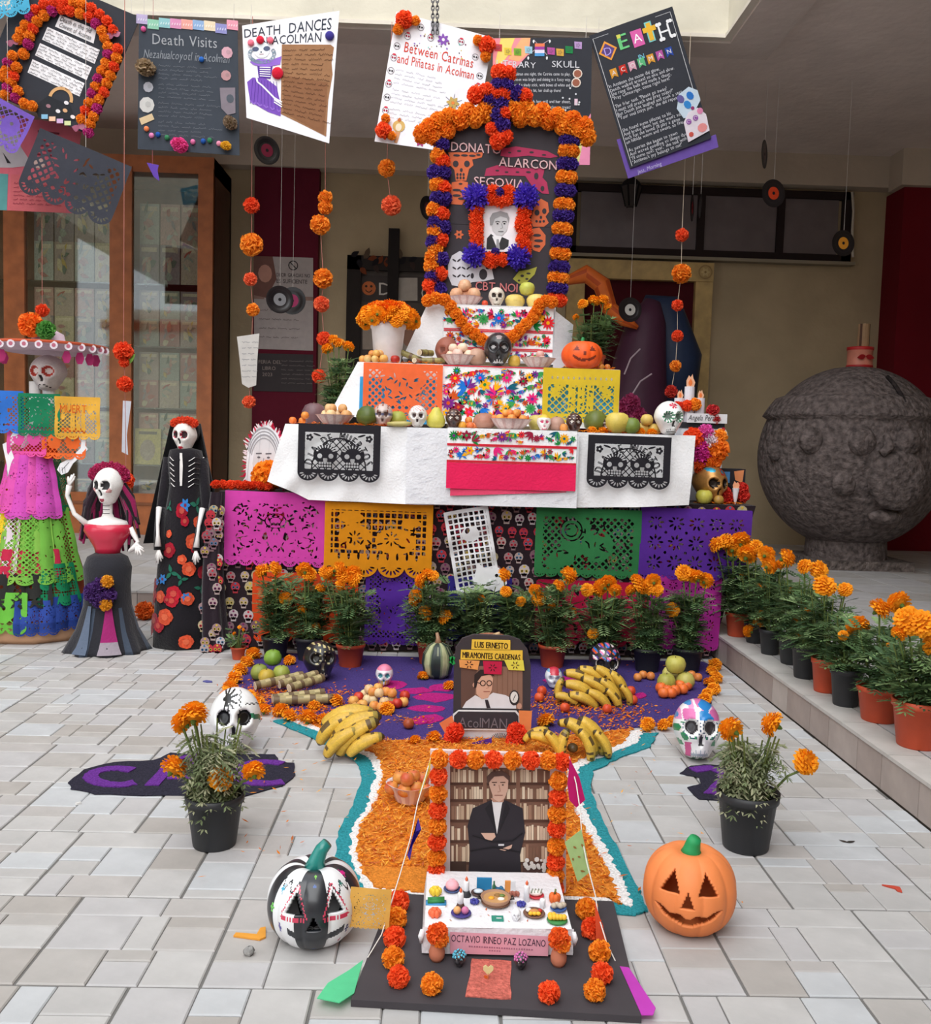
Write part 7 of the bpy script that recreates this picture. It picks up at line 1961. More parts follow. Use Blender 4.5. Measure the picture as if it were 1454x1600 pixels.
t,P=poster('hanging_poster','slate poster headed Death Visits with gold roses and a tiny flag row',[(217,30),(371,40),(374,243),(215,233)],157,204,C(54,60,70))
m_=MB();LG=C(150,152,158);m_.text(P,'Death Visits',22,166,24,LG,.002,sx=104/text_width('Death Visits',24));m_.text(P,'Nezahualcoyotl in Acolman',8,144,19,C(130,134,142),.002,sx=136/text_width('Nezahualcoyotl in Acolman',19),slant=.15)
for i in range(16):
 if i%4!=3 or True:scrib(m_,P,32,132-i*6.6-(i//4)*3,78+rp_.uniform(-12,14),4.6,C(104,108,116),rp_)
m_.build('lettering',CARD,t)
for i,c in enumerate((C(190,176,214),C(150,206,180),C(150,200,206),C(222,150,190),C(240,170,160),C(150,180,220),C(240,220,190),C(150,150,206),C(236,160,180))):
 x=-4+i*18;y=196+(4 if i in(0,8)else 0)-(3 if i in(1,7)else 0);q=MB().poly(P,[(x,y+12),(x+18,y+11),(x+18,y-4),(x,y-3)],c,.004)
 for k in range(4):q.leafp(P,x+3+k*4,y+1,5,2,1.2,mixc(c,(1,1,1),.5),.005)
 q.build('mini_flag',PAPER,t)
for a,b,r,c,g in((14,126,15,C(166,142,100),1),(145,48,11,C(150,128,92),1),(67,8,13,C(240,70,150),1),(138,12,8,C(238,186,40),1),(14,70,12,C(216,214,212),0),(16,98,8,C(186,186,196),0),(140,160,9,C(220,170,184),0),(138,124,8,C(196,150,154),0)):
 if g:pom(t,P(a,b,.03),pix(r,HY),c,'paper_rose',squash=.8)
 else:MB().disc(P,a,b,r,c,.004,r*1.05,9).disc(P,a+2,b+1,r*.4,mixc(c,(.2,.2,.2),.3),.005,n=7).build('paper_badge',PAPER,t)
MB().poly(P,[(128,104),(152,106),(152,66),(140,62),(130,72)],C(140,130,140),.004).disc(P,144,88,6,C(90,96,106),.005,7,9).build('foil_skull',PAPER,t)
MB().poly(P,[(2,48),(22,57),(26,48),(6,38)],C(226,200,160),.004).build('paper_note',PAPER,t)
for a,b,c in((8,188,C(214,90,150)),(100,146,C(36,96,180)),(14,32,C(236,130,80)),(22,22,C(226,130,180)),(32,24,C(30,80,160)),(46,20,C(50,120,80)),(86,16,C(214,110,160)),(102,18,C(30,80,160)),(112,20,C(50,120,80)),(126,16,C(226,140,170))):
 MB().ball(P(a,b,.008),pix(4,HY),c,8,6).build('paper_candy',CARD,t)
strings(t,[(225,30),(365,38)],HY+.03)
t,P=poster('hanging_poster','white poster headed DEATH DANCES with a purple dressed skeleton lady and brown scroll',[(378,40),(530,17),(514,224),(385,184)],150,185,C(232,230,236))
m_=MB();INK=C(44,52,66)
m_.text(P,'DEATH  DANCES',3,160,24,INK,.002,sx=138/text_width('DEATH  DANCES',24));m_.text(P,'IN ACOLMAN',26,143,21,INK,.002,sx=100/text_width('IN ACOLMAN',21));m_.build('lettering',CARD,t)
m_=MB();m_.poly(P,[(62,142),(140,138),(146,134),(144,112),(147,96),(143,60),(144,8),(62,24)],C(166,122,88),.002);m_.poly(P,[(66,90),(140,84),(140,10),(66,28)],C(150,104,74),.003)
for i in range(15):scrib(m_,P,64,130-i*7.4,74-rp_.uniform(0,12),5,C(84,54,40),rp_,.004)
m_.build('brown_scroll',PAPER,t)
m_=MB();PU,PD=C(118,76,178),C(88,52,150)
m_.poly(P,[(4,72),(14,82),(36,82),(54,70),(62,40),(62,20),(40,22),(8,34)],PU,.002);m_.poly(P,[(24,82),(44,82),(48,108),(22,106)],PD,.0024);m_.poly(P,[(10,112),(24,118),(46,116),(62,122),(60,108),(36,102),(16,106)],C(140,100,196),.003)
for i in range(9):m_.line(P,[(14+i*5,78),(8+i*6.4,30)],.8,PD,.003)
for i in range(5):m_.line(P,[(8+i*12,36-i*1.5),(14+i*11,31-i),(18+i*11,34-i)],3,C(140,100,196),.0034)
for i in range(5):m_.line(P,[(26,102-i*4),(44,102-i*4)],1.6,C(236,234,238),.0036)
m_.line(P,[(16,104),(22,74),(30,68),(52,48),(60,42)],3,C(240,240,242),.004)
for i in range(3):m_.line(P,[(50,50-i*4),(64,44-i*4)],2,C(240,240,242),.0042)
m_.disc(P,30,134,13,C(226,232,238),.003,15,14)
for i in range(40):
 a=rp_.uniform(2.6,6.8);m_.ring(P,30+20*math.cos(a),130+15*math.sin(a)-4,3,.7,C(130,150,166),.0036,6)
for e in(20,38):m_.disc(P,e,136,5.5,C(84,92,120),.004,4.5,10)
m_.disc(P,29,130,1.4,INK,.004);m_.line(P,[(26,126),(33,126)],1,C(150,60,70),.004);m_.build('drawn_lady',CARD,t)
for a,b,r,c in((28,152,6,C(206,34,60)),(13,148,5,C(240,120,140)),(44,150,5,C(240,110,130)),(56,92,9,C(196,26,50)),(138,150,7,C(58,50,130))):MB().ball(P(a,b,.01),(pix(r,HY),.015,pix(r,HY)),c,12,8).build('felt_dot',CLOTH,t,True)
strings(t,[(392,38),(520,20)],HY+.03)
t,P=poster('hanging_poster','white poster headed Between Catrinas and Piñatas with pompom corners',[(619,18),(770,59),(737,243),(585,221)],156,196,C(234,232,238))
m_=MB();RD=C(206,62,44);m_.text(P,'Between Catrinas',22,140,22,RD,.002,sx=112/text_width('Between Catrinas',22));m_.text(P,'and Piñatas in Acolman',14,122,20,RD,.002,sx=124/text_width('and Piñatas in Acolman',20));m_.build('lettering',CARD,t)
m_=MB()
for i in range(11):scrib(m_,P,14,110-i*6.4-(i//4)*4,84-rp_.uniform(0,24),4.6,C(184,184,194),rp_)
m_.build('handwriting',CARD,t)
m_=MB()
for a,b,c in((42,182,0),(24,164,1),(108,176,1),(134,158,0),(10,146,0),(8,128,1),(7,108,0),(7,88,1),(8,68,0),(9,48,1),(146,130,0),(146,112,1),(60,170,1)):
 m_.ring(P,a,b,5,.8,C(120,110,116),.002,12)
 for e in(-2,2):m_.disc(P,a+e,b,1.6,C(40,36,40)if not c else C(150,30,60),.003,n=7)
 if c:m_.disc(P,a,b+5,3,C(206,60,80),.003,1.5,8)
for i in range(26):m_.disc(P,36+rp_.uniform(0,84),150+rp_.uniform(0,24),rp_.uniform(.6,1.8),rp_.choice([C(150,120,190),C(140,200,190),C(206,190,110),C(60,50,60),C(120,60,90)]),.002,n=6)
m_.flower(P,80,172,10,C(130,80,170),C(236,230,236),7,.003);m_.flower(P,112,78,11,C(190,160,90),C(226,130,60),6,.003)
for i in range(6):m_.line(P,[(112,78),(112+15*math.cos(i*1.05+.5),78+15*math.sin(i*1.05+.5))],.7,C(90,80,110),.002)
m_.disc(P,34,28,10,C(206,170,100),.003,9,14);m_.disc(P,34,26,5,C(232,216,190),.004,6,12);m_.poly(P,[(30,20),(38,20),(36,2),(31,2)],C(206,150,110),.003);m_.leafp(P,33,34,7,6,1.5,C(196,110,60),.004);m_.flower(P,72,10,9,C(170,60,120),C(236,200,210),6,.003);m_.build('small_drawings',CARD,t)
for a,b,r,c in((15,184,13,RED),(33,187,7,ORA),(8,168,8,ORA),(149,178,13,RED),(134,182,8,ORA),(150,160,8,ORA),(12,16,12,RED),(12,34,7,ORA),(26,10,7,ORA)):pom(t,P(a,b,.03),pix(r,HY),c,'pompom')
ch=MB()
for sx in(0,7):
 for i in range(10):
  o=at(676+sx,-6+i*6.2,HY-.02)-t.location;Q=(lambda o,i:lambda u,v,h:(o.x+(u if i%2 else 0),o.y-h-(0 if i%2 else u),o.z+v))(o,i)
  ch.tube([Q(.009*math.cos(a*.785),.017*math.sin(a*.785),0)for a in range(9)],.004,5,C(58,54,60),cap=False)
ch.build('chain',VINYL,t)
t,P=poster('hanging_poster','black poster headed LITERARY SKULL half hidden behind the flower roof',[(770,60),(925,59),(921,258),(768,255)],154,197,SLT,HY-.03)
m_=MB()
m_.poly(P,[(0,197),(58,197),(56,172),(36,150),(0,148)],C(236,140,150),.001);m_.poly(P,[(12,197),(34,197),(24,170),(8,150),(4,160)],C(236,206,110),.0014);m_.poly(P,[(44,197),(58,197),(54,172),(40,160),(24,164)],C(240,170,120),.0014);m_.poly(P,[(130,40),(154,80),(154,0),(128,0)],C(230,140,176),.001);m_.poly(P,[(128,0),(136,0),(150,76),(140,50),(130,36)],C(206,206,130),.0014)
m_.build('painted_corner',CARD,t)
for i,(a,b,c)in enumerate(((8,182,C(206,70,80)),(23,176,C(232,206,80)),(38,175,C(130,180,60)),(55,178,C(170,214,232)),(90,176,C(196,90,170)),(104,174,C(232,180,80)),(118,178,C(40,140,80)),(132,185,C(196,160,214)))):
 q=MB().poly(P,[(a-6,b+6),(a+6,b+5),(a+6,b-6),(a-5,b-5)],c,.003);q.flower(P,a,b,4,mixc(c,(.1,.1,.1),.4),c,5,.004);q.build('mini_flag',PAPER,t)
m_=MB()
for i,c in enumerate((C(226,120,80),C(150,60,150),C(220,210,230),C(80,150,206))):m_.rect(P,65,188-i*5,80,183-i*5,c,.003)
for a in(55,63,84,88):m_.line(P,[(72,184),(a,170 if a in(55,84)else 194)],1,C(170,150,160),.002);m_.leafp(P,a,168 if a in(55,84)else 194,6,3,-1.6,C(226,226,230),.003)
m_.build('piñata_drawing'.replace('ñ','n'),CARD,t)
m_=MB();WL=C(206,206,214);m_.text(P,'LITERARY',6,151,14,WL,.003,sx=62/text_width('LITERARY',14),wob=.12);m_.text(P,'SKULL',92,151,15,WL,.003,sx=44/text_width('SKULL',15),wob=.08)
for i,tx in enumerate(('In Acolman one night, the Catrina came to play,','the moon was bright and shining in a fancy way.','She used a shady stick, with bones all white and bare','and the piñata she hit, her skull up there!','','with her grill and her sheet,','saying what a clumsy treat!','along the ground,')):
 if tx:m_.text(P,tx,26 if i<4 else 56,138-i*8.6,7,WL,.003,sx=.66 if i<4 else .8)
m_.build('lettering',CARD,t)
m_=MB()
for a,b in((132,141),(130,127)):m_.disc(P,a,b,7.5,C(220,206,196),.003,n=12);m_.disc(P,a,b,5.8,C(150,90,70),.004,n=10)
for i in range(11):m_.disc(P,100+rp_.uniform(0,38),66+rp_.uniform(0,54),1.6,C(206,206,212),.003,n=6)
m_.rect(P,128,92,133,102,C(220,190,206),.003);m_.build('sweets_drawing',CARD,t)
strings(t,[(780,60),(915,60)],HY+.01)
cs6=[(920,56),(1050,10),(1111,216),(984,263)]
t,P=poster('hanging_poster','black poster headed DEATH IN ACOLMAN with two paper skulls and a purple foot',cs6,138,216,SLT)
P6=pxplane(HY+.012,t.location);pslab(P6,[(981,279),(1122,230),(1118,210),(1000,250),(975,215),(963,218)],.003,C(118,90,178)).build('purple_backing',PAPER,t)
m_=MB();m_.line(P,[(4,2),(4,209),(132,209),(132,70)],.9,C(200,200,206),.002)
for i,tx in enumerate(('In Acolman the moon did glow,','Death walked around so nice and slow.','She rang the bells and made a cheer,','"Fray Centurrigo, come right here!"','','The friar said, "Please go away!','I must still preach and pray today!"','But Death just laughed and took a seat,','"Your soul stays put," she did repeat.','','','She found some piñatas to hit','And broke them, but she won\'t admit','such fun she loved. I\'ll play a game','on hillside warm and sweet, so fine.','','At sunrise she began to yawn','And waved goodbye to sleepy dawn.','"I\'ll come next year," she said with glee,','"Acolman\'s joy belongs to me!"')):
 if tx:m_.text(P,tx,6,128-i*6.5,7.6,C(200,200,208),.002,sx=.84,wob=.05)
m_.text(P,'IN',64,154,11,C(120,190,214),.002)
hsx=[(104,'H',C(226,226,230))];m_.text(P,'H',106,172,32,C(226,226,230),.002,sx=.95);m_.build('lettering',CARD,t)
for x in(108,126):
 for y in(172,196):MB().disc(P,x-2,y,3,C(228,228,232),.003,n=8).disc(P,x+2,y,3,C(228,228,232),.003,n=8).build('paper_bone',CARD,t)
m_=MB();m_.poly(P,[(6,184),(20,200),(36,184),(22,168)],C(226,150,60),.002);m_.poly(P,[(10,184),(20,196),(32,184),(22,172)],C(84,60,120),.003);m_.text(P,'D',15,177,18,C(170,150,220),.004);m_.build('letter_card',CARD,t)
MB().text(P,'E',40,178,34,C(110,196,130),.003,sx=1.0).text(P,'E',42,178,34,C(100,190,120),.003).rect(P,40,196,46,202,C(206,206,90),.004).build('letter_card',CARD,t)
MB().rect(P,62,174,80,200,C(206,90,160),.002).text(P,'A',64,180,20,C(240,232,240),.003).build('letter_card',CARD,t)
MB().rect(P,89,176,96,204,C(220,170,50),.003).rect(P,82,190,103,198,C(220,170,50),.003).rect(P,87,174,98,206,C(120,190,190),.002).build('letter_card',CARD,t)
for i,(cc,c)in enumerate(zip('ACOLMAN',(C(226,160,60),C(206,50,40),C(226,170,190),C(100,190,130),C(226,160,60),C(190,90,170),C(50,80,170)))):
 x,y=14+i*15.5,147+i*.4;MB().poly(P,[(x,y+8),(x+11,y+8),(x+11,y-7),(x+5.5,y-3),(x,y-7)],c,.002).text(P,cc,x+2.4,y-2,10,C(240,236,236),.003).build('pennant',PAPER,t)
m_=pslab(lambda a,b,h=0:P(a,b,.006+h),[(98,62),(104,44),(118,42),(130,54),(138,62),(138,78),(126,88),(108,82)][::-1],.003,C(206,222,236))
for a,b,c in((124,74,C(50,120,200)),(116,62,C(60,140,210)),(108,74,C(110,100,160))):m_.disc(P,a,b,5.5,c,.008,7,10,.4)
m_.build('paper_skull',PAPER,t)
m_=pslab(lambda a,b,h=0:P(a,b,.009+h),[(100,6),(138,12),(140,38),(130,52),(114,50),(102,38)][::-1],.003,C(232,222,232))
for a,b in((110,36),(122,38)):m_.disc(P,a,b,4.4,C(150,80,170),.011,n=10);m_.ring(P,a,b,2.4,.8,C(232,222,232),.012,10,0,5)
m_.disc(P,132,46,5,C(226,140,180),.011,n=10);m_.disc(P,128,20,8,C(232,150,150),.011,7,10);m_.disc(P,108,16,4,C(206,90,80),.011,n=8);m_.disc(P,122,54,3,C(150,60,110),.011,n=7);m_.build('paper_skull',PAPER,t)
Pn_=quadP([(981,265),(1117,215),(1122,229),(983,279)],146,14,HY+.009,t.location);MB().text(Pn_,'Jess, Morning',14,2,9,C(190,180,220),.002,sx=.8).build('signature',CARD,t)
strings(t,[(935,50),(1040,14)],HY+.03)
# strands of paper flowers hanging on threads
def strand(label,px,y0,flowers,Y,extra=None,thread=C(186,120,110)):
 t=thing('flower_strand',label,'garland',at(px,flowers[0][1],Y));bot=at(flowers[-1][0],flowers[-1][1],Y)
 MB().tube([Vector((at(px,y0,Y).x,Y,CEIL_Z-.05))-t.location]+[at(a,b,Y)-t.location for a,b,r,c in flowers],.002,4,thread).build('thread',CARD,t)
 for a,b,r,c in flowers:pom(t,at(a,b,Y-.01)-t.location,pix(r,Y),c,'paper_flower')
 if extra:extra(t,Y)
 return t
OO,RO,CO=C(255,150,34),C(252,82,38),C(255,116,74)
def scroll(t,Y):
 P=pxplane(Y-.02,t.location);m_=pslab(P,[(370,526),(405,521),(402,560),(400,602),(388,606),(378,600),(374,560)],.002,C(214,210,206))
 for i in range(7):scrib(m_,P,378,534+i*9,20,3,C(150,150,156),rp_,.001)
 m_.build('paper_scroll',PAPER,t)
strand('left strand of paper flowers with a torn handwritten scroll',392,240,[(393,321,12,RO),(393,382,17,OO),(391,436,10,CO),(395,484,10,OO),(389,628,10,CO)],6.32,scroll)
strand('strand of orange paper flowers left of the white marigold pot',505,220,[(508,309,11,OO),(508,324,11,OO),(500,351,15,OO),(505,435,15,OO),(502,475,12,CO),(506,529,11,RO),(498,588,11,RO)],6.32)
strand('short strand with two paper flowers below the white poster',608,220,[(604,263,13,OO),(611,321,15,CO)],6.32)
strand('right strand of paper flowers below the DEATH poster',1070,250,[(1065,367,10,RO),(1064,427,15,OO),(1058,477,9,RO),(1058,525,9,RO),(1055,572,9,OO),(1048,612,10,C(206,40,40))],6.32,None,C(206,190,170))
strand('strand with one red flower above the sombrero',65,330,[(66,485,10,RO)],6.32)
def ribbon(t,Y):
 P=pxplane(Y,t.location);pslab(P,[(192,626),(205,627),(198,680),(200,711),(190,706)],.002,C(222,224,234)).build('paper_strip',PAPER,t)
 m_=MB().leafp(P,198,570,22,8,-.9,C(120,170,70),.004);m_.build('leaf',LEAF,t)
strand('strand with red flowers and a white paper strip before the cabinet',194,330,[(193,549,15,RO),(194,566,8,RO),(195,600,12,RO),(197,751,13,RO)],5.7,ribbon)
# vinyl records on threads
def record(label,px,py,r,yaw,lab,Y,hole=C(30,28,30),tilt=0.0):
 t=thing('vinyl_record',label,'record',at(px,py,Y),rot=(0,tilt,yaw));R_=pix(r,Y);m_=MB();n=32
 vs=[];fs=[];cs=[]
 rings=[(0,0),(R_*.45,0),(R_*.46,0),(R_*.7,.0),(R_*.72,-.001),(R_,0)]
 for q,z in rings[1:]:
  for k in range(n):vs.append((q*math.cos(2*PI*k/n),-.0015+z,q*math.sin(2*PI*k/n)))
 for i in range(4):
  for k in range(n):fs.append((i*n+k,i*n+(k+1)%n,(i+1)*n+(k+1)%n,(i+1)*n+k)[::-1]);cs.append(C(26,22,26)if i!=2 else C(44,40,44))
 m_.add(vs,fs,cs);m_.add([(x,.0015,z)for x,y,z in vs[-n:]],[tuple(range(n))],C(26,22,26));m_.build('disc',VINYL,t,True)
 MB().disc(XZ,0,0,R_*.46,lab,.002,n=24).disc(XZ,0,0,R_*.12,hole,.003,n=12).build('label',CARD,t)
 th=MB().tube([(0,0,R_*.3),(0,0,(CEIL_Z-.05-t.location.z)/max(.5,math.cos(tilt)))],.0012,4,C(206,200,196));th.build('thread',CARD,t)
record('record with a dark red label hanging above the maroon pilaster',417,235,21,.6,C(126,36,60),6.9)
record('record with a silver label in front of the maroon pilaster poster',437,468,21,.35,C(130,130,134),6.9)
record('record with a purple label half behind the silver one',457,470,21,-.2,C(150,50,90),7.2)
record('record with grey label seen almost edge on near the ceiling beam',1194,241,21,1.05,C(120,106,108),7.0)
record('record with a bright orange label in front of the high window',1208,302,21,.3,C(206,66,30),7.0)
record('record with a dull red label seen sideways in front of the window',1081,325,20,1.2,C(140,40,44),7.0)
record('thin record seen edge on beside the dull red one',1094,322,18,1.42,C(60,56,60),7.1)
record('record with a yellow label at the window right end',1317,380,20,.25,C(220,146,46),7.0)
record('record with a white label in the right doorway',984,484,19,.2,C(190,186,180),7.2)
record('record half hidden left of the memorial board',668,325,18,.9,C(90,40,50),6.8)
# wall lantern
lt_=thing('wall_lantern','black wall lantern below the DEATH poster','lantern',at(986,300,WALL_Y-.3));s_=pix(1,WALL_Y-.3)
MB().lathe([(8*s_,-22*s_),(16*s_,8*s_),(17*s_,9*s_),(12*s_,16*s_),(4*s_,22*s_),(1.5*s_,30*s_)],6,lambda i,j:C(26,24,26)if i else C(60,54,52)).build('lamp_body',MATTE,lt_)
for k in range(6):a=k*PI/3;MB().tube([(8*s_*math.cos(a),8*s_*math.sin(a),-22*s_),(16*s_*math.cos(a),16*s_*math.sin(a),8*s_)],1.4*s_,4,C(20,18,20)).build('rib',MATTE,lt_)
MB().tube([(0,0,10*s_),(0,.1,24*s_),(0,.28,10*s_)],1.6*s_,6,C(20,18,20)).build('bracket',MATTE,lt_)
# glazed cabinet, shop front and left figures
CY=8.3;WB,WB2=C(168,98,56),C(130,78,50)
def cx_(px):return on(px,CY,1.5).x
cb=thing('display_cabinet','tall wooden cabinet with glass shelves of wrapped comics at the left','cabinet',(cx_(160),CY,STEP_Z));cl=cb.location
zt=at(250,243,CY).z-STEP_Z;zr=lambda py:at(250,py,CY).z-STEP_Z
X0,X1=cx_(-190)-cl.x,cx_(331)-cl.x
MB().box((X0,.62,0),(X1,.66,zt),WB2).build('back_panel',WOODM,cb)
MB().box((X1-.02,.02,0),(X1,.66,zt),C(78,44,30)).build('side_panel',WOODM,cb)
MB().box((X0,0,zt-.14),(X1,.66,zt),WB).build('top_rail',WOODM,cb);MB().box((X0,0,0),(X1,.66,zr(772)),WB).box((X0,-.012,zr(790)),(X1,0,zr(786)),WB2).build('plinth',WOODM,cb)
posts=[(-190,-160),(8,40),(172,206),(308,331)]
for a,b in posts:MB().box((cx_(a)-cl.x,-.02,0),(cx_(b)-cl.x,.05,zt-.1),WB).build('post',WOODM,cb)
SHZ=[zr(q)for q in(772,727,637,540,442,330)]
for z in SHZ[1:5]:MB().box((X0,.06,z-.012),(X1-.02,.60,z),C(120,140,130)).build('glass_shelf',glass_mat('shelf_glass',.08,(.75,.85,.8)),cb)
for i in range(3):MB().box((cx_(posts[i][1])-cl.x,.01,zr(772)),(cx_(posts[i+1][0])-cl.x,.016,zt-.14),C(200,210,206)).build('glass_door',GLASS,cb)
rc=random.Random(17);CV=[C(170,150,136),C(190,170,150),C(150,160,144),C(196,150,134),C(176,180,166),C(206,190,150),C(140,126,126),C(176,120,110)];CM=[]
for k in range(8):
 m_=MB().box((-.5,-.02,0),(.5,.02,1),CV[k]);P=lambda u,v,h:(u,-.02-h,v)
 m_.rect(P,-.4,.82,.4,.93,mixc(CV[k],C(236,220,180),.6),.004)
 for q in range(9):m_.leafp(P,rc.uniform(-.4,.1),rc.uniform(.1,.7),rc.uniform(.2,.5),rc.uniform(.1,.25),rc.uniform(-1,1.5),rc.choice(CV+[C(196,176,150),C(70,100,80),C(180,80,60),C(200,170,70)]),.005+q*.001)
 CM.append(m_.mesh('comic',mat('plastic_sleeve',.25,.6,.2,20)))
rown=('lowest','second','third','fourth','top')
for bay,(a,b,n)in enumerate(((42,170,4),(208,306,3))):
 for r in range(5):
  h_=(SHZ[r+1]if r<4 else zr(300))-SHZ[r]
  for lay in range(2 if r>0 else 1):
   for i in range(n):
    w_=(cx_(b)-cx_(a))/n;hh=h_*.455
    o=link('comic',CM[rc.randrange(8)],None,(cx_(a)+w_*(i+.5),CY+.16,STEP_Z+SHZ[r]+.001+lay*(hh+.001)),(0,0,0),(w_*.94,.8,hh))
    tag(o,'plastic wrapped comic in the %s row on the %s cabinet shelf, %s bay'%('upper' if lay else 'lower',rown[r],('left','right')[bay]),'comic','comics in the glass cabinet')
pb_=link('comic',MB().box((-.5,-.02,0),(.5,.02,1),C(196,180,100)).rect(lambda u,v,h:(u,-.02-h,v),-.35,.84,.35,.92,C(90,80,60),.004).disc(lambda u,v,h:(u,-.02-h,v),0,.4,.3,C(170,150,130),.004).mesh('comic',MATS['plastic_sleeve']),None,(cx_(226),CY+.09,STEP_Z+SHZ[1]+.001),(R(-3),0,0),(pix(40,CY),.4,pix(56,CY)));tag(pb_,'yellow covered comic standing at the front of the right bay','comic')
# shop poster and loose cut paper at the top left
t,P=poster('hanging_poster','pink, grey and teal printed poster under the flower arch poster',[(0-40,175),(128,196),(112,333),(-40,327)],160,140,C(196,96,110),6.25)
MB().poly(P,[(0,136),(66,136),(72,96),(92,70),(60,64),(0,60)],C(190,184,188),.002).build('grey_burst',PAPER,t);MB().rect(P,0,0,54,54,C(96,160,160),.002).build('teal_panel',PAPER,t);MB().rect(P,58,0,150,54,C(206,106,112),.002).build('pink_panel',PAPER,t)
m_=MB()
for i in range(6):m_.rect(P,96,124-i*7,96+rp_.uniform(24,44),121-i*7,C(110,30,46),.003);scrib(m_,P,64,40-i*6,76,4,C(130,40,60),rp_,.004)
m_.text(P,'OS',48,92,10,C(40,36,40),.003);m_.poly(P,[(44,86),(58,70),(52,70)],C(40,36,40),.003);m_.disc(P,100,74,12,C(200,170,160),.003,8,9);m_.build('print',CARD,t);strings(t,[(20,190),(110,200)],6.28)
def loose(label,cs_c,w_px,h_px,design,col,seed,ang,Y=6.05):
 o=picado(label,at(*cs_c,Y),pix(w_px,Y),pix(h_px,Y),design,col,seed,(0,ang,0),nx=80,bend=.02)
 d_=Vector((math.sin(-ang),0,math.cos(ang)))*(CEIL_Z-.06-o.location.z)
 MB().tube([(0,0,0),d_],.0015,4,C(206,200,196)).build('thread',CARD,o);return o
loose('dark grey cut paper banner hanging askew below the flower arch poster',(134,230),148,100,'leafy',C(64,66,76),41,R(21))
loose('violet cut paper banner at the left picture edge',(12,160),90,66,'lattice',C(126,96,196),42,R(26))
loose('sky blue cut paper corner at the top left',(-2,-24),80,50,'dots',C(80,176,214),43,R(-12))
MB_=MB().poly(pxplane(6.1,at(238,265,6.1)),[(229,254),(248,258),(246,266),(249,283),(240,276)],C(104,72,176),0);MB_.tube([(0,0,.03),(0,0,CEIL_Z-.06-at(238,265,6.1).z)],.0012,4,C(190,110,120));tag(MB_.build('paper_flag',PAPER,None,False,at(238,265,6.1)),'small violet paper flag on a line below the slate poster','paper flag')
# figures
BONE=C(232,228,226)
def wrap(par,w_,h_,design,col,seed,a0,prof,z0,name='paper_layer',nx=60,out=.006,**kw):
 """cut paper laid round a lathe profile: prof(z) -> radius"""
 mb=picado_mb(w_,h_,design,col,seed,nx=nx,**kw);vs=[]
 for x,y,z in mb.v:
  zz=z0+z;r=prof(zz)+out+y*.6+.012*abs(math.sin(x*40+seed));a=a0-PI/2+x/max(.08,prof(z0-h_/2))
  vs.append((r*math.cos(a),r*math.sin(a),zz))
 mb.v=vs;return mb.build(name,PAPER,par)
p=flo(56,990);A=thing('sombrero_skeleton','paper skeleton in a pink sombrero and layered cut paper skirt','skeleton figure',p);u=pix(1,p.y);Ya=p.y
PFA=[(0,86),(34,88),(130,62),(240,37),(290,24),(400,20)]
pa=lambda z:float(np.interp(z/u,[q[0]for q in PFA],[q[1]for q in PFA]))*u*1.04
MB().lathe([(80*u,0),(88*u,8*u),(88*u,34*u),(60*u,130*u),(34*u,240*u),(20*u,290*u),(8*u,330*u),(8*u,392*u)],26,lambda i,j:C(190,148,116)if i<2 else(C(150,66,40)if i<5 else BONE),rf=lambda a,t:1+.03*math.sin(9*a)).build('body',CARD,A,True)
for w_,h_,d,c,s,a0,z0 in((110,62,'lattice',C(110,190,70),51,-.35,78),(90,50,'lattice',C(46,46,44),52,.1,104),(60,52,'dots',C(50,76,160),53,.42,66),(60,52,'dots',C(44,70,150),57,.95,70),(66,62,'square',C(24,130,86),54,.78,118),(150,46,'dots',C(196,44,76),55,-.2,140),(70,110,'lattice',C(232,214,226),56,-.55,212),(92,118,'lattice',C(136,190,80),58,.05,205),(84,112,'leafy',C(120,186,74),59,.75,200),(70,96,'bird',C(24,132,84),60,.9,290),(50,90,'dots',C(240,160,40),61,-.95,282),(60,70,'dots',C(240,204,50),66,-.8,216)):wrap(A,w_*u,h_*u,d,c,s,a0,pa,z0*u,scallops=4)
for w_,h_,c,s,a0,z0 in((64,92,C(226,90,180),62,-.25,284),(60,96,C(216,84,190),63,.35,280)):wrap(A,w_*u,h_*u,'dots',c,s,a0,pa,z0*u,'paper_cape',out=.02)
for k in range(7):pom(A,((-10+k*5+14)*u,-26*u,(285+5*(k%2))*u),10*u,C(240,84,24),'ruff_flower')
PA=pxplane(Ya-.12,A.location)
for pts,ls in(([(30,675),(24,692),(16,698),(22,716),(30,730),(30,744),(20,750),(11,744),(11,728),(5,700),(4,694),(12,690),(22,673)],((14,740),(24,730))),([(129,676),(136,676),(133,696),(137,702),(132,708),(114,724),(106,738),(96,742),(89,734),(94,724),(110,716),(126,700)],((96,735),(108,722)))):
 m_=pslab(PA,pts,.004,C(228,226,230));a,b=ls;m_.line(PA,[a,b],.8,C(90,88,92),.001)
 for k in range(3):m_.line(PA,[(a[0]-3+k*4,a[1]-5),(a[0]-2+k*4,a[1]+4)],.7,C(90,88,92),.001)
 m_.build('paper_arm',CARD,A)
for k,(a,b,y,c,d,s)in enumerate(((-45,34,610,C(56,120,214),'leafy',71),(30,93,615,C(30,130,90),'leafy',72),(88,155,620,C(236,180,70),'flowerlat',73),(12,70,664,C(236,90,170),'lattice',74),(66,132,668,C(240,110,50),'lattice',75))):
 q=at((a+b)/2,y,Ya-.14+(.015 if k>2 else 0));o=picado_mb((b-a)*u,(64 if k<3 else 48)*u,d,c,s,nx=60).build('held_banner',PAPER,A);o.location=q-A.location
m_=MB();q=at(94,634,Ya-.15)-A.location;m_.text(lambda a,b,h:(q.x+a,q.y-h,q.z+b),'MUERT',0,-10*u,17*u,C(206,90,30),.002,sx=.75);m_.build('lettering',PAPER,A)
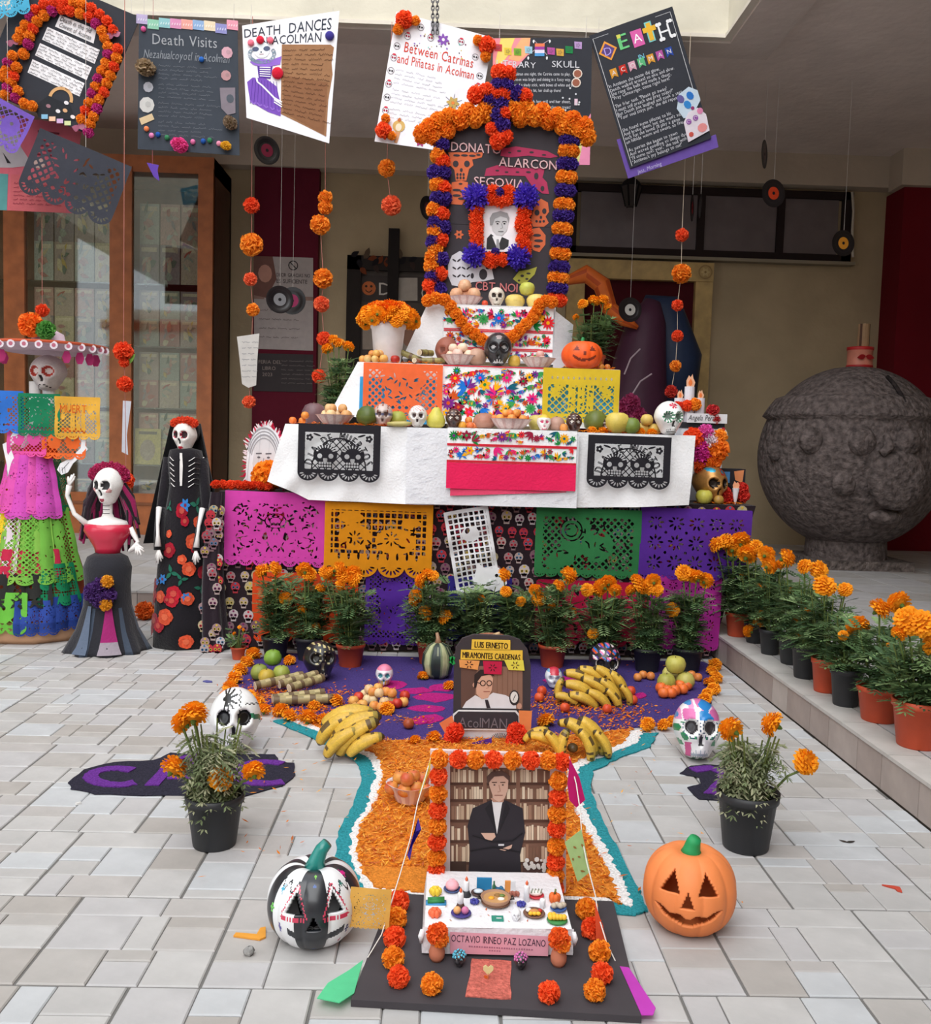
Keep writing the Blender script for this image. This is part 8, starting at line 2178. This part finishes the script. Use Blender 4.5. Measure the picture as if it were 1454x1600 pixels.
hd=skull_mesh('head',skull_cols(C(206,196,194),C(220,210,206),.62,C(170,60,50),C(50,40,40),None,lambda a,b,f:C(60,50,50)if f>0 and abs(b+.62-.06*math.cos(a*6))<.02 and abs(a)<.5 else None),CERAM);q=at(76,611,Ya)-A.location;link('head',hd,A,(q.x,-.0,q.z),None,(52*u,52*u,46*u))
MB().tube([(q.x,0,q.z+2*u),(q.x+2*u,0,q.z-24*u)],9*u,10,C(224,222,224)).build('neck',CERAM,A)
sb_=MB();zc=at(80,549,Ya).z-A.location.z
sb_.lathe([(22*u,zc+2*u),(60*u,zc-3*u),(84*u,zc+6*u),(86*u,zc+10*u),(62*u,zc+4*u),(26*u,zc+8*u),(22*u,zc+26*u),(10*u,zc+32*u)],36,lambda i,j:C(196,170,184)if i!=2 else C(200,90,60),q.x,0);sb_.build('sombrero',CLOTH,A,True)
for k in range(15):
 a=-PI/2+(k-7)*.24;X,Y_=q.x+84*u*math.cos(a),84*u*math.sin(a)
 MB().disc(lambda s,v,h:(X+s,Y_-h-.004,zc+3*u+v),0,0,6*u,C(236,226,234),0,6*u,9).disc(lambda s,v,h:(X+s,Y_-h-.004,zc+3*u+v),0,0,3*u,C(190,110,130),.001).build('hat_tab',PAPER,A)
for k in range(12):
 if abs(k-5.5)<2:continue
 a=-PI/2+(k-5.5)*.3;MB().disc(lambda s,v,h:(q.x+70*u*math.cos(a)+s,70*u*math.sin(a)-h,zc-12*u+v),0,0,7*u,C(190,60,120),0,10*u,6).build('hat_fringe',PAPER,A)
pom(A,(q.x-14*u,-30*u,zc+36*u),18*u,C(250,120,20),'hat_flower');pom(A,(q.x+10*u,-34*u,zc+28*u),14*u,C(60,150,60),'hat_flower')
p=flo(168,1014);B_=thing('red_bodice_catrina','skeleton lady in a red bodice and black mermaid skirt with purple rose','skeleton figure',p);u=pix(1,p.y)
MB().lathe([(62*u,0),(60*u,6*u),(46*u,34*u),(36*u,70*u),(34*u,100*u),(36*u,130*u),(30*u,146*u),(19*u,152*u)],40,lambda i,j:C(44,44,50)if i>2 or j%7 else C(70,80,96),rf=lambda a,t:1+(.10*math.sin(9*a)*max(0,1-t*2.4))).build('skirt',CLOTH,B_,True)
for a0,c,w_ in((-.35,C(92,104,124),.3),(.38,C(150,40,104),.42)):
 m_=MB().grid(lambda s,v:((64-25*v**.6)*u*math.cos(-PI/2+a0+w_*(s-.5)*(1.3-.8*v))*1.03,(64-25*v**.6)*u*math.sin(-PI/2+a0+w_*(s-.5)*(1.3-.8*v))*1.05,4*u+70*u*v),8,8,lambda s,v:c if not(a0>0 and v<.4 and int(v*12)%2==0)else C(150,140,150));m_.build('skirt_panel',CLOTH,B_,True)
for k in range(5):pom(B_,((-10+(k%3)*12)*u,-37*u,(92+(k//3)*14-(k%2)*8)*u),13*u,C(76,34,110),'purple_rose',n=50)
for z in(113,78):pom(B_,(14*u if z>100 else 12*u,-42*u,z*u),10*u,C(232,160,30),'yellow_flower',n=50)
RB_=C(200,40,70);MB().lathe([(19*u,150*u),(21*u,160*u),(28*u,172*u),(37*u,186*u),(35*u,196*u),(20*u,200*u)],28,RB_,rf=lambda a,t:1-.25*abs(math.sin(a))+.08*t*(abs(math.cos(2*a+1.57)))).build('bodice',GLAZE,B_,True)
m_=MB().lathe([(34*u,192*u),(30*u,202*u),(10*u,208*u),(7.5*u,214*u),(7.5*u,240*u)],20,BONE,rf=lambda a,t:1-.25*abs(math.sin(a)))
for k in range(4):m_.line(lambda s,v,h:(s,-8*u-h,v),[(-6*u,(214+k*6)*u),(6*u,(214+k*6)*u)],1*u,C(60,56,60),.001)
m_.build('chest_and_neck',CERAM,B_,True)
link('head',skull_mesh('head',skull_cols(C(236,234,232),C(44,42,44),1.0,None,C(40,40,40),None,lambda a,b,f:C(160,60,80)if f>0 and math.hypot(a/.24,(b+.62)/.09)<1 else(C(206,150,150)if f>0 and math.hypot((abs(a)-.6)/.15,(b+.25)/.1)<1 else None)),CERAM),B_,(2*u,0,228*u),(0,0,-.25),(42*u,42*u,48*u))
rr_=random.Random(6);m_=MB()
for k in range(60):
 a=rr_.uniform(-.6,3.74);r0=22*u;x,y=r0*math.cos(a)*1.2,abs(math.sin(a))*r0*.8+4*u;L=rr_.uniform(50,100)*u;z0=(262+rr_.uniform(-14,12))*u
 m_.tube([(x*.7,y*.6,z0),(x*1.3+rr_.uniform(-4,4)*u,y,z0-L*.4),(x*1.5+rr_.uniform(-9,9)*u,y,z0-L)],[4*u,5*u,2*u],5,rr_.choice([C(34,26,32),C(46,30,40),C(140,30,80)]),cap=False)
m_.build('hair',CLOTH,B_,True)
for k in range(9):a=k*.4-.1;pom(B_,(24*u*math.cos(a),6*u,(272+14*math.sin(a))*u),9*u,C(190,34,90),'crown_flower',n=40)
def arm(par,pts,rad,hand,fan,col=BONE,name='arm'):
 o=MB().tube(pts,rad,8,col).build(name,CERAM,par,True);h=Vector(hand)
 for k in range(5):
  d=Vector(fan)+Vector(((k-2)*.22,.1*(k%2),(.12*(k-2))));d.normalize();l=(14+3*(2-abs(k-2)))*u
  MB().tube([h,h+d*l*.5+Vector((0,-.004,0)),h+d*l],[2.2*u,1.9*u,1.2*u],6,col).build('finger',CERAM,o,True)
arm(B_,[(-32*u,0,196*u),(-50*u,-4*u,212*u),(-60*u,-6*u,240*u),(-56*u,-8*u,256*u)],[5*u,3.4*u,3.2*u,4.5*u],(-56*u,-8*u,256*u),(.4,-.1,.9));arm(B_,[(34*u,0,192*u),(46*u,2*u,170*u),(40*u,-16*u,158*u),(54*u,-20*u,168*u)],[5*u,3.4*u,3.2*u,4.5*u],(52*u,-20*u,168*u),(.4,-.4,-.6))
p=flo(288,1006);K=thing('black_veil_catrina','tall skeleton lady with black veil and rose patterned black gown','skeleton figure',p);u=pix(1,p.y);BKC=C(30,27,32)
prof=[(48,0),(47,40),(42,120),(34,190),(27,230),(24,250),(27,290),(24,304),(8,308)]
MB().lathe([(a*u,b*u)for a,b in prof],32,BKC,rf=lambda a,t:1+.03*math.sin(7*a)*(1-t)).build('gown',CLOTH,K,True)
def rad(z):
 for i in range(len(prof)-1):
  if prof[i][1]<=z<=prof[i+1][1]:return prof[i][0]+(prof[i+1][0]-prof[i][0])*(z-prof[i][1])/(prof[i+1][1]-prof[i][1])
 return 20
def PK(s,v,h):a=-PI/2+s;r=rad(v)*u*1.035+h;return(r*math.cos(a),r*math.sin(a),v*u)
m_=MB();rr_=random.Random(9)
for k in range(46):
 s,v=rr_.uniform(-1.4,1.4),rr_.uniform(4,226);q=rr_.random();rs=rr_.uniform(7,16)/45
 S=lambda a,b,h,s=s,v=v:PK(s+a,v+b*45,h)
 if q<.62:c=rr_.choice([C(176,30,46),C(150,20,40),C(206,80,50)]);[m_.disc(S,.3*rs*math.cos(i*1.26),.3*rs*math.sin(i*1.26),rs*.55,jit(c,.2,rr_),.001+i*.0004,n=8)for i in range(5)];m_.disc(S,0,0,rs*.35,mixc(c,(1,.4,.2),.15),.004,n=8)
 elif q<.9:[m_.leafp(S,0,0,rs*1.1,rs*.5,i*2.1+s,C(34,100,80),.001)for i in range(3)]
 else:m_.flower(S,0,0,rs*.8,C(50,120,190),C(120,40,60),6,.002)
tag(m_.build('rose_print',CLOTH,K),kind='stuff')
m_=MB()
for i in range(6):
 for sg in(-1,1):m_.line(PK,[(sg*.12,292-i*8),(sg*.5,294-i*8),(sg*.85,288-i*8)],2.6,BONE,.003)
m_.line(PK,[(0,300),(.05,280),(.0,250)],.13,BONE,.004);m_.rect(PK,-.07,256,.07,300,BONE,.004);m_.build('painted_ribs',CERAM,K)
MB().tube([(0,0,300*u),(0,-2*u,326*u)],7*u,10,BONE).build('neck',CERAM,K,True)
link('head',skull_mesh('head',skull_cols(C(230,226,222),C(50,30,34),.9,None,C(40,36,36),None,lambda a,b,f:C(190,40,60)if f>0 and math.hypot(a/.3,(b+.62)/.07)<1 else(C(190,40,70)if f>0 and any(.7<math.hypot((a-e)/.25,(b-z)/.23)<1.05 for e,z in EYES)else None)),CERAM),K,(-1*u,0,302*u),(0,0,-.2),(36*u,36*u,41*u))
def vf(s,v):
 a=-.25+(PI+.5)*s;k=1+v*1.5;return((21*k+3*math.sin(s*20)*v)*u*math.cos(a)*(1.25 if math.cos(a)<0 else .95),(10+15*math.sin(a))*u,(346-190*v*(1 if math.cos(a)<0 else .8))*u)
MB().grid(vf,24,14,C(24,22,26)).build('veil',CLOTH,K,True);MB().ball((0,8*u,334*u),(20*u,17*u,22*u),C(22,20,24),16,10).build('hair',CLOTH,K,True)
for k in range(6):pom(K,((-15+k*6)*u,-10*u,(346+4*math.sin(k*.63))*u),7*u,C(236,70,36),'crown_flower',n=40)
for sg in(-1,1):
 o=MB().tube([(sg*26*u,0,292*u),(sg*34*u,-6*u,220*u),(sg*30*u,-28*u,160*u)],[8*u,8*u,9*u],10,BKC).build('sleeve',CLOTH,K,True)
 MB().tube([(sg*33*u,-14*u,214*u),(sg*31*u,-30*u,176*u),(sg*29*u,-34*u,152*u)],[8*u,8*u,9*u],10,BKC).build('cuff',CLOTH,K,True)
 arm(K,[(sg*33*u,-26*u,216*u),(sg*31*u,-39*u,190*u),(sg*30*u,-41*u,176*u),(sg*29*u,-44*u,158*u)],[4.4*u,2.6*u,2.6*u,5*u],(sg*28*u,-43*u,152*u),(0,-.12,-1),name='forearm_bone')
ff_=pom(None,flo(226,968)+Vector((0,0,.03)),pix(16,4.8),C(236,110,30));ff_.name='orange_paper_flower';ff_.location.z=pix(15,4.8);tag(ff_,'orange paper flower on the floor between the two catrinas','paper flower')
# carved stone head and the back wall things
SY=7.4;u=pix(1,SY);zc=at(1325,716,SY).z;sx_=on(1328,SY,zc).x
sh=thing('stone_head','huge round carved basalt head on a low pedestal under the gallery','stone sculpture',(sx_,SY,STEP_Z));ST=C(104,94,92);zz=zc-STEP_Z
MB().box((-75*u,-70*u,0),(78*u,70*u,14*u),C(110,100,96)).build('plinth',BASALT,sh);MB().lathe([(62*u,14*u),(60*u,zz-118*u)],24,ST).build('pedestal',BASALT,sh)
def sr_(v):
 z=-1+2*v;return 140*u*math.sqrt(max(0.0004,1-z*z))*(1.0 if z<.42 else(1.075 if z<.66 else .99))
MB().lathe([(sr_(i/60),zz-142*u+286*u*i/60)for i in range(61)],56,ST).build('head',BASALT,sh,True)
def SPt(s,v,h=0.0):
 z=v;a=-PI/2+s;r=140*u*math.sqrt(max(.01,1-z*z))+h;return Vector((r*math.cos(a),r*math.sin(a),zz+143*u*z))
for s,v,r,d,n in((-.80,.17,20,8,'carved_eye'),(.66,.17,22,8,'carved_eye'),(-.30,.17,20,8,'carved_brow'),(.16,.18,20,8,'carved_brow'),(.08,-.2,44,12,'carved_mouth'),(.06,-.58,26,10,'carved_chin'),(-.45,-.25,18,6,'carved_cheek'),(-1.25,.05,14,7,'ear_disc')):
 MB().ball(SPt(s,v,0),(r*u,d*u*1.6,r*u*(1 if n!='carved_chin' else .45)),jit(ST,.08),18,10).build(n,BASALT,sh,True)
MB().tube([SPt(-.07,.24,4*u),SPt(-.06,.12,8*u),SPt(-.13,.06,8*u)],[5*u,8*u,6*u],8,ST).build('carved_nose',BASALT,sh,True)
MB().tube([SPt(.2,.44+i*.07,6*u)for i in range(7)],3*u,6,C(50,44,44)).build('carved_groove',BASALT,sh,True)
bz=zc+142*u;dr_=thing('tin_drum','small red and cream tin with a bow on top of the stone head','tin',(on(1342,SY,bz).x,SY,bz-2*u))
MB().lathe([(20*u,0),(20*u,5*u),(19*u,6*u),(19*u,27*u),(20*u,28*u),(20*u,33*u)],24,lambda i,j:C(170,30,34)if i in(0,4)else C(196,120,100)).build('tin',PLAST,dr_,True)
for e in(-.5,.5):MB().leafp(lambda a,b,h:(a,-21*u,b),0,18*u,14*u,8*u,PI/2-e*3.6,C(150,26,30),0).build('bow',PAPER,dr_)
bo_=thing('paper_roll','beige paper roll with brown scribbles standing on the red tin','paper roll',(dr_.location.x+4*u,SY,dr_.location.z+33*u));MB().lathe([(9*u,0),(9*u,36*u)],14,lambda i,j:C(150,120,90)if j%4 else C(80,56,44)).build('roll',CARD,bo_)
DY=8.2;u=pix(1,DY);q=on(1000,DY,STEP_Z);dg_=thing('paper_dragon','dark purple papier-mache creature with an orange arm in the right doorway','sculpture',q)
PD_=lambda a,b,d=0.0:at(a,b,DY+d)-q
MB().tube([PD_(985,857),PD_(985,700),PD_(990,640),PD_(1000,560),PD_(1010,500),PD_(1020,470)],[70*u,60*u,52*u,40*u,30*u,12*u],16,C(70,34,56)).build('body',CERAM,dg_,True)
MB().tube([PD_(1045,640,.2),PD_(1050,560,.2),PD_(1030,480,.2),PD_(1005,470,.2)],[40*u,46*u,34*u,10*u],14,C(34,48,76)).build('wing',CERAM,dg_,True)
MB().tube([PD_(880,440,-.1),PD_(915,428,-.1),PD_(940,445,-.12),PD_(952,482,-.14),PD_(975,500,-.16),PD_(996,512,-.18)],[6*u,14*u,14*u,12*u,10*u,3*u],12,lambda i,j:C(226,110,40)if(i+j)%3 else C(196,80,30)).build('arm',CERAM,dg_,True)
for a,b in((970,640),(995,650),(985,630)):pom(dg_,PD_(a,b,-.5),14*u,C(190,60,110),'pink_flower')
for pts in(((975,585),(985,560),(1000,545)),((985,620),(1000,596),(1018,584))):MB().tube([PD_(a,b,-.40)for a,b in pts],1.2*u,5,C(190,170,180)).build('trim_line',CARD,dg_)
WY=WALL_Y-.125
t,P=poster('wall_notice','white notice with a portrait photo and crossed circle on the maroon pilaster',[(396,400),(489,403),(489,548),(397,545)],93,145,C(176,166,164),WY,.002)
m_=MB().poly(P,[(0,145),(30,145),(36,110),(20,80),(0,84)],C(120,84,76),.002).disc(P,18,118,11,C(190,140,124),.003,14,12).rect(P,0,78,93,84,C(150,120,110),.002);m_.ring(P,62,132,7,1.4,C(40,36,40),.003).line(P,[(57,137),(67,127)],1.4,C(40,36,40),.003);m_.text(P,'DECIR GRACIAS NO',36,114,8,C(60,54,56),.003,sx=.72).text(P,'ES SUFICIENTE',36,104,9,C(60,54,56),.003,sx=.85)
for i in range(4):scrib(m_,P,8,60-i*14,60,3.6,C(110,100,100),rp_,.003)
m_.build('print',CARD,t)
t,P=poster('wall_notice','dark grey programme notice under the white one on the pilaster',[(396,552),(489,554),(488,613),(396,611)],93,60,C(62,56,58),WY,.002)
m_=MB().text(P,'FERIA DEL',8,44,8,C(150,136,130),.003).text(P,'LIBRO',14,34,8,C(150,136,130),.003).text(P,'2023',14,24,8,C(150,136,130),.003)
for i in range(6):scrib(m_,P,44,48-i*7,18,3,C(120,112,110),rp_,.003);scrib(m_,P,68,48-i*7,18,3,C(120,112,110),rp_,.003)
m_.build('print',CARD,t)
DYd=WALL_Y-.06
for lab,cs,c in(('pale paper taped high on the left door glass',[(620,434),(652,434),(652,470),(620,470)],C(170,160,150)),('printed picture of a person in a dark hat behind the white pot',[(566,492),(668,496),(668,548),(566,546)],C(150,136,124))):
 t,P=poster('door_notice',lab,cs,100,60,c,DYd,.002)
 if 'hat' in lab:MB().disc(P,72,26,12,C(150,110,92),.002,20,12).poly(P,[(52,40),(92,40),(84,46),(80,60),(64,60),(60,46)],C(40,34,32),.003).build('print',CARD,t)
 else:scrib(MB(),P,10,30,70,8,C(90,84,80),rp_)
t,P=poster('door_letters','white letters D and CH with a pumpkin face stuck on the left door',[(560,430),(690,434),(690,474),(560,470)],130,40,C(66,58,56),DYd+.004,.002)
MB().text(P,'D',32,10,28,C(206,196,186),.003).text(P,'CH',98,6,28,C(206,196,186),.003,sx=.7).build('lettering',CARD,t);MB().disc(P,16,20,11,C(190,104,60),.003,11,14).disc(P,12,23,2,C(40,30,26),.004).disc(P,20,23,2,C(40,30,26),.004).ring(P,16,19,5,1.4,C(40,30,26),.004,8,3.4,6.0).build('pumpkin_face',CARD,t)
